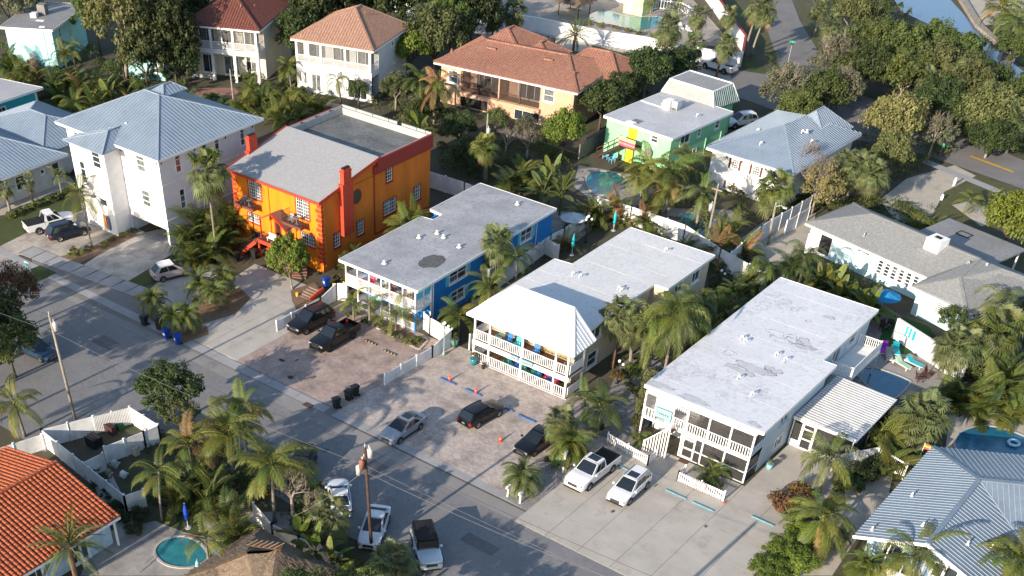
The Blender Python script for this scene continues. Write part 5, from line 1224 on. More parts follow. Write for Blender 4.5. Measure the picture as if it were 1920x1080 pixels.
simple_walls(t, AQ, .4, 7.6, .6, 12.4, 5.2, (), [(3.0, 3.7, 3.6, 4.7), (6.5, 7.0, 2.6, 3.6), (4.0, 4.6, .9, 2.1)], ())
flat_roof(t, [(-.1, .1), (8.0, .1), (8.6, 12.8), (-.3, 12.8)], 5.45, .24, membrane('aqua_house_roof', (.26, .26, .26), (.21, .21, .21), amt=.4), WHITE)
part('porch_panel', mbox(6.2, 6.26, .5, .56, 0, 5.2), WHITE, t); part('roof_box', MB().box(2.6, 3.5, 5.0, 5.9, 5.45, 6.0), WHITE, t); part('roof_unit', MB().box(3.2, 4.4, 6.4, 7.6, 5.5, 6.8), mat('unit_grey', (.2, .2, .2)), t); part('roof_pad', mbox(4.0, 5.2, 3.6, 4.2, 5.451, 5.5), WHITE, t); part('roof_pad', mbox(5.6, 6.5, .9, 1.4, 5.451, 5.5), WHITE, t)
t = thing('pale_house', 'white and aqua house mostly hidden behind the tall dark trees, top left', 'house', (-142.5, 108.5, 0), R_(28)); simple_walls(t, AQ, 0, 5.5, 0, 7, 4.2, [(3.6, 4.6, 1, 2.2)], [(2, 3, 1, 2.2)]); flat_roof(t, [(-.4, -.4), (5.9, -.4), (5.9, 7.4), (-.4, 7.4)], 4.5, .25, MATS['cottage_roof'], WHITE)
# resort: white wall, tiki hut, yellow cabin, white pool fence
def wallrun(name, label, cat, pts, h, th, m, cap=None):
    t = thing(name, label, cat, (pts[0][0], pts[0][1], 0)); o = Vector(pts[0]).to_3d() if len(pts[0]) == 2 else Vector(pts[0])
    for a, b in zip(pts[:-1], pts[1:]):
        A = Vector((a[0]-o.x, a[1]-o.y, h/2)); B = Vector((b[0]-o.x, b[1]-o.y, h/2)); part('wall_section', MB().bar(A, B, th, h), m, t)
        if cap: part('coping', MB().bar(A+Vector((0, 0, h/2+.04)), B+Vector((0, 0, h/2+.04)), th+.1, .08), cap, t)
    return t
PW = mat('painted_wall', (.74, .74, .74), .8, .05, .8); RC = mat('red_coping', (.35, .05, .04), .7)
wallrun('perimeter_wall', 'long white wall with pale coping running behind the terracotta house', 'wall', Wp([(740, 22), (830, 30), (915, 48), (1000, 59), (1112, 82), (1207, 97), (1330, 122), (1385, 128)]), 2.0, .22, PW, WHITE)
wallrun('perimeter_wall', 'white wall with red top beside the road at the top right of the resort', 'wall', Wp([(1387, 126), (1392, 96), (1370, 66), (1340, 22), (1305, -25), (1270, -70)]), 2.2, .25, PW, RC)
def vthatch(x0, x1, y0, y1, z0, zr, ra, rb, root):
    th = mat('thatch', (.26, .20, .14), .95, .3, 3, col2=(.15, .11, .08), fine=.4, fscale=16, bump=.6, bscale=14)
    polys, _c = hip4(x0, x1, y0, y1, z0, ra, rb)
    for q in polys: roof_plane(root, q, th, .25, 'thatch_panel')
    rd = random.Random(4); mb = MB()
    for q in polys:
        lines, n = _clip_lines(q, .1)
        for a, b in lines:
            lo, hi = (a, b) if a.z < b.z else (b, a); L = (hi-lo).length; k = int(L/.3)
            for i in range(k+1):
                s = lo+(hi-lo)*(max(0, (i-.2+rd.random()*.4))/max(k, 1))*.98; d = (lo-hi).normalized()
                w = (d.cross(n)).normalized()*(.06+.07*rd.random()); e = s+d*(.4+.35*rd.random())+n*(.08+.16*rd.random())-Vector((0, 0, .02)); s = s+n*.02
                mb.face([s-w, s+w, e+w*.6, e-w*.6])
    part('thatch_tufts', mb, th, root, kind='stuff')
t = thing('tiki_hut', 'small thatched hut beside the resort pool at the top edge', 'hut', (-109.9, 175.5, 0)); vthatch(-2.4, 2.4, -2.2, 2.2, 2.4, 4, (-.3, 0, 4.0), (.3, 0, 4.0), t)
for x in (-1.9, 1.9):
    for y in (-1.7, 1.7): part('post', MB().tube([(x, y, 0), (x, y, 2.5)], .09, 6), WOOD, t)
part('bench', mbox(-1.7, 1.7, -1.9, -1.5, .5, .6), mat('pale_wood', (.5, .36, .22), .8), t); part('table', mbox(-1.2, 1.2, -.5, .5, .8, .88), MATS['pale_wood'], t)
t = thing('pool_cabin', 'narrow lime yellow cabin at the far end of the resort pool', 'cabin', (-104.5, 182.0, 0)); simple_walls(t, mat('lime_board', (.62, .72, .35), .8), 0, 3.6, 0, 3.5, 6.5); part('door', mbox(.6, 1.5, -.05, 0, 0, 2.0), WHITE, t)
t = thing('resort_building', 'white resort building cut off by the top edge', 'building', (-116, 186.5, 0)); simple_walls(t, WHITE, 0, 11, 0, 6, 5, [(1, 2.4, 1, 2.4), (4, 5.4, 1, 2.4), (7, 8.4, 1, 2.4)], [(2, 3.4, 1, 2.4)]); flat_roof(t, [(-.4, -.4), (11.4, -.4), (11.4, 6.4), (-.4, 6.4)], 5.3, .25, MATS['cottage_roof'], WHITE)
def pfence(name, label, pts, h, sp=.16, bw=.07, cat='fence', m=WHITE, group=None, z0=.1, pl=2.2, top=True, pointed=False):
    """open fence: posts, rails and one object per picket"""
    t = thing(name, label, cat, (pts[0][0], pts[0][1], 0), 0, group); ox, oy = pts[0][0], pts[0][1]
    for a, b in zip(pts[:-1], pts[1:]):
        A = Vector((a[0]-ox, a[1]-oy, 0)); B = Vector((b[0]-ox, b[1]-oy, 0)); L = (B-A).length; d = (B-A)/L; k = max(1, round(L/pl))
        for i in range(k+1):
            p = A+d*L*i/k; part('post', mbox(p.x-.06, p.x+.06, p.y-.06, p.y+.06, 0, h+.1), m, t)
        off = Vector((-d.y, d.x, 0))*.05
        for z in (.25, h-.15): ubar('rail', A+Vector((0, 0, z)), B+Vector((0, 0, z)), .05, .09, m, t)
        n = int(L/sp)
        for i in range(n): p = A+d*L*(i+.5)/n-off*1.2; ubar('picket', p+Vector((0, 0, z0)), p+Vector((0, 0, h)), bw, .025, m, t, up=(-d.y, d.x, 0))
    return t
pfence('pool_fence', 'open white fence with crossed gate along the resort pool', Wp([(1190, 25), (1235, 18), (1275, 22), (1302, 38)]), 1.5, sp=.5)
def vfence(label, pts, hs, group=None, pl=2.4, name='vinyl_fence', sign=None, m=VINYL):
    """solid fence of tongue boards: each panel and each post a part"""
    t = thing(name, label, 'fence', (pts[0][0], pts[0][1], 0), 0, group); ox, oy = pts[0][0], pts[0][1]
    if not isinstance(hs, (list, tuple)): hs = [hs]*len(pts)
    me_p = None
    for k, (a, b) in enumerate(zip(pts[:-1], pts[1:])):
        A = Vector((a[0]-ox, a[1]-oy, 0)); B = Vector((b[0]-ox, b[1]-oy, 0)); L = (B-A).length; d = (B-A)/L; n = max(1, round(L/pl)); o = Vector((-d.y, d.x, 0))
        for i in range(n+1):
            p = A+d*L*i/n; h = hs[k]+(hs[k+1]-hs[k])*i/n
            mb = MB().box(p.x-.07, p.x+.07, p.y-.07, p.y+.07, 0, h+.08); mb.box(p.x-.09, p.x+.09, p.y-.09, p.y+.09, h+.08, h+.12); part('post', mb, m, t)
            if i == n: break
            q = A+d*L*(i+1)/n; h2 = hs[k]+(hs[k+1]-hs[k])*(i+1)/n; p2 = p+d*.07; q2 = q-d*.07
            mb = MB(); nb = 12
            for j in range(nb):     # grooved boards
                s0 = p2.lerp(q2, j/nb+.0015); s1 = p2.lerp(q2, (j+1)/nb-.0015); z0, z1 = h+(h2-h)*j/nb, h+(h2-h)*(j+1)/nb
                for sgn in (-1, 1):
                    w = o*.025*sgn; mb.face([s0+w+Vector((0, 0, .06)), s1+w+Vector((0, 0, .06)), s1+w+Vector((0, 0, z1-.06)), s0+w+Vector((0, 0, z0-.06))])
            pn_ = part('panel', mb, m, t); part('rail', MB().bar(p2+Vector((0, 0, h-.05)), q2+Vector((0, 0, h2-.05)), .07, .12), m, pn_); part('rail', MB().bar(p2+Vector((0, 0, .1)), q2+Vector((0, 0, .1)), .07, .14), m, pn_)
    return t
vfence('white fence stepping up beside the parked black cars, left side of the rose drive', [(-74.65, 70.0), (-74.5, 76.2), (-74.4, 78.6)], [1.1, 1.15, 1.9])
vfence('short white fence turning to the blue house behind the black cars', [(-74.4, 78.6), (-73.4, 79.2)], 1.9)
vfence('white fence between the rose drive and the motel forecourt', [(-59.95, 69.4), (-59.6, 76.0), (-59.5, 78.9)], [1.15, 1.2, 1.9])
vfence('white fence panel joining the blue house front corner', [(-59.5, 78.9), (-62.6, 79.4), (-63.7, 79.8)], 1.8)
vfence('white fence between lamp and cream motel porch', [(-57.8, 79.6), (-57.0, 83.8)], 1.6)
vfence('long white fence in the alley between blue house and motel', Wp([(935, 540), (1030, 470), (1055, 458), (1110, 418)]), 1.8)
vfence('white fence behind the cream motel roof', Wp([(1118, 402), (1180, 420), (1280, 455), (1345, 500), (1425, 545)]), 2.0)
vfence('white fence behind the blue house garden', Wp([(1010, 470), (1045, 490)]), 1.8)
vfence('white fence behind the orange house and blue house', Wp([(800, 350), (870, 372), (960, 410)]), 1.9)
vfence('tall white fence left of the long bungalow', Wp([(1365, 505), (1420, 455), (1515, 398)]), 1.9)
vfence('short white fence behind the cottage palms', Wp([(1180, 395), (1215, 375)]), 1.5)
vfence('white fence by the bungalow corner post', Wp([(1470, 440), (1512, 415)]), 1.6)
vfence('weathered grey fence beside the green house', Wp([(1085, 300), (1150, 255)]), 1.8, m=mat('grey_fence_wood', (.22, .2, .18), .9, .2, 3))
wallrun('pool_wall', 'bright white wall behind the loungers of the small dark pool', 'wall', [(-27.2, 108.6), (-22.5, 106.4), (-18.9, 104.6)], 2.0, .2, PW, WHITE)
pfence('picket_fence', 'low white picket fence left of the silver parked car', [(-38.9, 74.9), (-34.4, 74.2), (-34.4, 75.2)], 1.0, sp=.2, bw=.1)
pfence('picket_fence', 'low white picket fence round the small palm in front of the screened porch', [(-31.3, 75.0), (-31.3, 73.9), (-27.0, 73.9)], 1.0, sp=.2, bw=.1)
pfence('side_gate', 'tall white railed gate beside the ribbed metal roof', [(-19.7, 87.2), (-16.9, 86.4)], 1.6, sp=.17, bw=.04, cat='gate')
vfence('white fence panel hidden by the palm near the railed gate', [(-22.0, 83.6), (-19.7, 87.2)], 1.6)
# service enclosure, lower left
E0, E1, E2, E3, E4 = [tuple(W(*p, 1.7))[:2] for p in ((78, 808), (243, 765), (296, 798), (232, 930), (268, 918))]
vfence('white fence along the street side of the service yard', [E0, ((E0[0]*.42+E1[0]*.58), (E0[1]*.42+E1[1]*.58))], 1.8)
pfence('yard_gate', 'white slatted double gate of the service yard', [((E0[0]*.42+E1[0]*.58), (E0[1]*.42+E1[1]*.58)), E1], 1.8, sp=.14, bw=.1, cat='gate')
vfence('white fence at the tree side of the service yard', [E1, E2], 1.8)
vfence('long white fence between service yard and terracotta house', [E0, E3], 1.8)
vfence('white fence dividing the service yard', [tuple(W(195, 838, 1.7))[:2], tuple(W(268, 810, 1.7))[:2], E2], 1.7)
vfence('short white fence inside the service yard', [tuple(W(155, 868, 1.7))[:2], tuple(W(192, 850, 1.7))[:2]], 1.7)
vfence('white fence at the left edge beside the yellow palm', [tuple(W(-30, 850, 1.5))[:2], tuple(W(78, 815, 1.5))[:2]], 1.5)
t = vfence('white fence with a small dark sign at the pool end of the yard', [E3, E4], 1.7)
sg = thing('small_sign', 'small dark blue sign with pale letters on the white yard fence', 'sign', ((E3[0]+E4[0])/2-.1, (E3[1]+E4[1])/2-.1, 1.1), math.atan2(E4[1]-E3[1], E4[0]-E3[0])); part('board', mbox(-.55, .55, -.06, -.02, -.1, .12), mat('navy_sign', (.02, .08, .14), .5), sg); strokes(sg, 'S', -.06, -.45, .45, -.05, .07, 0, WHITE)
vfence('white fence glimpsed behind the coconut palms near the hut', [tuple(W(475, 945, 1.6))[:2], tuple(W(510, 985, 1.6))[:2], tuple(W(560, 1010, 1.6))[:2], tuple(W(640, 1040, 1.6))[:2]], 1.7)
# big thatched hut
t = thing('thatched_hut', 'thatched hut roof with a wooden ridge at the bottom edge beside the small pool', 'hut', (-47.6, 41.3, 0)); vthatch(-4.0, 3.8, -3.8, 3.6, 2.2, 4.6, (-.6, -.9, 4.5), (.9, .6, 4.5), t)
part('ridge_board', MB().bar((-.9, -.2, 4.62), (1.2, .9, 4.62), .5, .08), WOOD, t)
for i in range(6): part('ridge_peg', MB().tube([(-.9+i*.35, -.55+i*.2, 4.7), (-.75+i*.35, .35+i*.2, 4.72)], .035, 5), mat('bamboo', (.45, .33, .2), .8), t)
for x in (-3.3, 3.2):
    for y in (-3.2, 3.0): part('post', MB().tube([(x, y, 0), (x, y, 2.4)], .1, 6), WOOD, t)
# ================================================================ vegetation
LEAFG = mat('palm_green', (.115, .145, .03), .5, .25, 2, col2=(.08, .115, .022), transl=.25, rand=.35, obj=True)
LEAFY = mat('palm_yellow_green', (.175, .18, .035), .5, .25, 2, col2=(.105, .13, .028), transl=.3, rand=.3, obj=True)
LEAFB = mat('dead_frond_brown', (.27, .16, .07), .8, .3, 2, col2=(.17, .10, .045), transl=.1, rand=.3, obj=True)
LEAFS = mat('sabal_green', (.13, .15, .06), .5, .25, 2, col2=(.09, .115, .042), transl=.2, rand=.3, obj=True)
LEAFD = mat('deep_palm_green', (.06, .09, .024), .5, .25, 2, transl=.2, rand=.35, obj=True)
TRUNK = mat('grey_palm_trunk', (.26, .23, .19), .9, .2, 5, fine=.35, fscale=12, bump=.5, rand=.2)
TRUNKR = mat('red_brown_trunk', (.22, .13, .085), .9, .2, 5, fine=.35, fscale=12, bump=.5, rand=.2)
BARK = mat('pale_bark', (.30, .26, .20), .9, .2, 3, fine=.3, fscale=10, rand=.15)
BARKD = mat('dark_bark', (.10, .08, .06), .9, .2, 3, fine=.3, fscale=10, rand=.2)
def tree_leaf(nm, c, c2, r=.25): return mat(nm, c, .6, .3, 1.2, col2=c2, transl=.22, rand=r, obj=True)
TG = {'dark': tree_leaf('dark_tree_leaves', (.06, .085, .024), (.035, .055, .018)), 'mid': tree_leaf('mid_tree_leaves', (.10, .135, .034), (.06, .085, .024)),
      'olive': tree_leaf('olive_tree_leaves', (.125, .14, .048), (.08, .095, .035)), 'lime': tree_leaf('lime_tree_leaves', (.17, .215, .03), (.09, .13, .022)),
      'grey': tree_leaf('grey_green_leaves', (.19, .185, .11), (.12, .13, .075)), 'gold': tree_leaf('golden_leaves', (.21, .19, .075), (.14, .14, .05)),
      'rust': tree_leaf('rusty_leaves', (.20, .10, .035), (.11, .09, .03)), 'twig': mat('grey_twigs', (.28, .23, .19), .9, .2, 3, rand=.1)}
rv = random.Random(21)
def frond_mesh(L=3.2, n=24, ll=.75, lift=50, curve=95, w=.075, fwd=.55, hang=.55, leaf=LEAFG, seed=0, plume=False):
    rd = random.Random(seed); mb = MB(); segs = 9; pts = [Vector((0, 0, 0))]; dirs = []
    for i in range(segs):
        a = R_(lift-curve*((i+.5)/segs)**1.15); d = Vector((math.cos(a), 0, math.sin(a))); dirs.append(d); pts.append(pts[-1]+d*L/segs)
    mb.tube(pts, [.035*(1-.8*i/segs)+.006 for i in range(segs+1)], 3, leaf, cap=False)
    for i in range(n):
        s = .13+.87*(i+.5)/n; f = s*segs; k = min(segs-1, int(f)); p = pts[k].lerp(pts[k+1], f-k); d = dirs[k]; up = Vector((-d.z, 0, d.x))
        l = ll*(.45+.75*math.sin(math.pi*min(1, s*.92+.08))**.7)*(1-.25*s)*rd.uniform(.85, 1.1)
        for sg in (-1, 1):
            ang = rd.uniform(-.5, .5) if plume else 0
            o = (Vector((0, sg, 0))*math.cos(ang)+up*math.sin(abs(ang)+.15)+d*fwd*(1+s)).normalized()
            dn = Vector((0, 0, -1)); m_ = p+o*l*.5+dn*hang*l*.18; t_ = p+o*l*.88+dn*hang*l*.62; ww = d*w*.5
            mb.face([p-ww*.5, p+ww*.5, m_+ww, m_-ww], leaf); mb.face([m_-ww, m_+ww, t_], leaf)
    return mb.mesh('frond')
def fan_mesh(Lp=.85, Rb=.85, nseg=17, lift=40, curve=60, spread=215, droop=.35, leaf=LEAFS, seed=0, wid=1.0):
    rd = random.Random(seed); mb = MB(); pts = [Vector((0, 0, 0))]; S = 4
    for i in range(S):
        a = R_(lift-curve*(i+.5)/S); d = Vector((math.cos(a), 0, math.sin(a))); pts.append(pts[-1]+d*Lp/S)
    mb.tube(pts, [.03, .025, .022, .02, .018], 3, leaf, cap=False); c = pts[-1]; up = Vector((-d.z, 0, d.x))
    for i in range(nseg):
        a = R_(-spread/2+spread*(i+.5)/nseg); o = (d*math.cos(a)+Vector((0, 1, 0))*math.sin(a)+up*.12*rd.uniform(.5, 1.5)).normalized(); L = Rb*rd.uniform(.85, 1.1)*(1-.12*abs(a))
        s = o.cross(up).normalized()*L*math.tan(R_(spread/nseg)*.52)*.55*wid; m_ = c+o*L*.5+up*.05; t_ = c+o*L*.95-Vector((0, 0, 1))*droop*L
        mb.face([c, m_+s, t_, m_-s], leaf)
    return mb.mesh('fan_frond')
_FR = {}
def fr(kind, i, leaf):
    k = (kind, i, leaf.name)
    if k in _FR: return _FR[k]
    if kind == 'coco': L = dict(L=3.1, n=24, ll=.85, w=.10, hang=.7, leaf=leaf, seed=i); v = [(72, 95), (50, 110), (22, 95), (-10, 70)][i % 4]; me = frond_mesh(lift=v[0], curve=v[1], **L)
    elif kind == 'feather': L = dict(L=2.3, n=20, ll=.6, w=.08, hang=.5, leaf=leaf, seed=i); v = [(75, 100), (52, 115), (25, 100), (0, 75)][i % 4]; me = frond_mesh(lift=v[0], curve=v[1], **L)
    elif kind == 'queen': L = dict(L=3.3, n=30, ll=.85, w=.08, hang=1.1, leaf=leaf, seed=i, plume=True); v = [(72, 140), (50, 150), (12, 105), (-35, 52)][i % 4]; me = frond_mesh(lift=v[0], curve=v[1], **L)
    elif kind == 'robe': L = dict(L=1.25, n=20, ll=.32, w=.045, hang=.3, leaf=leaf, seed=i); v = [(80, 110), (55, 125), (25, 110), (0, 80)][i % 4]; me = frond_mesh(lift=v[0], curve=v[1], **L)
    elif kind == 'date': L = dict(L=2.9, n=30, ll=.42, w=.06, hang=.15, fwd=.9, leaf=leaf, seed=i, plume=True); v = [(75, 70), (50, 75), (20, 60), (-10, 50)][i % 4]; me = frond_mesh(lift=v[0], curve=v[1], **L)
    elif kind == 'areca': L = dict(L=2.0, n=18, ll=.5, w=.07, hang=.4, leaf=leaf, seed=i); v = [(85, 70), (68, 95), (50, 110), (30, 100)][i % 4]; me = frond_mesh(lift=v[0], curve=v[1], **L)
    elif kind == 'fan': v = [(75, 40), (45, 60), (12, 55), (-25, 40)][i % 4]; me = fan_mesh(lift=v[0], curve=v[1], leaf=leaf, seed=i)
    elif kind == 'fandead': v = [(-50, 30), (-70, 10), (-40, 50), (-60, 20)][i % 4]; me = fan_mesh(Lp=.8, Rb=.7, nseg=9, lift=v[0], curve=v[1], spread=90, leaf=leaf, seed=i)
    elif kind == 'paddle':
        mb = MB(); v = [(82, 30), (70, 50), (55, 70), (35, 70)][i % 4]; pts = [Vector((0, 0, 0))]; S = 8
        for j in range(S):
            a = R_(v[0]-v[1]*(j+.5)/S); d = Vector((math.cos(a), 0, math.sin(a))); pts.append(pts[-1]+d*.3)
        mb.tube(pts, .03, 4, leaf, cap=False)
        for j in range(2, S):
            w0, w1 = [.32*math.sin(math.pi*min(1, max(0, (q-1.6)/(S-1.4))))**.6+.01 for q in (j, j+1)]
            for sg in (-1, 1):
                dz = Vector((0, 0, .06)); mb.face([pts[j], pts[j+1]*.96+pts[j]*.04, pts[j+1]*.96+pts[j]*.04+Vector((0, sg*w1, 0))+dz, pts[j]+Vector((0, sg*w0, 0))+dz], leaf)
        me = mb.mesh('paddle_leaf')
    _FR[k] = me; return me
def put_fronds(t, z, kind, n, leafs, sc_=1.0, lo=0, name='frond', r=.08, top=(0, 0), tiltj=8, el=None):
    for i in range(n):
        q = i/max(1, n-1); idx = min(3, int(q*4)) if el is None else el
        m = rv.choice(leafs) if not isinstance(leafs, dict) else None
        if isinstance(leafs, dict): m = leafs['old'] if q > leafs.get('cut', .8) else leafs['new']
        o = link(name, fr(kind, idx, m), t); a = i*2.39996+rv.uniform(-.3, .3)
        o.location = (top[0]+r*math.cos(a), top[1]+r*math.sin(a), z-.25*q*sc_); o.rotation_euler = (rv.uniform(-.4, .4), R_(rv.uniform(-tiltj*1.8, tiltj*1.8)), a+rv.uniform(-.25, .25)); s = sc_*rv.uniform(.72, 1.15); o.scale = (s, s*rv.uniform(.8, 1.15), s)
_TK = {}
def trunk_mesh(h, r, lx, ly, m, boots=False):
    n = 7; pts = []; 
    for i in range(n+1):
        q = i/n; pts.append((lx*q**1.6, ly*q**1.6, h*q))
    mb = MB().tube(pts, [r*(1.35 if i == 0 else 1.0-.12*i/n) for i in range(n+1)], 8)
    return mb
def place(u, v, h, base=None):
    p = W(u, v, h)
    if base: b = W(*base, 0); return b, Vector((p.x-b.x, p.y-b.y))
    return Vector((p.x, p.y, 0)), None
DESC = {'S': ('sabal_palm', 'palm', 'grey green sabal palm with round fan crown'), 'C': ('coconut_palm', 'palm', 'yellow green coconut palm with long arching fronds'), 'Q': ('feather_palm', 'palm', 'slender feather palm'),
        'U': ('queen_palm', 'palm', 'tall queen palm with drooping plumes'), 'R': ('pygmy_palm', 'palm', 'small fine leaved pygmy palm'), 'P': ('date_palm', 'palm', 'stiff fronded date palm'), 'A': ('areca_palm', 'palm', 'bushy areca palm clump'),
        'W': ('fan_palm', 'palm', 'tall slim fan palm with dead skirt'), 'B': ('banana_plant', 'plant', 'broad leaved banana plant')}
def palm(kind, u, v, h, where, base=None, s=1.0, tone=None, n=None, tm=None, desc=None, group=None):
    b, off = place(u, v, h, base); s *= 1.2; nm, cat, d = DESC[kind]; lab = (desc or d)+' '+where
    t = thing(nm, lab, cat, b, rv.uniform(0, 6.28) if off is None else 0, group); lx, ly = (off if off is not None else (rv.uniform(-.15, .15)*h*.3, rv.uniform(-.15, .15)*h*.3))
    hh = h
    if kind in 'SW':
        gl = tone or [LEAFS]
        part('trunk', trunk_mesh(hh, .17 if kind == 'S' else .13, lx, ly, None), tm or TRUNK, t, smooth=True)
        put_fronds(t, hh, 'fan', int((n or 34)*1.45), gl, s, top=(lx, ly)); put_fronds(t, hh-.2, 'fandead', 8 if kind == 'S' else 14, [LEAFB], s, name='dead_frond', top=(lx, ly))
    elif kind == 'C':
        part('trunk', trunk_mesh(hh, .15, lx, ly, None), tm or TRUNK, t, smooth=True)
        put_fronds(t, hh, 'coco', n or 20, tone or [LEAFY, LEAFG, LEAFY, LEAFG, LEAFY], s, top=(lx, ly)); put_fronds(t, hh-.2, 'coco', 1, [LEAFB], s*.9, name='dead_frond', top=(lx, ly), el=3)
        for i in range(4): 
            a = i*1.57+.4; c = part('coconut', MB().lathe([(.02, -.13), (.1, -.08), (.12, 0), (.09, .09), (.02, .12)], 7), LEAFG, t, smooth=True); c.location = (lx+.22*math.cos(a), ly+.22*math.sin(a), hh-.2)
    elif kind == 'Q':
        part('trunk', trunk_mesh(hh, .1, lx, ly, None), tm or TRUNK, t, smooth=True)
        part('crownshaft', MB().tube([(lx, ly, hh-.45), (lx, ly, hh+.1)], [.12, .07], 8), LEAFG, t); put_fronds(t, hh, 'feather', n or 15, tone or [LEAFG, LEAFY], s, top=(lx, ly))
    elif kind == 'U':
        part('trunk', trunk_mesh(hh, .15, lx, ly, None), tm or TRUNK, t, smooth=True); put_fronds(t, hh, 'queen', n or 20, tone or [LEAFG, LEAFG, LEAFS], s, top=(lx, ly))
    elif kind == 'P':
        part('trunk', trunk_mesh(hh, .22, lx, ly, None), tm or TRUNKR, t, smooth=True); put_fronds(t, hh, 'date', n or 38, tone or [LEAFG, LEAFS], s, top=(lx, ly), r=.15)
    elif kind == 'R':
        part('trunk', trunk_mesh(hh, .07, lx, ly, None), tm or TRUNK, t, smooth=True); put_fronds(t, hh, 'robe', n or 34, tone or [LEAFG, LEAFS], s, top=(lx, ly), r=.05)
    elif kind == 'A':
        k = 4 if s < 1.3 else 6
        for i in range(k):
            a = i*2.4; rr = .18+.3*rv.random()*s; x, y = rr*math.cos(a), rr*math.sin(a); lh = max(.3, h-1.2*s)*rv.uniform(.55, 1.0)
            part('cane', MB().tube([(x*.5, y*.5, 0), (x, y, lh)], .05, 5), LEAFY if i % 2 else TRUNK, t); put_fronds(t, lh, 'areca', (n or 30)//k+1, tone or [LEAFG, LEAFY, LEAFG], s, top=(x, y), r=.04)
    elif kind == 'B':
        part('stem', MB().tube([(0, 0, 0), (0, 0, max(.3, h-1.2))], .12, 7), LEAFG, t); put_fronds(t, max(.3, h-1.2), 'paddle', n or 9, tone or [LEAFG, MATS['palm_green']], s, name='leaf')
    return t
# broadleaf crowns
def crown_mesh(seed, n=5000, nc=46, ls=.075, shell=.55, rc=.27, flat=.8, noise=.25):
    rd = np.random.RandomState(seed)
    d = rd.normal(size=(nc, 3)); d /= np.linalg.norm(d, axis=1)[:, None]; d[:, 2] = np.abs(d[:, 2])*1.0-.35*rd.rand(nc); rr = shell+(1-shell)*rd.rand(nc)**.6*.8
    cc = d*rr[:, None]*np.array([1, 1, flat])*(1+noise*(rd.rand(nc)-.5))[:, None]; cr = rc*(.6+.8*rd.rand(nc))
    k = rd.randint(nc, size=n); o = rd.normal(size=(n, 3)); o /= np.linalg.norm(o, axis=1)[:, None]; o[:, 2] += .15
    p = cc[k]+o*(cr[k]*(.55+.5*rd.rand(n)))[:, None]*np.array([1, 1, .8])
    a = rd.normal(size=(n, 3)); nrm = o*.9+a*.55+np.array([0, 0, .25]); nrm /= np.linalg.norm(nrm, axis=1)[:, None]
    t = np.cross(nrm, rd.normal(size=(n, 3))); t /= np.linalg.norm(t, axis=1)[:, None]; b = np.cross(nrm, t); s = (ls*(.6+.8*rd.rand(n)))[:, None]
    V = np.stack([p-t*s, p-b*s*.5, p+t*s, p+b*s*.5], axis=1).reshape(-1, 3)
    me = bpy.data.meshes.new('crown'); me.vertices.add(4*n); me.vertices.foreach_set('co', V.ravel()); me.loops.add(4*n); me.loops.foreach_set('vertex_index', np.arange(4*n)); me.polygons.add(n)
    me.polygons.foreach_set('loop_start', np.arange(0, 4*n, 4)); me.polygons.foreach_set('loop_total', np.full(n, 4)); me.update(); me.validate(); return me
def limbs(mb, p, d, L, r, depth, rd, spread=.7, m=None, up=.15, n=3):
    e = p+d*L; mid = (p+e)/2+Vector((rd.uniform(-1, 1), rd.uniform(-1, 1), rd.uniform(-.5, .5)))*L*.1
    mb.tube([p, mid, e], [r, r*.8, r*.62], 5 if depth > 1 else 3, m, cap=False)
    if depth <= 0: return
    for i in range(n):
        q = Vector((rd.uniform(-1, 1), rd.uniform(-1, 1), rd.uniform(-.4, 1)*.8+up)).normalized(); nd = (d*(1-spread)+q*spread).normalized()
        limbs(mb, e if i else mid, nd, L*rd.uniform(.6, .85), r*.6, depth-1, rd, spread, m, up, n)
_CR = {}
def crown(kind, i, m):
    k = (kind, i, m.name)
    if k not in _CR:
        b = ('_', kind, i)
        if b not in _CR:
            a = dict(dense=dict(n=10500, nc=75, ls=.047, rc=.23, noise=.4), airy=dict(n=5200, nc=50, ls=.045, rc=.2, shell=.7), ball=dict(n=12000, nc=170, ls=.05, rc=.15, shell=.88, flat=.95, noise=.03), shrub=dict(n=1100, nc=22, ls=.11, rc=.34), tiny=dict(n=420, nc=12, ls=.16, rc=.38))[kind]
            if kind == 'ball':
                me = crown_mesh(i+50, **a); co = np.empty(len(me.vertices)*3); me.vertices.foreach_get('co', co)
            _CR[b] = crown_mesh(i+10*len(kind), **a)
        me = _CR[b].copy(); me.materials.append(m); _CR[k] = me
    return _CR[k]
_LB = {}
def limb_mesh(kind, i, m):
    k = (kind, i, m.name)
    if k not in _LB:
        rd = random.Random(i*7+3); mb = MB()
        if kind == 'bare':
            for j in range(4): limbs(mb, Vector((0, 0, .05)), Vector((rd.uniform(-.6, .6), rd.uniform(-.6, .6), .9)).normalized(), .42, .035, 4, rd, .55, n=3)
        else:
            for j in range(4): limbs(mb, Vector((0, 0, 0)), Vector((math.cos(j*1.6+i)*.7, math.sin(j*1.6+i)*.7, .75)).normalized(), .45, .04, 2, rd, .55)
        me = mb.mesh('limbs', True); me.materials.append(m); _LB[k] = me
    return _LB[k]
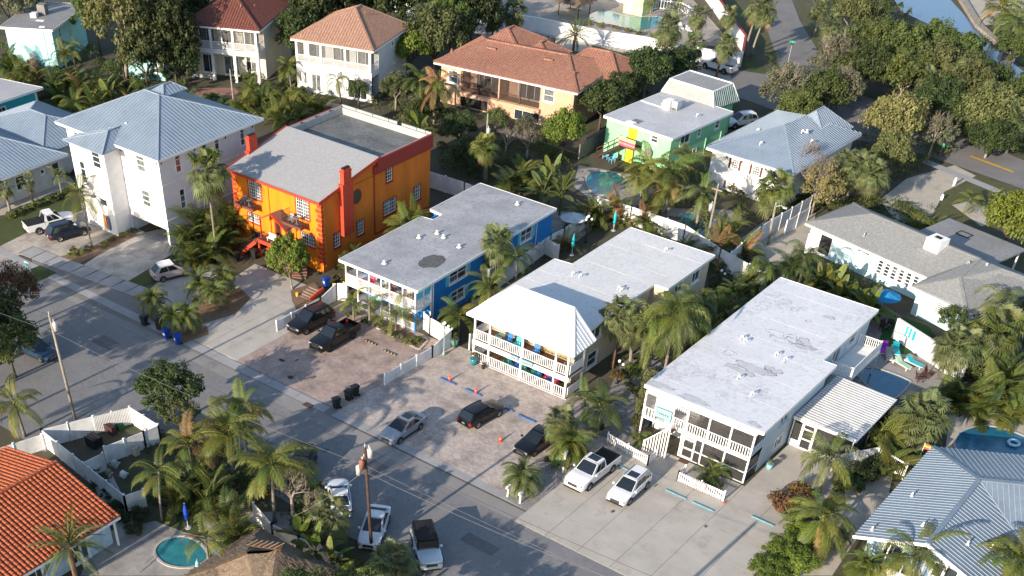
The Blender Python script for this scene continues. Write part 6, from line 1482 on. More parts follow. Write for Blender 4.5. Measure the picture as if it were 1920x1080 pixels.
def tree(u, v, h, r, label, tone='mid', kind='dense', rz=.75, base=None, bark=None, bare=0, tr=.2, nm='tree', group=None, crown_on=True):
    if kind == 'dense': r *= 1.18
    """h = height of the crown's middle, r = crown radius"""
    b, off = place(u, v, h, base); t = thing(nm, label, 'tree', b, 0, group); bk = bark or BARKD; lx, ly = off if off is not None else (0, 0)
    z0 = max(.3, h-r*rz*.6); part('trunk', MB().tube([(0, 0, 0), (lx*.3, ly*.3, z0*.5), (lx, ly, z0)], [tr, tr*.75, tr*.6], 8), bk, t, smooth=True)
    l = link('limbs', limb_mesh('bare' if bare else 'leafy', rv.randrange(3), bk), t); l.location = (lx, ly, z0-.1); l.scale = (r*(1.15 if bare else .95), r*(1.15 if bare else .95), r*rz*(1.5 if bare else 1.0)); l.rotation_euler[2] = rv.uniform(0, 6)
    if crown_on:
        c = link('crown', crown(kind, rv.randrange(4), TG[tone]), t); c.location = (lx, ly, h); c.scale = (r, r, r*rz/.8); c.rotation_euler = (0, 0, rv.uniform(0, 6.28))
    return t
def shrub(u, v, h, r, label, tone='mid', nm='shrub', kind='shrub', rz=.8, group=None):
    b = W(u, v, h*.5); o = thing(nm, label, 'shrub', (b.x, b.y, h*.45), rv.uniform(0, 6), group, me=crown(kind, rv.randrange(4), TG[tone])); o.scale = (r, r, max(.3, h*.62)); return o

# ---- left part of the view
palm('W', 388, 318, 9.6, 'standing before the orange house', base=(408, 492), s=1.35, n=46, tone=[LEAFG, LEAFS], desc='tallest grey trunked fan palm')
palm('Q', 150, 362, 4.6, 'in front of the white tower', base=(172, 462), s=1.25, tone=[LEAFG, LEAFG, LEAFY], desc='feather palm with pale smooth trunk')
for i, (u, v, w_) in enumerate(((8, 352, 'at the far left of the board house'), (52, 338, 'second from the left along the board house'), (108, 328, 'before the last window of the board house'))): palm('S' if i < 2 else 'Q', u, v, 2.7, w_, s=.62, n=16, desc='young palm')
for u, v, w_, s in ((418, 515, 'right of its group on the orange house drive', 1.35), (372, 528, 'left of the group on the orange house drive', 1.25), (402, 545, 'lowest of the group on the orange house drive', 1.25), (288, 558, 'above the black bins', 1.35), (325, 592, 'left of the pair above the blue bins', 1.2), (352, 588, 'right of the pair above the blue bins', 1.2)): palm('R', u, v, 1.9, w_, s=s, tone=[LEAFG, LEAFS, LEAFG], n=40)
for i, (u, v, h, s, w_) in enumerate(((372, 392, 4.2, 1.4, 'against the white house side wall, top of the row'), (400, 410, 3.8, 1.3, 'between white house and orange house, behind the tall palm'), (352, 420, 3.6, 1.3, 'beside the white house parking'), (385, 440, 3.2, 1.3, 'left of the tall palm trunk'), (420, 425, 3.2, 1.2, 'close to the orange wall'), (362, 462, 2.4, 1.1, 'nearest the lavender car'), (425, 372, 4.6, 1.3, 'highest between the two houses'))): palm('A', u, v, h, w_, s=s, tone=[LEAFD, LEAFG, LEAFY] if i % 2 else [LEAFD, LEAFG])
TG['ball'] = tree_leaf('clipped_leaves', (.15, .20, .03), (.085, .13, .022)); tb = tree(540, 487, 2.35, 2.2, 'round clipped green tree in front of the orange house stairs', 'ball', 'ball', 1.02, bark=BARK, base=(548, 543), tr=.13);
tree(22, 545, 4.6, 2.9, 'half bare tree at the left edge above the dark blue car', 'rust', 'airy', .8, bark=BARK, bare=1)
tree(10, 640, 3.8, 2.8, 'dark leafy tree at the left edge over the dark blue car', 'mid', 'dense')
tree(-25, 600, 4.5, 3.2, 'dark leafy tree cut by the left edge', 'dark', 'dense')
palm('C', 28, 752, 3.6, 'at the left edge', s=.85, tone=[LEAFY], n=12, desc='bright yellow coconut palm')
tree(318, 728, 3.6, 2.5, 'dark spreading tree at the street corner of the service yard', 'dark', 'dense', .75)
tree(335, 775, 2.6, 1.7, 'olive bush tree below the dark street corner tree', 'olive', 'airy', .9)
palm('C', 425, 805, 5.2, 'left of the two big ones', s=.92, n=22)
palm('C', 505, 872, 5.6, 'right of the two big ones', s=1.0, n=22, tone=[LEAFY, LEAFG, LEAFG, LEAFY])
palm('C', 455, 762, 5.8, 'behind the two big ones', s=.85, n=18); tree(398, 822, 3.8, 1.9, 'brownish leafy tree amid the palms of the service yard', 'rust', 'airy', 1.0)
palm('Q', 298, 882, 4.2, 'with thin trunk in front of the service yard', base=(304, 976), s=1.0, n=11)
palm('Q', 385, 1008, 3.6, 'between the plunge pool and the hut', base=(396, 1085), s=.9, n=9, tone=[LEAFG, LEAFB, LEAFY])
palm('P', 125, 1020, 3.6, 'over the terracotta roof', s=.92, tone=[LEAFS, LEAFG])
palm('Q', 352, 830, 4.4, 'with yellowing fronds behind the yard fence', s=1.15, n=14, tone=[LEAFB, LEAFG, LEAFY])
for u, v, h, s, w_ in ((330, 905, 2.4, 1.1, 'left of the blue folded parasol'), (425, 935, 3.4, 1.2, 'behind the blue folded parasol'), (395, 895, 3.0, 1.3, 'in the thicket behind the yard'), (440, 975, 3.2, 1.2, 'left of the hut'), (372, 872, 2.6, 1.2, 'close to the yard fence corner')): palm('A', u, v, h, w_, s=s, tone=[LEAFG, LEAFD, LEAFY])
tree(545, 915, 3.6, 2.0, 'bare grey twiggy tree behind the big coconut palms', 'grey', 'airy', .9, bark=TG['twig'], bare=1, crown_on=False)
tree(590, 945, 2.6, 1.3, 'grey green thin shrub tree beside the bare one', 'grey', 'airy', .9, bark=TG['twig'], bare=1)
palm('S', 622, 965, 3.2, 'left of the white parked sedan', s=1.0, n=34)
palm('S', 738, 1055, 1.9, 'below the white parked sedan', s=1.05, n=44)
for u, v, h, w_ in ((590, 1010, 3.0, 'right of the hut'), (620, 1035, 2.6, 'below the grey palm right of the hut'), (560, 985, 2.6, 'between hut and bare tree'), (640, 1065, 2.0, 'at the bottom edge near the street')): palm('B', u, v, h, w_, s=.8, n=10)
palm('Q', 470, 1075, 1.9, 'rising over the thatched hut at the bottom edge', s=.7, n=7, tone=[LEAFY])
palm('Q', 540, 1075, 2.2, 'at the bottom edge right of the hut', s=.7, n=8)
for i, (u, v) in enumerate(((160, 868), (178, 890), (195, 912), (212, 935), (228, 958), (243, 978))): shrub(u+8, v+12, .9, .8, 'dark hedge shrub along the yard fence, number %s from the street' % ['one', 'two', 'three', 'four', 'five', 'six'][i], 'dark', group='hedge along the yard fence')
for u, v, r, tn, w_ in ((262, 962, .9, 'dark', 'dark shrub under the small dark sign'), (300, 930, 1.0, 'mid', 'green shrub behind the thin feather palm'), (490, 925, .8, 'rust', 'red leaved shrub near the hut'), (350, 950, .8, 'mid', 'low green shrub left of the blue parasol')): shrub(u, v, 1.1, r, w_, tn)
for i, (u, v, tn) in enumerate(((134, 478, 'lime'), (150, 472, 'lime'), (165, 465, 'olive'), (196, 458, 'lime'), (212, 448, 'olive'), (232, 440, 'lime'), (247, 432, 'olive'), (140, 468, 'rust'))): shrub(u, v, .55, .55, ['lime shrub at the drive end of the bed', 'second lime shrub in the drive bed', 'olive grass clump mid bed by the palm trunk', 'lime shrub right of the pale palm trunk', 'olive clump near the white tower', 'lime shrub under the tower corner', 'olive grass against the tower corner', 'rusty shrub in the drive bed'][i], tn, kind='tiny')
for i in range(7): shrub(22+i*17, 402-i*7, .8, .7, ['first', 'second', 'third', 'fourth', 'fifth', 'sixth', 'seventh'][i]+' green hedge shrub from the left before the board house', 'mid', kind='tiny', group='hedge before the board house')
for i in range(9): shrub(4+i*17, 362-i*5, .4, .5, ['lowest', 'second', 'third', 'fourth', 'fifth', 'sixth', 'seventh', 'eighth', 'last'][i]+' low clipped hedge piece along the board house wall from the left edge', 'mid', kind='tiny', group='low hedge along the board house')
# ---- middle
palm('S', 932, 455, 5.0, 'against the blue wall', base=(914, 522), s=1.15, tm=TRUNKR, n=46)
palm('Q', 972, 478, 4.4, 'right of the sabal palm at the blue wall', s=1.0, tone=[LEAFG, LEAFD])
palm('Q', 918, 535, 3.2, 'above the alley fence', s=1.05, tone=[LEAFY, LEAFG], n=17)
palm('Q', 862, 588, 2.4, 'beside the street lamp', s=.95, tone=[LEAFY, LEAFG], n=16)
palm('A', 768, 385, 5.2, 'against the orange side wall', s=1.35, tone=[LEAFG, LEAFG, LEAFY], n=44)
palm('A', 668, 462, 1.8, 'at the foot of the orange side wall', s=.7)
for u, v, w_, s in ((662, 566, 'left front corner of the blue house', .75), (692, 572, 'second at the blue house front', .75), (742, 588, 'in the planted bed of the blue house', .9)): palm('Q', u, v, 2.2, w_, s=s, n=12, tone=[LEAFY, LEAFG], desc='short yellowish feather palm')
for i, (u, v, tn) in enumerate(((725, 618, 'grey'), (738, 628, 'mid'), (752, 634, 'grey'), (768, 640, 'gold'), (780, 636, 'mid'), (660, 590, 'mid'), (690, 600, 'dark'), (715, 606, 'mid'), (640, 500, 'mid'), (632, 520, 'gold'), (650, 520, 'rust'))): shrub(u, v, .7, .65, ['grey green shrub first in the blue house bed', 'green shrub second in the blue house bed', 'grey green shrub mid bed of the blue house', 'golden shrub right in the blue house bed', 'green shrub last in the blue house bed', 'green shrub behind the black pickup', 'dark shrub at the blue porch foot', 'green shrub by the blue porch door', 'green shrub between orange wall and blue porch', 'golden shrub between orange wall and blue porch', 'rusty vine at the foot of the orange corner'][i], tn, kind='tiny')
tree(650, 492, 1.6, 1.1, 'leafy vine tree between the orange corner and the blue porch', 'mid', 'airy', 1.0)
palm('S', 1162, 590, 5.0, 'at the right wall of the cream motel', base=(1148, 690), s=1.15, tm=TRUNKR, n=44)
palm('S', 1186, 612, 4.0, 'right behind the motel sabal palm', base=(1180, 690), s=1.0, n=30)
palm('U', 1268, 585, 6.8, 'between the cream motel and the white flat roof', s=1.0, n=38, tone=[LEAFG, LEAFS, LEAFG])
palm('U', 1222, 608, 5.0, 'left of the tallest queen palm', s=.9, n=18)
palm('U', 1300, 560, 5.4, 'behind the tallest queen palm', s=.8, n=16, tone=[LEAFG, LEAFD])
cy = thing('cypress', 'narrow dark column shaped cypress left of the white flat roofed house', 'tree', W(1192, 812)); part('trunk', MB().tube([(0, 0, 0), (0, 0, 5.5)], [.12, .05], 6), BARKD, cy)
for i in range(7): c_ = link('crown', crown('shrub', i % 4, TG['olive']), cy); c_.location = (0, 0, .7+i*.82); r_ = .62-.05*i; c_.scale = (r_, r_, .75); c_.rotation_euler[2] = i*1.3
palm('S', 1050, 790, 2.2, 'over the black car under the palms', s=.95, n=36)
palm('R', 1070, 830, 2.2, 'in front of the palm group by the white pickup', s=1.7, n=44, tone=[LEAFG, LEAFY])
palm('Q', 1128, 765, 3.0, 'right of the palm group near the motel corner', s=1.15, n=18, tone=[LEAFD, LEAFG])
palm('Q', 1100, 745, 2.6, 'against the right corner post of the motel', s=.8, n=12)
palm('R', 978, 890, 1.7, 'beside the mailboxes', s=1.5, n=44, tone=[LEAFG, LEAFS])
for u, v, tn, w_ in ((1158, 705, 'rust', 'red and green croton at the motel side'), (1185, 690, 'mid', 'green shrub right of the croton'), (1095, 850, 'rust', 'reddish ground plants beside the white pickup'), (1040, 862, 'dark', 'dark shrub under the palm group'), (1120, 800, 'dark', 'dark shrub behind the palm group'), (1225, 700, 'grey', 'grey bare shrub beside the cypress')): shrub(u, v, .9, .8, w_, tn, kind='shrub')
palm('R', 1200, 820, .7, 'behind the left picket fence', s=.9, n=20)
palm('R', 1335, 890, .9, 'inside the right picket fence', s=1.25, n=30, tone=[LEAFD, LEAFG])
for i, (u, v, h, s, w_) in enumerate(((1335, 600, 3.2, 1.1, 'hidden behind the queen palms'), (1360, 560, 2.6, 1.1, 'left of the flat roof rear corner'), (1385, 525, 2.2, 1.0, 'by the rear fence of the motel'), (1330, 645, 2.6, .9, 'in the gap beside the flat roof'), (1410, 500, 2.6, 1.0, 'behind the flat roof left corner'))): palm('A', u, v, h, w_, s=s, tone=[LEAFD, LEAFG])
# ---- behind the front row, middle
palm('W', 908, 272, 6.4, 'behind the blue house', base=(912, 345), s=.95, n=34, tone=[LEAFG, LEAFY], desc='slim fan palm with thin pale trunk')
for i, (u, v, h, s, tn, w_) in enumerate(((960, 315, 3.4, 1.2, 0, 'right of the slim fan palm'), (985, 295, 3.8, 1.2, 1, 'third right of the slim fan palm'), (1120, 372, 3.0, 1.1, 1, 'above the parasol table'), (1095, 385, 2.6, 1.1, 2, 'left of the parasol table'), (1165, 375, 2.6, 1.2, 2, 'below the teal pool'), (1065, 440, 1.6, .9, 2, 'by the alley fence beside the parasol'), (1215, 385, 2.8, 1.2, 2, 'under the coconut palms'), (1370, 405, 3.0, 1.2, 1, 'left of the utility pole'), (1400, 440, 2.6, 1.2, 2, 'below the utility pole'), (1350, 440, 2.8, 1.2, 2, 'right of the half hidden pool'), (1290, 440, 2.2, 1.0, 1, 'under the half hidden pool'), (1230, 420, 2.4, 1.0, 0, 'behind the motel rear fence'))): palm('A', u, v, h, w_, s=s, tone=[[LEAFD, LEAFG], [LEAFG, LEAFY], [LEAFY, LEAFB, LEAFG]][tn])
for u, v, h, w_ in ((1035, 318, 4.2, 'tallest of the group behind the blue house'), (1055, 345, 3.6, 'right of the tall group behind the blue house'), (1020, 340, 3.4, 'left of the group behind the blue house')): palm('B', u, v, h, w_, s=.95, n=13, tone=[LEAFS, LEAFG], desc='grey green travellers palm')
tree(1058, 248, 3.8, 2.3, 'bright lime tree at the corner of the peach house', 'lime', 'dense', 1.0)
tree(930, 222, 3.0, 1.7, 'green crown left among the bare twigs before the peach house', 'mid', 'airy', .8); tree(985, 235, 2.4, 1.6, 'green and grey bush right among the bare twigs', 'grey', 'airy', .7)
for u, v, w_ in ((950, 262, 'left'), (990, 268, 'right')): tree(u, v, 2.2, 2.2, 'bare grey twiggy tree in front of the peach house, %s one' % w_, 'grey', 'airy', .55, bark=TG['twig'], bare=1, crown_on=False)
tree(1130, 190, 3.6, 2.9, 'dark green tree at the right end of the peach house', 'dark', 'dense'); tree(1165, 165, 4.0, 2.3, 'dark green tree between peach house and green house', 'dark', 'dense')
tree(1215, 125, 5.0, 2.8, 'dark tree behind the green house roof', 'dark', 'dense', bark=BARK); tree(1175, 118, 4.6, 1.9, 'small crowned tree with curved pale trunk', 'mid', 'airy', base=(1190, 190), bark=BARK); tree(1265, 120, 4.0, 2.6, 'dark tree left of the white parked pickup', 'dark', 'dense')
palm('S', 1252, 52, 5.6, 'tallest in front of the resort', s=1.3, n=40); palm('S', 1302, 82, 5.2, 'by the mansard', base=(1298, 140), s=1.1, n=32, tm=TRUNKR); palm('S', 1362, 82, 5.0, 'leaning beside the white pickup', base=(1342, 148), s=1.1, n=32, tm=TRUNKR)
palm('S', 1425, 10, 7.2, 'left of the pair leaning over the road', base=(1395, 104), s=1.15, n=36); palm('S', 1440, 22, 6.6, 'right of the pair leaning over the road', base=(1408, 106), s=1.0, n=30)
palm('S', 1308, 28, 4.4, 'by the resort gate', s=.95); palm('S', 1368, 28, 4.2, 'over the red topped wall', s=.9); palm('S', 964, 22, 5.2, 'at the end of the white perimeter wall', s=1.3, n=40, base=(963, 68)); palm('S', 925, 35, 3.4, 'lower, left of the perimeter wall end', s=1.1, n=30)
palm('P', 1078, 62, 3.4, 'in front of the perimeter wall', s=.95, n=44, tone=[LEAFG, LEAFS])
for i in range(6): shrub(1105+i*24, 42+i*5, .8, .8, 'golden clump between resort pool and perimeter wall, %s from the left' % ['first', 'second', 'third', 'fourth', 'fifth', 'sixth'][i], 'gold', kind='tiny', group='golden clumps along the resort pool')
palm('Q', 1268, 15, 2.6, 'yellow one by the crossed gate', s=.9, tone=[LEAFY]); palm('Q', 1222, 5, 2.6, 'yellow one at the top edge', s=.8, tone=[LEAFY])
tree(885, 20, 6.0, 3.8, 'dark pine like tree left of the perimeter wall', 'dark', 'dense', 1.0); tree(815, 70, 5.2, 3.8, 'big olive tree left of the peach house', 'olive', 'dense', 1.0); tree(770, 90, 4.4, 2.6, 'lime olive tree beside the tan tiled roof', 'lime', 'dense', 1.0); tree(845, 45, 5.4, 3.4, 'green tree behind the peach house corner', 'mid', 'dense', 1.0)
palm('C', 790, 150, 5.0, 'left before the peach house', s=.9, tone=[LEAFG, LEAFD]); palm('C', 815, 160, 5.4, 'touching the peach house corner', s=.95, tone=[LEAFY, LEAFG, LEAFB])
tree(742, 165, 3.4, 2.2, 'thin olive tree right of the tan tiled house', 'olive', 'airy', .9, bark=BARK); tree(800, 205, 2.2, 1.9, 'low dark tree behind the orange house parapet', 'dark', 'dense'); palm('B', 785, 225, 2.4, 'behind the orange house parapet', n=10)
tree(860, 240, 2.4, 2.0, 'dark bush right of the orange house roof', 'dark', 'dense', .8); tree(880, 290, 2.4, 2.2, 'dark tree in the shade behind the orange house', 'dark', 'dense', .9)
tree(600, 18, 6.5, 4.4, 'dark pine like tree between the two tiled houses', 'dark', 'dense', 1.0); tree(700, -5, 6.5, 4.5, 'dark tree behind the tan tiled roof', 'dark', 'dense', 1.0); tree(795, 5, 6.0, 3.5, 'dark tree above the olive tree', 'dark', 'dense', 1.0); tree(560, 60, 5.5, 2.8, 'dark leafy tree beside the brown tiled house', 'dark', 'dense', 1.0)
palm('Q', 543, 122, 3.4, 'between the two tiled houses', s=.95); palm('U', 632, 150, 3.8, 'small, before the tan tiled house', base=(640, 200), s=.6, n=12, desc='young queen palm'); tree(672, 170, 2.4, 1.6, 'small green tree under the screened porch', 'mid', 'airy', .9)
for i, (u, v) in enumerate(((468, 150), (490, 165), (512, 158), (535, 170), (558, 165), (580, 172), (600, 178), (455, 175), (520, 190), (560, 195))): palm('A', u, v, 3.0, ['first', 'second', 'third', 'fourth', 'fifth', 'sixth', 'seventh', 'eighth', 'ninth', 'tenth'][i]+' in the row behind the orange house', s=1.15, tone=[LEAFG, LEAFY] if i % 3 else [LEAFY])
# ---- top left
tree(232, 40, 8.5, 5.2, 'huge tree with bare pale limbs at the top left', 'olive', 'airy', 1.1, bark=BARK, bare=1, base=(238, 165), tr=.35); tree(300, 60, 7.0, 4.2, 'tall dark green tree right of the bare limbed one', 'dark', 'dense', 1.2); tree(268, 105, 5.0, 3.0, 'olive foliage low beside the bare limbed tree', 'olive', 'dense', 1.1); tree(335, 20, 7, 4.0, 'very dark tree left of the brown tiled house', 'dark', 'dense', 1.1); tree(325, 110, 4, 3.0, 'dark foliage behind the white house roof', 'dark', 'dense', 1.0)
tree(20, 5, 6.0, 4.5, 'grey brown tree behind the aqua house', 'grey', 'airy', 1.0); tree(175, 20, 6, 3.0, 'green tree right of the aqua house', 'mid', 'dense', 1.0)
_w = ['far left', 'second', 'third', 'fourth', 'fifth', 'sixth', 'seventh', 'eighth', 'ninth', 'tenth', 'eleventh', 'twelfth', 'thirteenth', 'fourteenth', 'fifteenth']
for i, (u, v, h) in enumerate(((12, 95, 3.6), (38, 110, 3.6), (62, 118, 3.8), (95, 135, 3.4), (125, 125, 3.6), (150, 140, 3.2), (175, 135, 3.4), (200, 150, 3.0), (240, 160, 3.2), (268, 155, 3.0), (300, 170, 3.0), (325, 165, 3.2), (345, 180, 2.8), (110, 165, 2.8), (30, 140, 3.0))): palm('A', u, v, h, '%s of the thicket below the aqua house' % _w[i], s=1.3, tone=[[LEAFD, LEAFG], [LEAFG, LEAFY], [LEAFD, LEAFY, LEAFB]][i % 3])
for i, (u, v) in enumerate(((120, 98), (135, 90))): palm('Q', u, v, 3.4, ['left of two at the aqua house corner', 'right of two at the aqua house corner'][i], s=.9)
for i, (u, v) in enumerate(((185, 185), (205, 175), (170, 178))): palm('B', u, v, 2.4, ['below the thicket near the white house roof', 'bright one behind the white house roof', 'left one behind the white house roof'][i], n=9, tone=[LEAFY, LEAFG])
palm('C', 140, 195, 2.8, 'low one behind the turquoise cottage', s=.8, tone=[LEAFG, LEAFY])
for i in range(5): shrub(398+i*22, 182+i*9, 1.4, 1.1, ['hedge shrub nearest the round turquoise pool', 'second hedge shrub behind the white house roof', 'third hedge shrub behind the white house roof', 'fourth hedge shrub behind the white house roof', 'last hedge shrub before the orange chimney'][i], 'mid')
# ---- right of the green house and along the second street
for i, (u, v, h, s) in enumerate(((1212, 312, 4.4, .85), (1262, 318, 5.0, .95), (1290, 300, 4.4, .85), (1250, 352, 3.6, .8), (1318, 360, 4.2, .8), (1195, 330, 3.6, .7))): palm('C', u, v, h, ['left before the green house', 'tallest before the green house', 'at the green house corner', 'lowest before the green house', 'left of the utility pole by the cottage', 'over the teal pool'][i], s=s, tone=[LEAFY, LEAFG, LEAFY] if i != 4 else [LEAFG, LEAFS])
palm('S', 1452, 352, 3.8, 'before the white cottage', s=1.35, n=50, tone=[LEAFG, LEAFS]); palm('S', 1588, 300, 4.6, 'right of the pale bare trees', s=1.0); palm('S', 1610, 310, 5.0, 'left of the leaning pair', base=(1590, 368), s=1.2, n=40, tm=BARK); palm('S', 1640, 325, 4.6, 'right of the leaning pair', base=(1602, 372), s=1.1, n=36, tm=BARK)
tree(1512, 300, 4.0, 2.4, 'pale bare branched tree upper of two beside the cottage roof', 'grey', 'airy', .8, bark=TG['twig'], bare=1, crown_on=False); tree(1535, 350, 3.2, 2.9, 'pale twiggy tree with yellow fruit beside the bungalow', 'gold', 'airy', .9, bark=TG['twig'], bare=1)
tree(1540, 330, 3.0, 2.4, 'grey twiggy tree between cottage and bungalow', 'grey', 'airy', .9, bark=TG['twig'], bare=1, crown_on=False)
tree(1678, 225, 5.0, 3.1, 'golden olive round topped tree at the road bend', 'gold', 'dense', .95, bark=BARK); tree(1670, 290, 3.6, 2.2, 'golden green tree below the round topped one', 'olive', 'dense', 1.1); tree(1755, 250, 3.4, 2.4, 'bare grey brown tree at the road bend', 'grey', 'airy', .9, bark=TG['twig'], bare=1)
for i, (u, v, h, r, tn, kd) in enumerate(((1470, 165, 3.6, 2.9, 'grey', 'airy'), (1500, 205, 3.0, 2.4, 'mid', 'dense'), (1540, 170, 3.4, 2.6, 'dark', 'dense'), (1580, 165, 3.4, 2.6, 'grey', 'airy'), (1570, 110, 4.0, 3.2, 'grey', 'airy'), (1620, 130, 4.0, 3.0, 'dark', 'dense'), (1640, 80, 4.2, 3.2, 'mid', 'dense'), (1690, 95, 4.2, 3.2, 'mid', 'dense'), (1700, 140, 4.0, 3.0, 'mid', 'dense'), (1745, 85, 4.0, 3.0, 'mid', 'dense'), (1770, 130, 4.0, 3.2, 'olive', 'dense'), (1800, 100, 3.8, 2.8, 'mid', 'dense'), (1810, 170, 3.8, 3.2, 'olive', 'dense'), (1760, 190, 3.4, 2.8, 'dark', 'dense'), (1850, 150, 3.6, 2.6, 'mid', 'dense'), (1850, 215, 3.6, 3.2, 'olive', 'dense'), (1905, 190, 3.4, 2.8, 'mid', 'dense'), (1800, 225, 2.6, 2.6, 'dark', 'dense'), (1860, 260, 2.4, 2.4, 'dark', 'dense'), (1600, 25, 4.4, 2.8, 'olive', 'dense'))):
    tree(u, v, h, r*1.08, ['pale limbed grey tree at the junction', 'green tree behind the cottage roof ridge', 'dark tree at the road junction', 'grey branched tree right of the junction', 'silvery bare limbed tree over the road', 'dark tree on the road side of the mangroves', 'green mangrove left of the canal', 'green mangrove below the canal corner', 'green mangrove in the middle of the wood', 'green mangrove at the water edge', 'olive mangrove near the boat', 'green mangrove beside the dock', 'olive mangrove above the road', 'dark mangrove over the shaded road', 'green mangrove by the boat lift', 'olive mangrove at the right above the road', 'green mangrove at the right edge', 'dark mangrove at the verge', 'dark mangrove low at the right verge', 'olive tree at the top by the canal road'][i], tn, kd, .85, bark=TG['twig'] if kd == 'airy' else BARK, bare=1 if kd == 'airy' else 0)
for i, (u, v, h, s) in enumerate(((1560, 48, 4.4, 1.1), (1592, 72, 4.4, 1.2), (1745, 150, 4.6, 1.2), (1790, 140, 4.4, 1.2), (1880, 215, 4.2, 1.3), (1910, 225, 4.0, 1.2), (1540, 15, 4.0, 1.0))): palm('S', u, v, h, ['left by the canal road', 'second by the canal road', 'with dead skirt amid the mangroves', 'right of the skirted one amid mangroves', 'at the right above the road', 'at the right edge above the road', 'at the top edge of the canal road'][i], s=s, n=34)
palm('C', 1880, 15, 4, 'beyond the canal, left', s=.9, tone=[LEAFY]); palm('C', 1905, 40, 4, 'beyond the canal, right', s=.9, tone=[LEAFG]); tree(1905, 90, 3.4, 2.6, 'dark tree beyond the boat', 'mid', 'dense')
tree(1902, 410, 3.6, 2.8, 'bright green tree at the right edge over the carport', 'lime', 'dense', .95); palm('Q', 1820, 372, 1.6, 'young one on the sandy bed', s=.7); palm('A', 1720, 408, 1.6, 'behind the bungalow roof, left', s=.9, tone=[LEAFY, LEAFG]); palm('A', 1750, 405, 1.6, 'behind the bungalow roof, right', s=.9, tone=[LEAFG, LEAFY])
for i, (u, v) in enumerate(((1545, 508), (1565, 518), (1585, 530), (1602, 540), (1622, 552), (1640, 562), (1575, 540))): palm('B', u, v, 2.4, ['first of the row behind the flat roof', 'second of the row behind the flat roof', 'third of the row behind the flat roof', 'fourth of the row behind the flat roof', 'fifth of the row behind the flat roof', 'last of the row near the blue parasol', 'lowest of the row behind the flat roof'][i], s=.85, n=13, tone=[LEAFG, LEAFY])
for i in range(8): shrub(1510+i*18, 520+i*9, 1.6, 1.1, 'dark hedge shrub under the banana row, %s from the lane end' % ['first', 'second', 'third', 'fourth', 'fifth', 'sixth', 'seventh', 'eighth'][i], 'dark', group='dark hedge behind the flat roof')
palm('U', 1512, 480, 3.6, 'dark one before the open door of the bungalow', s=.7, n=18, tone=[LEAFD]); palm('U', 1440, 500, 3.0, 'left behind the flat roof', s=.65, n=16, tone=[LEAFD, LEAFG]); palm('Q', 1480, 500, 2.6, 'dark one behind the flat roof', s=.9, tone=[LEAFD])
palm('S', 1872, 622, 3.6, 'largest at the right edge', s=1.7, n=54, tone=[LEAFS, LEAFG]); palm('S', 1800, 645, 3.0, 'left of the largest one at the right', s=1.25, n=40); palm('U', 1880, 560, 4.0, 'over the bungalow roof corner', s=.8, n=18)
tree(1790, 600, 2.0, 1.6, 'green shrub tree at the bungalow corner', 'mid', 'airy', .9)
for i, (u, v, h, s, tn) in enumerate(((1825, 715, 2.6, 1.3, 1), (1880, 705, 2.8, 1.3, 1), (1855, 745, 2.2, 1.2, 0), (1790, 715, 2.2, 1.2, 0), (1910, 745, 2.4, 1.2, 1), (1680, 845, 2.2, 1.2, 2), (1665, 800, 2.4, 1.2, 2), (1640, 770, 2.0, 1.0, 0), (1905, 680, 2.6, 1.2, 0))): palm('A', u, v, h, ['left of the thicket above the curved pool', 'middle of the thicket above the curved pool', 'lowest over the sand above the curved pool', 'beside the white pool wall', 'at the right edge above the curved pool', 'left of the grey metal roof tip', 'under the round fan palm', 'near the ribbed roof edge', 'top of the thicket at the right edge'][i], s=s, tone=[[LEAFG, LEAFD], [LEAFG, LEAFY], [LEAFY, LEAFG]][tn])
palm('S', 1728, 780, 2.4, 'above the grey metal roof', s=1.5, n=56, desc='round spiky fan palm')
palm('U', 1558, 855, 3.6, 'in front of the ribbed roof', s=.8, n=22, tone=[LEAFG, LEAFS]); palm('C', 1545, 965, 2.8, 'beside the clipped bright hedge', s=.95, tone=[LEAFY, LEAFY, LEAFG], n=22)
palm('C', 1722, 1040, 3.4, 'in front of the grey metal roof', s=.95, tone=[LEAFY, LEAFG, LEAFY], n=18); palm('C', 1905, 1045, 3.6, 'at the bottom right corner', s=.9, tone=[LEAFG, LEAFY]); palm('R', 1625, 1060, 1.4, 'at the corner of the metal roofed house', s=1.4, n=34, tone=[LEAFG]); palm('R', 1580, 1000, 1.0, 'beside the sand path', s=1.0, n=20)
for i, (u, v, r, h, tn) in enumerate(((1505, 1000, 1.5, 1.7, 'ball'), (1470, 1030, 1.6, 1.8, 'ball'), (1440, 1065, 1.6, 1.7, 'ball'), (1495, 1050, 1.6, 1.8, 'ball'), (1475, 945, 1.4, 1.8, 'rust'), (1500, 920, 1.2, 1.6, 'rust'), (1490, 965, 1.2, 1.6, 'olive'), (1620, 885, 1.2, 1.4, 'dark'), (1640, 870, 1.0, 1.4, 'dark'), (1600, 905, 1.1, 1.3, 'dark'))): shrub(u, v, h, r, ['bright clipped shrub at the top of the corner hedge', 'bright clipped shrub left in the corner hedge', 'bright clipped shrub at the bottom edge', 'bright clipped shrub behind the blue bin', 'rusty red shrub left of the coconut palm', 'upper rusty shrub beside the drive', 'olive shrub under the rusty ones', 'dark hedge middle beside the railed gate', 'dark hedge end at the railed gate', 'dark hedge start below the feather palm'][i], tn, kind='dense' if tn == 'ball' else 'shrub')
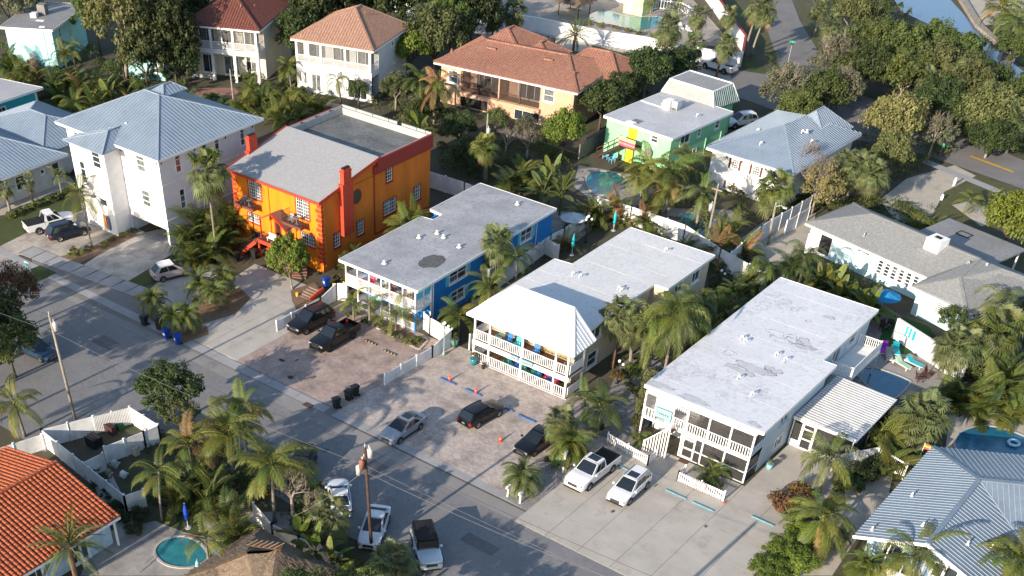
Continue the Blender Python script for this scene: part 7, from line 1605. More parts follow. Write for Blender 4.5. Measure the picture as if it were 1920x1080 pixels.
# ---- undergrowth: leafy ground cover nobody could count
def undergrowth(poly, n, hmax, tone, seed, ls=.125):
    n = int(n*1.3); hmax *= 1.15
    P = np.array(Wp(poly)); lo, hi = P.min(0), P.max(0); rd = np.random.RandomState(seed); pts = []; cx = rd.rand(90, 2)*(hi-lo)+lo; cr = .7+1.3*rd.rand(90); ch = hmax*(.35+.65*rd.rand(90))
    while len(pts) < n:
        k = rd.randint(90, size=n); q = cx[k]+rd.normal(size=(n, 2))*cr[k][:, None]*.45; ins = np.zeros(n, bool); j = len(P)-1
        for i in range(len(P)):
            c = ((P[i, 1] > q[:, 1]) != (P[j, 1] > q[:, 1])) & (q[:, 0] < (P[j, 0]-P[i, 0])*(q[:, 1]-P[i, 1])/(P[j, 1]-P[i, 1]+1e-9)+P[i, 0]); ins ^= c; j = i
        dd = np.hypot(*(q-cx[k]).T)/cr[k]; z = ch[k]*np.clip(1-dd*dd, .08, 1)*(.75+.3*rd.rand(n)); pts += [(a, b, c) for a, b, c in zip(q[ins, 0], q[ins, 1], z[ins])]
    p = np.array(pts[:n]); nrm = rd.normal(size=(n, 3))*.6+np.array([0, -.2, .8]); nrm /= np.linalg.norm(nrm, axis=1)[:, None]; t = np.cross(nrm, rd.normal(size=(n, 3))); t /= np.linalg.norm(t, axis=1)[:, None]; b = np.cross(nrm, t); s = (ls*(.6+.9*rd.rand(n)))[:, None]
    V = np.stack([p-t*s, p-b*s*.45, p+t*s, p+b*s*.45], axis=1).reshape(-1, 3); me = bpy.data.meshes.new('undergrowth'); me.vertices.add(4*n); me.vertices.foreach_set('co', V.ravel()); me.loops.add(4*n); me.loops.foreach_set('vertex_index', np.arange(4*n)); me.polygons.add(n)
    me.polygons.foreach_set('loop_start', np.arange(0, 4*n, 4)); me.polygons.foreach_set('loop_total', np.full(n, 4)); me.update(); me.validate(); me.materials.append(TG[tone]); o = link('undergrowth', me); o['kind'] = 'stuff'; o['label'] = 'leafy ground cover and low bushes'; o['category'] = 'undergrowth'
for i, (pl, n, h, tn) in enumerate((([(0, 75), (160, 100), (240, 130), (350, 160), (350, 215), (200, 200), (0, 150)], 16000, 1.8, 'mid'), ([(440, 140), (620, 160), (640, 230), (500, 225)], 6000, 1.5, 'mid'), ([(810, 240), (1060, 260), (1080, 340), (960, 400), (830, 345)], 11000, 1.4, 'mid'),
    ([(1180, 310), (1340, 340), (1330, 450), (1200, 390)], 5000, 1.2, 'olive'), ([(1330, 480), (1460, 520), (1380, 600), (1230, 720), (1195, 760), (1150, 700), (1200, 650), (1300, 560)], 6000, .9, 'mid'), ([(1460, 500), (1520, 480), (1660, 560), (1640, 590)], 3500, 1.2, 'mid'),
    ([(1500, 30), (1600, -20), (1670, -5), (1720, 70), (1850, 150), (1930, 180), (1930, 300), (1790, 240), (1720, 190), (1640, 170), (1580, 90)], 26000, 2.6, 'mid'), ([(1780, 560), (1930, 560), (1930, 760), (1830, 730), (1760, 700)], 7000, 1.6, 'mid'), ([(270, 800), (420, 830), (560, 880), (640, 960), (700, 1080), (580, 1080), (540, 980), (470, 930), (300, 930), (270, 870)], 9000, 1.4, 'mid'),
    ([(345, 385), (430, 365), (455, 470), (385, 485), (340, 465)], 5000, 1.1, 'dark'), ([(1560, 880), (1660, 850), (1640, 900), (1560, 930)], 1500, .8, 'mid'), ([(690, 150), (860, 130), (900, 260), (800, 250), (700, 230)], 8000, 1.6, 'olive'), ([(1350, 330), (1480, 330), (1620, 340), (1640, 380), (1530, 395), (1440, 400), (1380, 430)], 6000, 1.3, 'mid'),
    ([(560, 0), (900, 0), (920, 60), (780, 110), (560, 100)], 9000, 2.2, 'dark'), ([(1090, 200), (1160, 120), (1300, 110), (1290, 140), (1150, 230)], 6000, 1.8, 'dark'), ([(240, 60), (350, 60), (350, 150), (220, 130)], 6000, 2.2, 'dark'), ([(1840, -20), (1940, -20), (1940, 60), (1850, 50)], 3000, 1.5, 'olive'), ([(1440, 100), (1560, 130), (1620, 200), (1500, 215), (1440, 160)], 4500, 1.3, 'mid'),
    ([(1620, 240), (1700, 240), (1790, 290), (1700, 330), (1640, 360), (1600, 300)], 5000, 1.4, 'olive'), ([(1500, 380), (1620, 400), (1700, 440), (1760, 400), (1640, 370)], 3000, .8, 'mid'))): undergrowth(pl, n, h, tn, i+3)
# trees standing just outside the lower edge; their shadows lie on the street in the photo
for x, y, h, r, l in ((-101, 38, 8, 4.0, 'first'), (-95, 43, 8.5, 3.6, 'second'), (-91, 39, 9, 3.6, 'third'), (-97, 49, 7, 3.2, 'fourth'), (-87.5, 37, 8.5, 3.2, 'fifth'), (-103, 50, 8, 4, 'sixth'), (-41.5, 39, 5.2, 2.2, 'eighth'), (-39.5, 42, 4.4, 2.2, 'ninth'), (-36.5, 43.5, 3.8, 2.0, 'tenth'), (-33, 45, 3.2, 1.8, 'eleventh'), (-83, 33, 9, 3.5, 'twelfth')):
    t = thing('tree', 'street side tree outside the view, %s from the left' % l, 'tree', (x, y, 0)); part('trunk', MB().tube([(0, 0, 0), (0, 0, h-r*.4)], [.2, .12], 7), BARKD, t); c = link('crown', crown('airy' if x < -80 else 'dense', 1, TG['mid']), t); c.location = (0, 0, h); c.scale = (r, r, r*.9)
# ================================================================ vehicles (local +X is forward, wheels on z = 0)
def carpaint(nm, c, metal=.3): return mat(nm, c, .34, .02, 1, spec=.4, metal=metal, coat=.35)
TYRE = mat('tyre_rubber', (.02, .02, .02), .85, .1, 5); RIM = mat('alloy_rim', (.42, .43, .45), .3, .05, 5, metal=.8); RIMB = mat('dark_rim', (.06, .06, .065), .35, .05, 5, metal=.6)
CGLASS = mat('car_glass', (.012, .016, .02), .05, .05, 2, spec=.9); LAMP = mat('headlight_glass', (.30, .32, .35), .1, .05, 3, spec=.8); TAIL = mat('tail_light_red', (.35, .01, .01), .2, .05, 3, spec=.6); BLK = mat('black_trim', (.02, .02, .022), .5, .05, 4); CHROME = mat('chrome', (.6, .6, .62), .15, .03, 3, metal=1.0); PLATE = mat('number_plate', (.6, .6, .58), .5)
def loft(st, ny=None):
    """stations: (x, half width, z0, zmid, zbelt, ztop) -> smooth closed shell"""
    mb = MB(); rings = []
    for x, w, z0, zm, zb, zt in st:
        prof = [(0, z0), (w*.86, z0), (w*.97, z0+.1), (w, zm), (w*.985, zb), (w*.90, zt-.03), (w*.72, zt), (w*.36, zt+.015), (0, zt+.02)]
        ring = [(x, y, z) for y, z in prof]+[(x, -y, z) for y, z in prof[-2:0:-1]]; rings.append(ring)
    n = len(rings[0]); base = len(mb.v)
    for r in rings: mb.v += r
    for i in range(len(rings)-1):
        for j in range(n): a = base+i*n+j; b = base+i*n+(j+1) % n; mb.f.append((a, b, b+n, a+n)); mb.mi.append(0)
    mb.f.append(tuple(range(base, base+n))[::-1]); mb.mi.append(0); e = base+(len(rings)-1)*n; mb.f.append(tuple(range(e, e+n))); mb.mi.append(0)
    return mb
def wheel(t, x, y, r, w=.22, rim=RIM):
    s = 1 if y > 0 else -1; mb = MB(); n = 18; prof = [(r*.62, w/2), (r*.93, w/2), (r, w*.32), (r, -w*.32), (r*.93, -w/2), (r*.62, -w/2)]
    def lathe_y(prof, m, cap=False, nn=n):
        q = MB()
        for i in range(len(prof)-1):
            for j in range(nn):
                a, b = 2*math.pi*j/nn, 2*math.pi*(j+1)/nn; (r0, y0), (r1, y1) = prof[i], prof[i+1]
                q.face([(r0*math.cos(a), y0, r0*math.sin(a)), (r0*math.cos(b), y0, r0*math.sin(b)), (r1*math.cos(b), y1, r1*math.sin(b)), (r1*math.cos(a), y1, r1*math.sin(a))])
        if cap: q.face([(prof[-1][0]*math.cos(2*math.pi*j/nn), prof[-1][1], prof[-1][0]*math.sin(2*math.pi*j/nn)) for j in range(nn)])
        return q
    k = ('wheel', round(r, 2), w, rim.name, s)
    if k not in _unit:
        a = lathe_y(prof, None).mesh('tyre', True); a.materials.append(TYRE)
        b = lathe_y([(r*.62, s*w*.42), (r*.55, s*w*.3)], None, True); 
        for i in range(5):
            g = 2*math.pi*i/5; b.bar((r*.1*math.cos(g), s*w*.36, r*.1*math.sin(g)), (r*.6*math.cos(g), s*w*.40, r*.6*math.sin(g)), r*.16, .04, up=(0, 1, 0))
        b = b.mesh('rim'); b.materials.append(rim); d = lathe_y([(r*.56, s*w*.28), (r*.54, s*w*.27)], None, True).mesh('brake_disc'); d.materials.append(BLK); _unit[k] = (a, b, d)
    a, b, d = _unit[k]; wo = link('wheel', a, t, loc=(x, y, r)); link('rim', b, wo); link('brake_disc', d, wo)
def car(kind, pos, rz, label, paint, L=4.7, Wd=1.85, H=1.45, cat='car', roof=None, rim=RIM, sunroof=False, name='parked_car', wr=None, bedcover=None, rails=False, glass=CGLASS, group=None):
    t = thing(name, label, cat, (pos[0], pos[1], .03 if len(pos) < 3 else pos[2]), rz, group); w = Wd/2; h = L/2; G0 = .2 if kind in ('sedan', 'hatch') else .3
    r = wr or (.33 if kind in ('sedan', 'hatch') else .38 if kind == 'suv' else .41); roofm = roof or paint
    fx, rx = h-.92*(L/4.7), -h+.98*(L/4.7)   # axles
    if kind == 'sedan': belt, hood, deck = .92, .88, .98; cab = dict(a=h*.47, b=-h*.02, c=-h*.40, d=-h*.80)
    elif kind == 'hatch': belt, hood, deck = .98, .92, .98; cab = dict(a=h*.52, b=h*.10, c=-h*.62, d=-h*.95)
    elif kind == 'suv': belt, hood, deck = H*.62, H*.60, H*.62; cab = dict(a=h*.48, b=h*.08, c=-h*.74, d=-h*.97)
    elif kind == 'pickup': belt, hood, deck = H*.63, H*.61, H*.60; cab = dict(a=h*.46, b=h*.16, c=-h*.20, d=-h*.27)
    elif kind == 'jeep': belt, hood, deck = H*.60, H*.60, H*.60; cab = dict(a=h*.30, b=h*.20, c=-h*.93, d=-h*.95)
    zf = hood-.12 if kind != 'jeep' else hood
    fw = .80 if kind in ('sedan', 'hatch') else .9
    st = [(h, w*fw*.86, G0+.08, .45, zf-.22, zf-.14), (h-.06, w*fw*.96, G0, .5, zf-.1, zf-.03), (h-.3, w*.965, G0, .55, zf-.04, zf+.03), (h-.9, w, G0, .6, hood-.08, hood+.0), (cab['a'], w, G0, .6, belt-.06, hood+.03), (cab['b'], w, G0, .6, belt-.02, belt+.0)]
    if kind == 'pickup':
        bz = belt-.02; st += [(cab['d'], w, G0, .6, bz-.02, bz)]
        body = loft(st+[(cab['d']-.03, w, G0, .6, .72, .75), (-h+.05, w*.98, G0+.08, .6, .72, .75)])
        for s in (-1, 1): body.box(cab['d']-.03, -h+.02, s*w*.995 if s < 0 else s*w*.86, s*w*.86 if s < 0 else s*w*.995, .5, bz) if False else body.box(-h+.02, cab['d']-.03, min(s*w*.86, s*w*.99), max(s*w*.86, s*w*.99), .5, bz)
        body.box(-h+.0, -h+.1, -w*.86, w*.86, .45, bz-.02)
    else:
        st += [(cab['c'], w, G0, .6, belt, belt+.02), (-h+.35, w*.97, G0, .6, deck-.06, deck), (-h+.08, w*.92, G0+.05, .55, deck-.14, deck-.05), (-h, w*.84, G0+.14, .5, deck-.28, deck-.2)]
        body = loft(st)
    bo = part('body', body, paint, t, smooth=True, angle=38)
    # cabin shell with glass panels
    a, b, c, d = cab['a'], cab['b'], cab['c'], cab['d']; zb = belt-.02; wr_ = w*(.76 if kind != 'jeep' else .86); wb = w*.94; zt = H
    rf = loft([(b+.02, wr_*.97, zt-.09, zt-.05, zt-.03, zt-.015), (b*.5+c*.5, wr_, zt-.07, zt-.03, zt-.01, zt+.01), (c-.02, wr_*.97, zt-.09, zt-.05, zt-.03, zt-.015)])
    ro = part('roof', rf, roofm, t, smooth=True, angle=50)
    def quad(nm, p, m, parent=t, off=.0):
        part(nm, MB().face(p), m, parent)
    # pillars (paint) then glass slightly proud
    zr = zt-.06
    F = [(a, -wb*.93, zb), (a, wb*.93, zb), (b, wr_*.94, zr), (b, -wr_*.94, zr)]; Bk = [(d, wb*.93, deck if kind != 'pickup' else zb), (d, -wb*.93, deck if kind != 'pickup' else zb), (c, -wr_*.94, zr), (c, wr_*.94, zr)]
    shell = MB(); shell.face(F); shell.face(Bk)
    for s in (-1, 1): shell.face([(a, s*wb*.95, zb), (d, s*wb*.95, zb), (c, s*wr_, zr), (b, s*wr_, zr)])
    part('pillars', shell, BLK if kind == 'jeep' else paint, t)
    def inset(P, k, n_off):
        P = [Vector(p) for p in P]; cc = sum(P, Vector())/4; nrm = (P[1]-P[0]).cross(P[3]-P[0]).normalized()
        if nrm.dot(cc-Vector((0, 0, zb))) < 0: nrm = -nrm
        return [p+(cc-p)*k+nrm*n_off for p in P]
    part('windshield', MB().face(inset(F, .07, .012)), glass, t); part('rear_window', MB().face(inset(Bk, .12, .012)), glass, t)
    nwin = 2 if kind in ('sedan', 'pickup', 'hatch') else 3
    xs0 = [a+(d-a)*q for q in ([.16, .5, .87] if nwin == 2 else [.14, .40, .68, .93])]; xs1 = [b+(c-b)*q for q in ([.06, .52, .95] if nwin == 2 else [.05, .38, .70, .97])]
    for s in (-1, 1):
        for i in range(nwin):
            P = [(xs0[i]-.03, s*(wb*.95), zb+.04), (xs0[i+1]+.05, s*(wb*.95), zb+.04), (xs1[i+1]+.04, s*(wr_+.0), zr-.05), (xs1[i]-.03, s*(wr_+.0), zr-.05)]
            P = [(p[0], p[1]+s*.022, p[2]) for p in P]; part('side_window', MB().face(P), glass, t)
            if i < 2: part('door_handle', mbox(xs0[i+1]+.10, xs0[i+1]+.28, min(s*w*1.0, s*(w*1.0+.03)), max(s*w*1.0, s*(w*1.0+.03)), belt-.16, belt-.12), CHROME if paint.name.startswith('white') else paint, t)
        part('mirror', MB().box(a-.32, a-.16, min(s*(w+.02), s*(w+.2)), max(s*(w+.02), s*(w+.2)), belt+.02, belt+.15), paint, t)
        part('sill', mbox(rx+.4, fx-.4, min(s*w*.97, s*(w+.012)), max(s*w*.97, s*(w+.012)), G0-.02, G0+.12), BLK, t)
        for x in (fx, rx):     # flat dark disc painted for the wheel well's shade, then wheel
            ar = MB(); n = 12; R2 = r*1.17
            ar.face([(x+R2*math.cos(math.pi*j/n), s*(w+.006), r*.95+R2*math.sin(math.pi*j/n)) for j in range(n+1)]+[(x-R2, s*(w+.006), G0), (x+R2, s*(w+.006), G0)]); part('dark_well_disc', ar, BLK, t)
            wheel(t, x, s*(w-.075), r, .22, rim)
        lw = .34*w*2/1.85
        part('headlight', MB().box(h-.22, h-.015 if fw < .88 else h+.0, min(s*w*.5, s*w*.88*fw/.9), max(s*w*.5, s*w*.88*fw/.9), zf-.24, zf-.08), LAMP, t)
        tz = deck-.2 if kind != 'pickup' else belt-.2; part('tail_light', mbox(-h-.012, -h+.12, min(s*w*.62, s*w*.93), max(s*w*.62, s*w*.93), tz-.14 if kind in ('sedan', 'hatch') else tz-.2, tz+.02), TAIL, t)
    part('grille', MB().box(h-.1, h+.02, -w*.46, w*.46, zf-.40, zf-.13), BLK, t); part('air_intake', MB().box(h-.1, h+.045, -w*.5, w*.5, G0+.03, G0+.13), BLK, t); part('hood_line', MB().box(a+.05, h-.25, -w*.62, -w*.61, zf-.02, hood+.045).box(a+.05, h-.25, w*.61, w*.62, zf-.02, hood+.045), BLK, t, kind='stuff') if False else None
    for i in range(3): part('grille_bar', mbox(h+.02, h+.035, -w*.44, w*.44, zf-.36+i*.08, zf-.335+i*.08), CHROME, t)
    part('bumper', MB().box(h-.12, h+.04, -w*.8, w*.8, G0+.02, G0+.16), BLK if kind in ('pickup', 'jeep', 'suv') else paint, t); part('bumper', MB().box(-h-.05, -h+.1, -w*.85, w*.85, G0+.06, G0+.24), CHROME if kind == 'pickup' else BLK if kind != 'sedan' else paint, t)
    part('number_plate', mbox(-h-.065, -h-.05, -.16, .16, .55, .7), PLATE, t); 
    if sunroof: part('sunroof', mbox(b-.95, b-.2, -wr_*.62, wr_*.62, zt-.0, zt+.034), CGLASS, t)
    if rails:
        for s in (-1, 1): part('roof_rail', MB().bar((b-.1, s*wr_*.86, zt+.03), (c+.1, s*wr_*.86, zt+.03), .04, .04), BLK, t)
    if kind == 'pickup':
        part('bed_floor', mbox(-h+.1, cab['d']-.04, -w*.85, w*.85, .76, .79), BLK, t)
        if bedcover: part('bed_cover', mbox(-h+.04, cab['d']-.02, -w*.93, w*.93, belt-.02, belt+.03), bedcover, t)
    if kind == 'jeep':
        for s in (-1, 1):
            for x in (fx, rx): part('fender', MB().box(x-.48, x+.48, min(s*w*.8, s*(w+.08)), max(s*w*.8, s*(w+.08)), r*2+.02, r*2+.09), BLK, t)
        for i in range(7): part('grille_slot', mbox(h+.03, h+.045, -w*.4+i*w*.13, -w*.4+i*w*.13+.05, zf-.4, zf-.12), BLK, t)
        wheel(t, -h-.1, .09, .36); 
    return t
WHT = carpaint('white_car_paint', (.72, .73, .74), 0); BLKP = carpaint('black_car_paint', (.004, .004, .005), 0); NAVY = carpaint('navy_car_paint', (.012, .02, .045), .2); SILV = carpaint('silver_blue_paint', (.34, .37, .41), .5); ROSE = carpaint('rose_silver_paint', (.46, .40, .41), .3); DKB = carpaint('dark_blue_paint', (.02, .05, .10), .3)
COVER = mat('black_bed_cover', (.015, .015, .017), .8, .1, 5)
def ang(p, q):
    """heading from rear ground pixel p to front ground pixel q"""
    a, b = W(*p), W(*q); return math.atan2(b.y-a.y, b.x-a.x), ((a.x+b.x)/2, (a.y+b.y)/2)
S90 = -math.pi/2; N90 = math.pi/2
car('pickup', W(1108, 895).xy, S90-.03, 'white pickup truck with dark bed cover and sunroof beside the small road sign', WHT, 5.7, 2.02, 1.9, 'pickup truck', bedcover=COVER, sunroof=True, name='pickup_truck')
car('suv', W(1178, 925).xy, S90+.03, 'silver white crossover parked next to the white pickup, nearest the picket fence', WHT, 4.75, 1.86, 1.66, sunroof=True, rails=True)
car('sedan', W(755, 812).xy, S90+.0, 'silver blue sedan parked in the middle of the paved forecourt', SILV, 4.75, 1.86, 1.42, sunroof=True)
car('suv', W(902, 786).xy, N90-.12, 'black compact crossover parked nose to the blue wheel stops', BLKP, 4.55, 1.84, 1.55, rails=False)
car('sedan', W(1006, 836).xy, S90-.05, 'black sedan half hidden under the palm group', BLKP, 4.8, 1.84, 1.45)
car('suv', W(584, 612).xy, S90-.06, 'black sport utility vehicle beside the white stepped fence', BLKP, 5.1, 1.95, 1.8, rails=True)
car('pickup', W(628, 642).xy, S90+.0, 'black pickup truck with open bed in front of the blue house', BLKP, 5.6, 2.0, 1.9, 'pickup truck', name='pickup_truck', rim=RIMB)
car('pickup', W(96, 428).xy, .9+.38, 'white pickup truck with black bed cover left of the navy crossover', WHT, 5.8, 2.0, 1.9, 'pickup truck', bedcover=COVER, name='pickup_truck')
car('suv', W(130, 443).xy, .9+.40, 'navy crossover parked beside the white pickup in front of the tall white house', NAVY, 4.8, 1.88, 1.68, rails=True)
car('hatch', W(322, 518).xy, .9+.32, 'rose silver hatchback with white roof parked by the tall palm', ROSE, 4.3, 1.78, 1.58, roof=WHT)
car('sedan', W(72, 665).xy, 0.06, 'dark blue sedan in the shade of the left edge tree', DKB, 4.6, 1.82, 1.45)
car('suv', ang((575, 865), (560, 905))[1], ang((575, 865), (560, 905))[0], 'black off road vehicle half hidden by coconut fronds on the street edge', BLKP, 4.5, 1.85, 1.75)
car('sedan', ang((634, 920), (640, 965))[1], ang((634, 920), (640, 965))[0]+math.pi, 'silver sedan parked behind the grey fan palm at the street edge', WHT, 4.6, 1.82, 1.45)
car('sedan', ang((716, 958), (688, 1040))[1], ang((716, 958), (688, 1040))[0], 'white sedan parked behind the brown utility pole', WHT, 4.9, 1.86, 1.46)
car('jeep', ang((788, 1000), (812, 1085))[1], ang((788, 1000), (812, 1085))[0], 'white jeep with black soft top parked at the bottom edge', mat('pale_jeep_paint', (.55, .60, .64), .35, .02, 1, coat=.5), 4.5, 1.9, 1.85, roof=COVER, cat='jeep', name='parked_jeep', wr=.42)
car('pickup', W(1346, 132).xy, math.pi-.12, 'white pickup truck parked beyond the mansard roof', WHT, 5.6, 1.98, 1.85, 'pickup truck', name='pickup_truck')
car('suv', W(1387, 236).xy, -2.1, 'white crossover parked between the green house and the white cottage', WHT, 4.6, 1.84, 1.62)
# ================================================================ poles, wires, bins, furniture, small things
PW_ = mat('weathered_pole_wood', (.30, .27, .22), .9, .2, 3, fine=.3, fscale=10); PB_ = mat('brown_pole_wood', (.085, .05, .038), .9, .2, 3, fine=.3, fscale=10); CAN = mat('transformer_grey', (.45, .46, .46), .45, .1, 3, spec=.5); RUST = mat('rusty_can', (.26, .12, .08), .7, .2, 3)
POLES = {}
def upole(key, label, base, top_uv, h, m, tr=(), arm=None, lamp=None, lean=None):
    b = W(*base); tp = W(*top_uv, h); t = thing('utility_pole', label, 'utility pole', b); dx, dy = (tp.x-b.x), (tp.y-b.y)
    k = .8/max(.8, math.hypot(dx, dy)); dx *= k; dy *= k
    part('pole', MB().tube([(0, 0, 0), (dx*.5, dy*.5, h*.5), (dx, dy, h)], [.15, .125, .10], 9), m, t, smooth=True); POLES[key] = Vector((b.x+dx, b.y+dy, h))
    for z, ox, oy, mm in tr:
        q = z/h; c = part('transformer', MB().lathe([(.02, -.38), (.2, -.36), (.22, .3), (.2, .36), (.05, .4), (.03, .5)], 12), mm, t, smooth=True); c.location = (dx*q+ox, dy*q+oy, z)
        part('insulator', MB().lathe([(.03, 0), (.06, .06), (.03, .12), (.06, .18), (.02, .24)], 8), CAN, t).location = (dx*q+ox*.8, dy*q+oy*.8, z+.42)
    if arm: part('crossarm', MB().bar((dx-arm/2, dy, h-.4), (dx+arm/2, dy, h-.4), .1, .12), m, t)
    part('insulator', MB().tube([(dx, dy, h), (dx, dy, h+.28)], .045, 7), CAN, t)
    if lamp:
        part('lamp_arm', MB().tube([(dx, dy, h-.2), (dx+lamp[0]*.6, dy+lamp[1]*.6, h+.15), (dx+lamp[0], dy+lamp[1], h+.1)], .045, 6), GREYMET, t); part('lamp_head', MB().box(dx+lamp[0]-.12, dx+lamp[0]+.35, dy+lamp[1]-.12, dy+lamp[1]+.12, h, h+.14), CAN, t)
    return t
upole('a', 'weathered grey utility pole on the left beside the street', (141, 786), (92, 590), 10.0, PW_, [(9.0, .35, .1, CAN)])
upole('b', 'brown utility pole with rusty transformers above the parked cars', (697, 1032), (684, 838), 9.7, PB_, [(8.3, -.3, .1, RUST), (8.3, -.1, -.35, RUST), (7.6, -.5, -.3, CAN), (9.3, .4, .1, CAN)])
upole('c', 'utility pole with pale transformer behind the blue house', (908, 345), (912, 196), 7.6, PW_, [(6.0, .3, -.1, CAN)])
upole('d', 'utility pole with pale transformer between the motel and the cottage', (1322, 470), (1347, 332), 6.8, PW_, [(4.6, -.25, -.2, CAN)], arm=1.2)
upole('e', 'wooden lamp pole with short arm near the bungalow', (1440, 460), (1452, 380), 4.2, PW_, lamp=(1.1, -.2))
upole('f', 'dark pole before the huge bare limbed tree', (238, 172), (213, 42), 7.0, PB_)
upole('g', 'thin grey pole in front of the cream house patio', (440, 205), (418, 108), 4.6, PW_)
upole('h', 'thin grey pole right of the cream house', (492, 190), (484, 60), 6.2, PW_, lamp=None)
WIRE = mat('cable_black', (.03, .03, .03), .6); WIRE2 = mat('cable_grey', (.16, .16, .17), .5)
def wire(label, pts, sag=.4, r=.011, m=WIRE, seg=14, name='overhead_cable'):
    t = thing(name, label, 'cable', pts[0]); o = Vector(pts[0])
    for a, b in zip(pts[:-1], pts[1:]):
        a, b = Vector(a)-o, Vector(b)-o; P = [a.lerp(b, i/seg)-Vector((0, 0, sag*4*(i/seg)*(1-i/seg))) for i in range(seg+1)]
        part('span', MB().tube(P, r, 4), m, t)
B_, A_ = POLES['b'], POLES['a']; dirx = Vector((36, 2.5, 0))
wire('upper cable along the street over the parked cars', [A_+Vector((-40, -4, 0)), A_, B_, B_+dirx], .5)
wire('lower pale cable along the street', [A_+Vector((-40, -4, -1.6)), A_-Vector((0, 0, 1.6)), B_-Vector((0, 0, 1.6)), B_+dirx-Vector((0, 0, 1.6))], .5, .012, WIRE2)
wire('twisted cable from the brown pole to the right', [B_-Vector((0, 0, 2.2)), B_+dirx-Vector((0, -2, 2.2))], .9, .016, WIRE2)
wire('cable from the brown pole down towards the hut', [B_-Vector((0, 0, 2.0)), (-49.5, 46.5, 3.4)], .3, .012, WIRE2)
C_, D_, E_ = POLES['c'], POLES['d'], POLES['e']
wire('thin cable over the gardens behind the front row', [C_-Vector((0, 0, .5)), D_-Vector((0, 0, .8)), E_-Vector((0, 0, .4))], .5, .014)
wire('cable behind the tall houses', [POLES['f'], POLES['h'], C_], .4, .013)
_q = W(1381, 1000); t = thing('utility_pole', 'utility pole outside the lower edge whose shadow crosses the concrete apron', 'utility pole', (_q.x-.7, 44.5, 0)); part('pole', MB().tube([(0, 0, 0), (0, 0, 9.6)], [.19, .15], 8), PW_, t)
# small road sign and monument sign
t = thing('road_sign', 'white post with small aqua hanging board beside the white pickup', 'sign', W(1056, 886)); part('post', mbox(-.09, .09, -.09, .09, 0, 2.1), WHITE, t); part('post_cap', mbox(-.12, .12, -.12, .12, 2.1, 2.2), WHITE, t)
part('arm', mbox(-.95, 0, -.04, .04, 1.75, 1.83), WHITE, t); part('board', mbox(-.85, -.12, -.03, .03, .85, 1.7), mat('sea_green_board', (.12, .38, .38), .5), t); strokes(t, 'S', -.03, -.78, -.2, 1.2, 1.4, 0, WHITE)
t = thing('estate_sign', 'white post with small teal board on the left lawn', 'sign', W(60, 520)); part('post', mbox(-.05, .05, -.05, .05, 0, 1.6), WHITE, t); part('board', mbox(-.75, -.05, -.03, .03, .8, 1.5), mat('teal_sign', (.05, .3, .33), .5), t); part('arm', mbox(-.8, 0, -.03, .03, 1.5, 1.58), WHITE, t); strokes(t, 'S', -.03, -.68, -.15, 1.05, 1.2, 0, WHITE)
for u, v, l in ((952, 932, 'left white mailbox on post beside the pygmy palm'), (975, 944, 'right white mailbox on post beside the pygmy palm')):
    t = thing('mailbox', l, 'mailbox', W(u, v)); part('post', mbox(-.07, .07, -.07, .07, 0, 1.0), WHITE, t); mb = MB().box(-.1, .1, -.28, .22, .95, 1.12); mb.tube([(0, -.28, 1.12), (0, .22, 1.12)], .1, 10); part('box', mb, WHITE, t)
t = thing('street_name_sign', 'green street name sign on a thin pole at the junction', 'street sign', W(1477, 118)); part('pole', MB().tube([(0, 0, 0), (0, 0, 3)], .04, 6), GREYMET, t); gs_ = mat('sign_green', (.01, .28, .14), .5); part('blade', MB().box(-.5, .5, -.02, .02, 2.75, 2.98), gs_, t); part('blade', MB().box(-.02, .02, -.5, .5, 2.5, 2.72), gs_, t)
t = thing('bicycle_sign', 'small green marker by the shaded road bend', 'sign', W(1762, 292)); part('pole', MB().tube([(0, 0, 0), (0, 0, 1.5)], .03, 6), GREYMET, t); part('plate', mbox(-.2, .2, -.02, .02, 1.1, 1.5), gs_, t)
# old style lamp posts with globes
def lamppost(base, h, label, m, arms=3):
    t = thing('lamp_post', label, 'lamp', W(*base)); gl = mat('white_globe', (.75, .76, .76), .3, .02)
    part('pole', MB().lathe([(.16, 0), (.16, .25), (.08, .35), (.055, .8), (.05, h-.3), (.07, h-.25)], 10), m, t, smooth=True)
    for i in range(arms):
        a = i*2*math.pi/arms+.4; x, y = .38*math.cos(a), .38*math.sin(a); part('arm', MB().tube([(0, 0, h-.5), (x, y, h-.55), (x, y, h-.42)], .025, 5), m, t)
        part('globe', MB().lathe([(.03, -.13), (.11, -.09), (.15, 0), (.11, .1), (.02, .14)], 10), gl, t, smooth=True).location = (x, y, h-.28)
    part('globe', MB().lathe([(.03, -.14), (.12, -.1), (.16, 0), (.12, .11), (.02, .15)], 10), gl, t, smooth=True).location = (0, 0, h)
lamppost((832, 666), 3.4, 'grey green lamp post with white globes at the end of the white fence', mat('verdigris', (.25, .38, .36), .6))
lamppost((1098, 455), 3.0, 'black lamp post with white globes in the garden alley', BLKMET); lamppost((1155, 720), 2.4, 'low lamp with white globe right of the motel', BLKMET, 1); lamppost((1345, 545), 2.2, 'lamp with white globe behind the motel rear corner', BLKMET, 1)
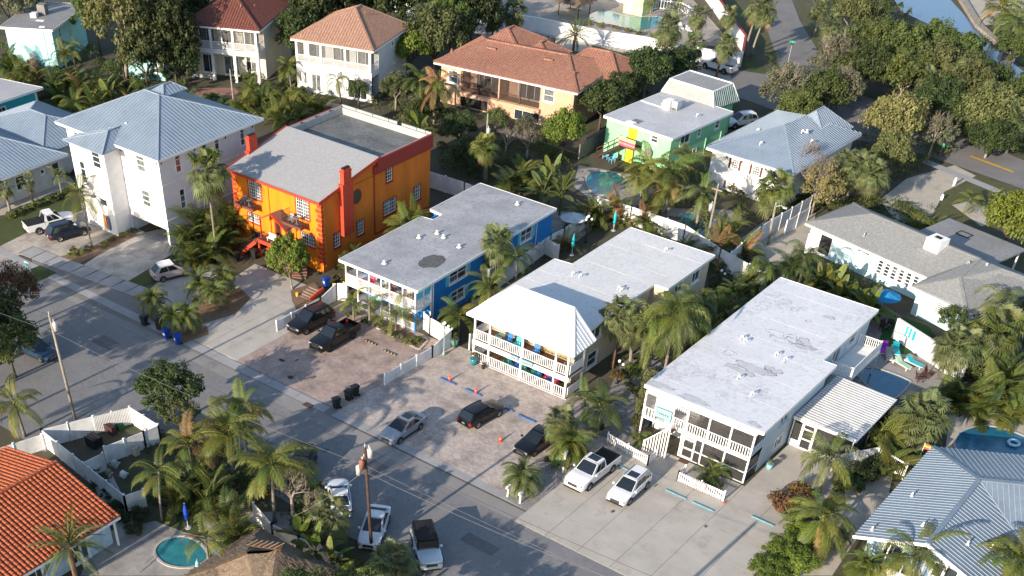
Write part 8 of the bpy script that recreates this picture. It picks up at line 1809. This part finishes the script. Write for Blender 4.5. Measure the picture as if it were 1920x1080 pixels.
# bins
def wheelie(base, label, m, rz=0, lid=None, open_=False, group=None):
    t = thing('wheelie_bin', label, 'bin', W(*base), rz, group); mb = MB(); a, b = .24, .30
    mb.v += [(-a, -a, .08), (a, -a, .08), (a, a, .08), (-a, a, .08), (-b, -b, .95), (b, -b, .95), (b, b, .95), (-b, b, .95)]
    for q in ((0, 3, 2, 1), (4, 5, 6, 7), (0, 1, 5, 4), (1, 2, 6, 5), (2, 3, 7, 6), (3, 0, 4, 7)): mb.f.append(q); mb.mi.append(0)
    part('bin_body', mb, m, t); part('rim', MB().box(-.33, .33, -.33, .33, .92, .97), m, t); l = MB().box(-.34, .34, -.36, .34, .97, 1.03); l.box(-.28, .28, -.3, .28, 1.03, 1.07); part('lid', l, lid or m, t); part('handle', MB().bar((-.3, .4, .98), (.3, .4, .98), .05, .05), m, t)
    for s in (-1, 1): part('wheel', MB().tube([(s*.27, .27, .12), (s*.33, .27, .12)], .12, 10), BLK, t)
    if m is BINB: part('label_panel', mbox(-.14, .14, -.31, -.285, .5, .7), WHITE, t)
BINB = mat('blue_bin_plastic', (.01, .06, .32), .4, .05, 3); BINK = mat('black_bin_plastic', (.018, .022, .022), .45, .05, 3)
for (u, v), l, m in (((272, 610), 'black bin farthest left under the pygmy palms', BINK), ((300, 618), 'black bin under the pygmy palms next to the blue ones', BINK), ((313, 635), 'blue recycling bin left of the pair at the kerb', BINB), ((334, 645), 'blue recycling bin right of the pair at the kerb', BINB), ((631, 765), 'black bin standing alone at the street edge', BINK), ((654, 750), 'black bin front one of the touching pair on rose pavers', BINK), ((666, 742), 'black bin rear one of the touching pair on rose pavers', BINK), ((1500, 1075), 'blue bin in front of the bright clipped hedge', BINB), ((445, 490), 'black bin under the curved stair of the orange house', BINK), ((478, 485), 'black bin against the red stair wall of the orange house', BINK), ((612, 538), 'dark blue bin behind the stone steps', BINB),
    ((985, 75), 'blue bin left behind the peach roof', BINB), ((999, 77), 'blue bin middle behind the peach roof', BINB), ((1012, 79), 'blue bin right behind the peach roof', BINB), ((1024, 82), 'dark bin left behind the peach roof', BINK), ((1036, 85), 'dark bin right behind the peach roof', BINK)): wheelie((u, v), l, m, rv.uniform(-.3, .3))
# wheel stops and cones
STB = mat('bright_blue_paint', (.03, .12, .34), .6, .1, 2); STA = mat('aqua_stop_paint', (.12, .30, .36), .7, .12, 2); STK = mat('black_rubber', (.02, .02, .02), .8); STY = mat('stop_yellow', (.55, .45, .2), .6)
def stop(base, label, m, L=1.8, rz=0.0, dots=False):
    t = thing('wheel_stop', label, 'wheel stop', W(*base), rz); mb = MB(); P = [(-L/2, -.09, 0), (-L/2, .09, 0), (-L/2, .06, .13), (-L/2, -.06, .13)]; Q = [(L/2, p[1], p[2]) for p in P]
    mb.face(P[::-1]); mb.face(Q)
    for i in range(4): j = (i+1) % 4; mb.face([P[i], P[j], Q[j], Q[i]])
    part('bar', mb, m, t)
    for x in (-L*.35, L*.35): part('bolt', MB().tube([(x, 0, .12), (x, 0, .145)], .03, 6), GREYMET, t)
    if dots:
        for i in range(4): part('reflector', mbox(-L*.4+i*L*.25, -L*.4+i*L*.25+.14, -.085, -.06, .04, .1), STY, t); part('reflector_top', mbox(-L*.4+i*L*.25, -L*.4+i*L*.25+.14, -.05, .05, .13, .137), STY, t)
for (u, v), l in (((840, 716), 'blue wheel stop nearest the motel left corner'), ((888, 737), 'blue wheel stop beside the middle cone'), ((948, 766), 'blue wheel stop beside the black crossover'), ((988, 786), 'blue wheel stop near the palm group')): stop((u, v), l, STB if u < 960 else STB, 1.9)
for (u, v), l, L in (((1170, 879), 'aqua wheel stop partly behind the silver white crossover', 1.6), ((1267, 928), 'aqua wheel stop below the right picket fence', 2.0), ((1318, 951), 'aqua wheel stop right of the first below the picket fence', 2.0), ((1430, 978), 'aqua wheel stop at the clipped hedge', 2.0)): stop((u, v), l, STA, L)
stop((695, 643), 'black rubber wheel stop with yellow marks, left on the rose pavers', STK, 1.6, dots=True); stop((731, 662), 'black rubber wheel stop with yellow marks, right on the rose pavers', STK, 1.6, dots=True)
CON = mat('cone_orange', (.80, .07, .02), .5)
for (u, v), l in (((843, 714), 'orange cone by the first blue wheel stop'), ((892, 738), 'orange cone by the second blue wheel stop'), ((938, 828), 'orange cone alone between the black cars')): t = thing('traffic_cone', l, 'cone', W(u, v)); part('base', mbox(-.2, .2, -.2, .2, 0, .04), CON, t); part('cone', MB().lathe([(.15, .04), (.09, .35), (.03, .72)], 12), CON, t); part('band', MB().lathe([(.112, .26), (.085, .4)], 12), mat('cone_orange_band', (.82, .25, .15), .5), t)
t = thing('traffic_cone', 'small orange marker at the end of the right picket fence', 'cone', W(1357, 944)); part('cone', MB().lathe([(.16, 0), (.05, .22)], 8), CON, t)
# pots
def pot(base, label, m, tone='gold', s=1.0, pl='R'):
    t = thing('plant_pot', label, 'pot', W(*base)); part('pot_body', MB().lathe([(.2*s, 0), (.32*s, .35*s), (.36*s, .7*s), (.30*s, .72*s), (.28*s, .6*s)], 14), m, t, smooth=True); part('pot_rim', MB().lathe([(.37*s, .66*s), (.40*s, .72*s), (.34*s, .74*s)], 14), m, t)
    c = link('foliage', crown('tiny', 1, TG[tone]), t); c.location = (0, 0, .95*s); c.scale = (.42*s, .42*s, .38*s)
pot((888, 684), 'teal glazed pot with golden plant at the motel left corner', mat('teal_glaze', (.01, .22, .30), .25, spec=.6), 'gold', 1.0); pot((1441, 880), 'pale aqua pot with cactus plant by the flat house side wall', mat('aqua_pot', (.25, .52, .56), .5), 'olive', .8); pot((906, 692), 'small black pot right of the teal one', BLK, 'rust', .55); pot((852, 650), 'green planter with shrubs beside the lamp post', mat('pot_green', (.1, .2, .15), .5), 'olive', 1.2)
# chairs and tables on porches and patios
def chair(pos, rz, label, m, group=None, s=1.0):
    t = thing('armchair', label, 'chair', pos, rz, group); t.scale = (s, s, s)
    part('seat', MB().bar((-.0, -.28, .36), (0, .25, .30), .55, .05, up=(0, 0, 1)), m, t); part('backrest', MB().bar((0, .22, .3), (0, .45, .95), .55, .05, up=(0, 1, 0)), m, t)
    for x in (-.3, .3):
        part('armrest', MB().bar((x, -.3, .55), (x, .35, .58), .09, .04), m, t); part('leg', mbox(x-.03, x+.03, -.28, -.22, 0, .55), m, t); part('leg', MB().bar((x, .2, 0), (x, .3, .56), .05, .06), m, t)
def ctable(pos, label, m, r=.45, h=.7):
    t = thing('round_table', label, 'table', pos); part('tabletop', MB().lathe([(r, 0), (r, .05)], 16), m, t).location = (0, 0, h-.05); part('leg', MB().tube([(0, 0, 0), (0, 0, h-.05)], .05, 6), m, t); part('foot', MB().lathe([(.25, 0), (.2, .04)], 10), m, t)
BL = mat('chair_blue', (.02, .16, .42), .5, .05); TQc = mat('chair_turquoise', (.02, .42, .48), .5, .05); TEc = mat('chair_teal_green', (.02, .22, .2), .5); RDc = mat('chair_pink_red', (.6, .04, .12), .5); BR_ = mat('chair_brown', (.1, .04, .03), .6); BG = mat('chair_beige', (.38, .36, .3), .7)
MX, MY = -56.4, 78.2
for x, z, m, l in ((3.2, 2.33, BL, 'blue armchair on the upper motel porch'), (4.3, 2.33, TQc, 'turquoise armchair on the upper motel porch'), (6.3, 2.33, BL, 'blue slatted armchair right of the centre post, upper motel porch'), (10.0, 2.33, BG, 'beige armchair at the right end of the upper motel porch'), (3.3, .13, TEc, 'dark teal armchair on the lower motel porch'), (4.2, .13, BL, 'blue armchair on the lower motel porch'), (5.1, .13, TEc, 'green armchair by the centre post, lower motel porch'), (6.2, .13, TEc, 'teal slatted armchair right of the centre post, lower motel porch'), (6.8, .13, BL, 'blue armchair second right of the centre post, lower motel porch'), (7.9, .13, RDc, 'pink red armchair on the lower motel porch'), (8.7, .13, RDc, 'pink red armchair nearest the right end of the lower motel porch')): chair((MX+x, MY+1.2, z), rv.uniform(-.4, .4), l, m)
ctable((MX+2.3, MY+1.1, 2.33), 'pale green round table at the left of the upper motel porch', mat('pale_green_table', (.25, .38, .3), .6), .5); ctable((MX+8.3, MY+.9, .13), 'small blue table between the pink red armchairs', BL, .35)
BX, BY = -73.2, 78.7
for x, z, m, l in ((2.4, 2.36, RDc, 'red armchair on the upper blue house porch'), (3.9, 2.36, BG, 'beige armchair on the upper blue house porch'), (5.3, 2.36, BR_, 'brown armchair on the upper blue house porch'), (7.0, 2.36, BG, 'beige armchair right on the upper blue house porch'), (8.3, 2.36, BR_, 'brown armchair at the corner of the upper blue house porch')): chair((BX+x, BY+1.3, z), rv.uniform(-.5, .5), l, m)
t = thing('beach_towel', 'pale aqua towel hanging on the blue house rail', 'towel', (BX+.7, BY-.02, 2.6)); part('cloth', mbox(0, .6, -.03, .0, 0, .7), mat('pale_aqua_cloth', (.5, .75, .78), .9), t)
FX_, FY_ = -37.2, 77.2
for x, y, z, m, l in ((5.1, 1.2, 2.46, BR_, 'brown chair behind the first upper screen'), (7.0, 1.3, 2.46, BG, 'beige chair behind the middle upper screen'), (9.2, 1.3, 2.46, BG, 'pale chair behind the last upper screen'), (6.9, 1.2, .06, RDc, 'red chair behind the lower screens'), (8.9, 1.3, .06, BG, 'pale chair behind the last lower screen')): chair((FX_+x, FY_+y, z), rv.uniform(-.8, .8), l, m)
ctable((FX_+7.6, FY_+1.0, 2.46), 'dark round table behind the middle upper screen', BR_); ctable((FX_+7.8, FY_+1.0, .06), 'dark round table behind the lower screens', BR_)
t = thing('door_mat', 'brown mat before the screen door', 'mat', (FX_+4.9, FY_-.55, .055)); part('mat', mbox(-.45, .45, -.25, .25, 0, .02), mat('mat_brown', (.12, .07, .05), .95), t)
t = thing('fence_towel', 'grey striped towel over the right picket fence', 'towel', (-30.2, 73.75, .35))
for i in range(8): part('stripe', mbox(i*.2, i*.2+.19, -.03, .0, 0, .62), mat('towel_grey', (.38, .3, .3), .9) if i % 2 else mat('towel_pale', (.6, .55, .55), .9), t)
for x0 in (-83.9, -91.0):
    chair((x0+.6, 81.4, 4.82), .3, 'grey chair on the %s balcony of the orange house' % ('right' if x0 > -85 else 'left'), mat('bistro_grey', (.3, .32, .33), .5), s=.8); ctable((x0+1.5, 81.3, 4.82), 'small glass table on the %s balcony of the orange house' % ('right' if x0 > -85 else 'left'), MATS['bistro_grey'], .35)
YC = mat('chair_yellow', (.62, .52, .1), .6); chair((*W(628, 552).xy, .05), .6, 'left yellow garden chair by the stone steps', YC); chair((*W(640, 548).xy, .05), -.3, 'right yellow garden chair by the stone steps', YC)
chair((*W(1135, 298).xy, .04), .2, 'pale blue chair under the green house stair', mat('chair_pale_blue', (.15, .42, .6), .5)); chair((*W(1147, 305).xy, .04), -.4, 'second pale blue chair beside the green house stair', MATS['chair_pale_blue'])
chair((*W(1722, 715).xy, .04), 2.2, 'brown patio chair right of the dark pool', BR_); chair((*W(1738, 708).xy, .04), 1.5, 'brown patio chair behind the one right of the dark pool', BR_); chair((*W(1655, 620).xy, .05), 1, 'dark chair left on the grey patio', BLK); chair((*W(1668, 612).xy, .05), .3, 'dark chair right on the grey patio', BLK)
def lounger(pos, rz, label, m, fr_=WHITE):
    t = thing('sun_lounger', label, 'sun lounger', pos, rz); part('frame', MB().box(-.32, .32, -.95, .95, .26, .31), fr_, t); part('cushion', mbox(-.3, .3, -.93, .25, .31, .37), m, t); part('backrest', MB().bar((0, .25, .33), (0, .85, .72), .6, .06, up=(0, 0, 1)), m, t)
    for x in (-.28, .28):
        for y in (-.8, .8): part('leg', mbox(x-.03, x+.03, y-.03, y+.03, 0, .27), fr_, t)
for (u, v), rz, l, m in (((1690, 688), 1.2, 'striped aqua and cream lounger by the white pool wall', mat('stripe_green', (.4, .62, .45), .8)), ((1712, 686), 1.4, 'turquoise lounger beside the striped one', TQc), ((1665, 672), .5, 'grey patterned lounger near the balcony post', BG), ((1678, 662), .5, 'aqua lounger behind the grey patterned one', TQc), ((1612, 680), .3, 'teal lounger under the rear balcony', TEc), ((1655, 660), .4, 'purple float lying by the loungers', mat('purple', (.3, .02, .4), .6)), ((412, 1062), .9, 'blue and white lounger left of the thatched hut', BL), ((416, 1040), .9, 'white lounger nearest the plunge pool', WHITE), ((1275, 55), .8, 'white lounger right of the resort pool', WHITE), ((1290, 60), .8, 'second white lounger right of the resort pool', WHITE)): lounger((*W(u, v).xy, .05), rz, l, m)
t = thing('beach_towel', 'turquoise striped towel hung over the white pool wall', 'towel', (-25.9, 107.7, 1.1), R_(-25))
for i in range(5): part('stripe', mbox(i*.24, i*.24+.22, -.06, -.02, 0, .95), TQc if i % 2 == 0 else mat('towel_white', (.7, .75, .75), .9), t)
def parasol(pos, h, r, label, m, closed=False, pole=WHITE):
    t = thing('parasol', label, 'parasol', pos); part('pole', MB().tube([(0, 0, 0), (0, 0, h)], .035, 6), pole, t)
    if closed: part('canopy', MB().lathe([(.12, h*.35), (.2, h*.45), (.17, h*.8), (.03, h+.05)], 9), m, t, smooth=True)
    else:
        for i in range(8):
            a, b = 2*math.pi*i/8, 2*math.pi*(i+1)/8; part('canopy_panel', MB().face([(0, 0, h), (r*math.cos(a), r*math.sin(a), h-.55), (r*.98*math.cos((a+b)/2), r*.98*math.sin((a+b)/2), h-.6), (r*math.cos(b), r*math.sin(b), h-.55)]), m, t)
    part('finial', MB().lathe([(.04, 0), (.02, .1)], 6), pole, t).location = (0, 0, h)
    part('base', MB().lathe([(.3, 0), (.25, .08)], 12), GREYMET, t)
parasol(W(1076, 402, 2.3)-Vector((0, 0, 2.3)), 2.5, 1.5, 'pale grey open parasol over the garden table', mat('parasol_grey', (.48, .52, .55), .9)); parasol(W(1662, 548, 2.3)-Vector((0, 0, 2.3)), 2.5, 1.6, 'bright blue open parasol behind the flat roofed house', mat('parasol_blue', (.02, .25, .50), .9)); parasol(W(353, 990), 2.4, 0, 'royal blue folded parasol above the plunge pool', mat('parasol_royal', (.01, .06, .45), .8), True); parasol(W(1072, 478), 2.3, 0, 'turquoise folded parasol in the alley', TQc, True); parasol(W(1150, 432), 2.2, 0, 'turquoise folded parasol behind the motel roof', TQc, True); parasol(W(375, 1085), 1.9, 0, 'pale aqua folded parasol at the bottom edge', mat('parasol_aqua', (.3, .6, .7), .8), True)
t = thing('steps', 'stone steps curving to the drive of the orange house', 'steps', W(583, 552))
for i in range(5): part('step', mbox(-.9+i*.12, .9+i*.05, -1.1+i*.32, -.78+i*.32, 0, .12+i*.14), mat('step_stone', (.22, .15, .12), .9), t)
part('kerb', MB().bar((.95, -1.2, .2), (1.3, .6, .9), .12, .3), mat('brick_red_paint', (.5, .055, .025)), t); part('lantern_box', mbox(-.9, -.6, -1.35, -1.15, 0, .45), mat('lantern_orange', (.85, .4, .05), .6), t)
# clutter in the service yard
for (u, v), s, l, m, k in (((178, 835), (1.2, 1.0, .9), 'black plastic tank in the service yard', BLK, 0), ((205, 810), (1.6, .5, .8), 'dark stacked panels in the service yard', mat('panel_dark', (.06, .03, .03)), 0), ((222, 802), (1.0, .6, .5), 'green crate stack in the service yard', mat('crate_green', (.02, .12, .06)), 0), ((232, 790), (1.2, .7, .5), 'brown timber stack in the service yard', WOOD, 0), ((240, 845), (.6, .5, .8), 'beige pump cabinet in the pump yard', mat('beige_metal', (.5, .45, .36), .6), 0), ((255, 852), (.6, .5, .8), 'second beige pump cabinet in the pump yard', MATS['beige_metal'], 0), ((216, 875), (.9, .5, .6), 'grey pump manifold in the pump yard', GREYMET, 1), ((232, 895), (.8, .5, .5), 'pale pipes and valves in the pump yard', VINYL, 1), ((205, 895), (.5, .5, .7), 'round filter tank in the pump yard', mat('filter_olive', (.2, .22, .12)), 1)):
    t = thing('yard_equipment' if k else 'stored_goods', l, 'equipment' if k else 'storage', W(u, v)); a, b, c = s
    if k:
        part('tank', MB().lathe([(.2, 0), (.26, .1), (.26, c), (.12, c+.15)], 12), m, t, smooth=True)
        for i in range(4): part('pipe', MB().tube([(-a/2, -.2+i*.15, .12+i*.1), (a/2, -.2+i*.15, .12+i*.1), (a/2, -.2+i*.15, .5)], .045, 6), VINYL if i % 2 else GREYMET, t)
    else:
        part('box', mbox(-a/2, a/2, -b/2, b/2, 0, c), m, t)
        for i in range(3): part('slat', mbox(-a/2-.02, a/2+.02, -b/2+i*b/3, -b/2+i*b/3+b/6, c, c+.05), m, t)
        part('lid', mbox(-a/2-.03, a/2+.03, -b/2-.03, b/2+.03, c*.8, c*.84), m, t)
# boat by the canal and white statues on the verge
t = thing('moored_boat', 'dark covered boat moored beyond the mangroves at the canal', 'boat', W(1882, 122, .3), R_(-75)); mb = MB(); st = [(-3, .6, .1), (-2.6, 1.1, 0), (0, 1.25, -.05), (2, 1.0, 0), (3.2, .1, .3)]
for (x0, w0, z0), (x1, w1, z1) in zip(st[:-1], st[1:]):
    for s in (-1, 1): mb.face([(x0, s*w0, .9+z0), (x1, s*w1, .9+z1), (x1, s*w1*.5, .05), (x0, s*w0*.5, .05)])
    mb.face([(x0, -w0, .88+z0), (x0, w0, .88+z0), (x1, w1, .88+z1), (x1, -w1, .88+z1)])
part('hull', mb, mat('hull_grey', (.25, .26, .28), .4), t); part('cockpit', mbox(-1.8, .6, -.7, .7, .9, 1.3), BLK, t); part('windscreen', MB().bar((.7, -.6, 1.3), (.7, .6, 1.3), .05, .5), CGLASS, t); part('outboard_motor', MB().box(-3.4, -3.0, -.2, .2, .4, 1.4), BLK, t); part('seat', mbox(-1.4, -.8, -.5, .5, 1.3, 1.5), mat('boat_tan', (.4, .3, .2)), t)
for (u, v), l, h in (((1788, 348), 'white garden statue beside the footpath', 1.0), ((1765, 375), 'small white bollard leaning on the dry lawn', .7)): t = thing('garden_statue' if h > .9 else 'bollard', l, 'statue' if h > .9 else 'bollard', W(u, v)); part('pillar' if h < .9 else 'figure', MB().lathe([(.18, 0), (.14, .2*h), (.2, .5*h), (.12, .75*h), (.14, .9*h), (.03, h)], 9), WHITE, t, smooth=True)
t = thing('beach_flag', 'red and yellow flag at the tip of the grey metal roof', 'flag', W(1732, 838, 1.4)); part('pole', MB().tube([(0, 0, -1.4), (0, 0, .4)], .03, 5), WHITE, t)
for i, c in enumerate(((.8, .1, .08), (.9, .6, .05), (.8, .12, .1))): part('cloth', mbox(0, .9, -.02+i*.01, .0+i*.01, -.1+i*.16, .05+i*.16), mat('flag_%d' % i, c, .8), t)
t = thing('pool_float', 'pale blue ring float on the curved pool', 'float', W(1900, 832, .1)); mb = MB(); n = 16
mb.tube([(.45*math.cos(2*math.pi*i/n), .45*math.sin(2*math.pi*i/n), .1) for i in range(n+1)], .13, 8); part('ring', mb, mat('float_blue', (.35, .6, .75), .4), t, smooth=True)
t = thing('manhole_cover', 'dark round drain cover on the rose pavers', 'drain cover', W(545, 708)); part('cover', MB().lathe([(.3, .03), (.3, .045)], 16), BLK, t)
t = thing('manhole_cover', 'dark pair of plates on the rose pavers near the drive', 'drain cover', W(528, 676)); part('plate', mbox(-.3, -.02, -.2, .2, .03, .045), BLK, t); part('plate', mbox(.02, .3, -.2, .2, .03, .045), BLK, t)
t = thing('gutter_grate', 'rusty storm grate in the street gutter', 'grate', (*W(578, 760).xy, .03)); part('frame', MB().box(-.5, .5, -.3, .3, 0, .012), BLK, t)
for i in range(5): part('bar', mbox(-.42+i*.18, -.34+i*.18, -.25, .25, .012, .02), RUST, t)
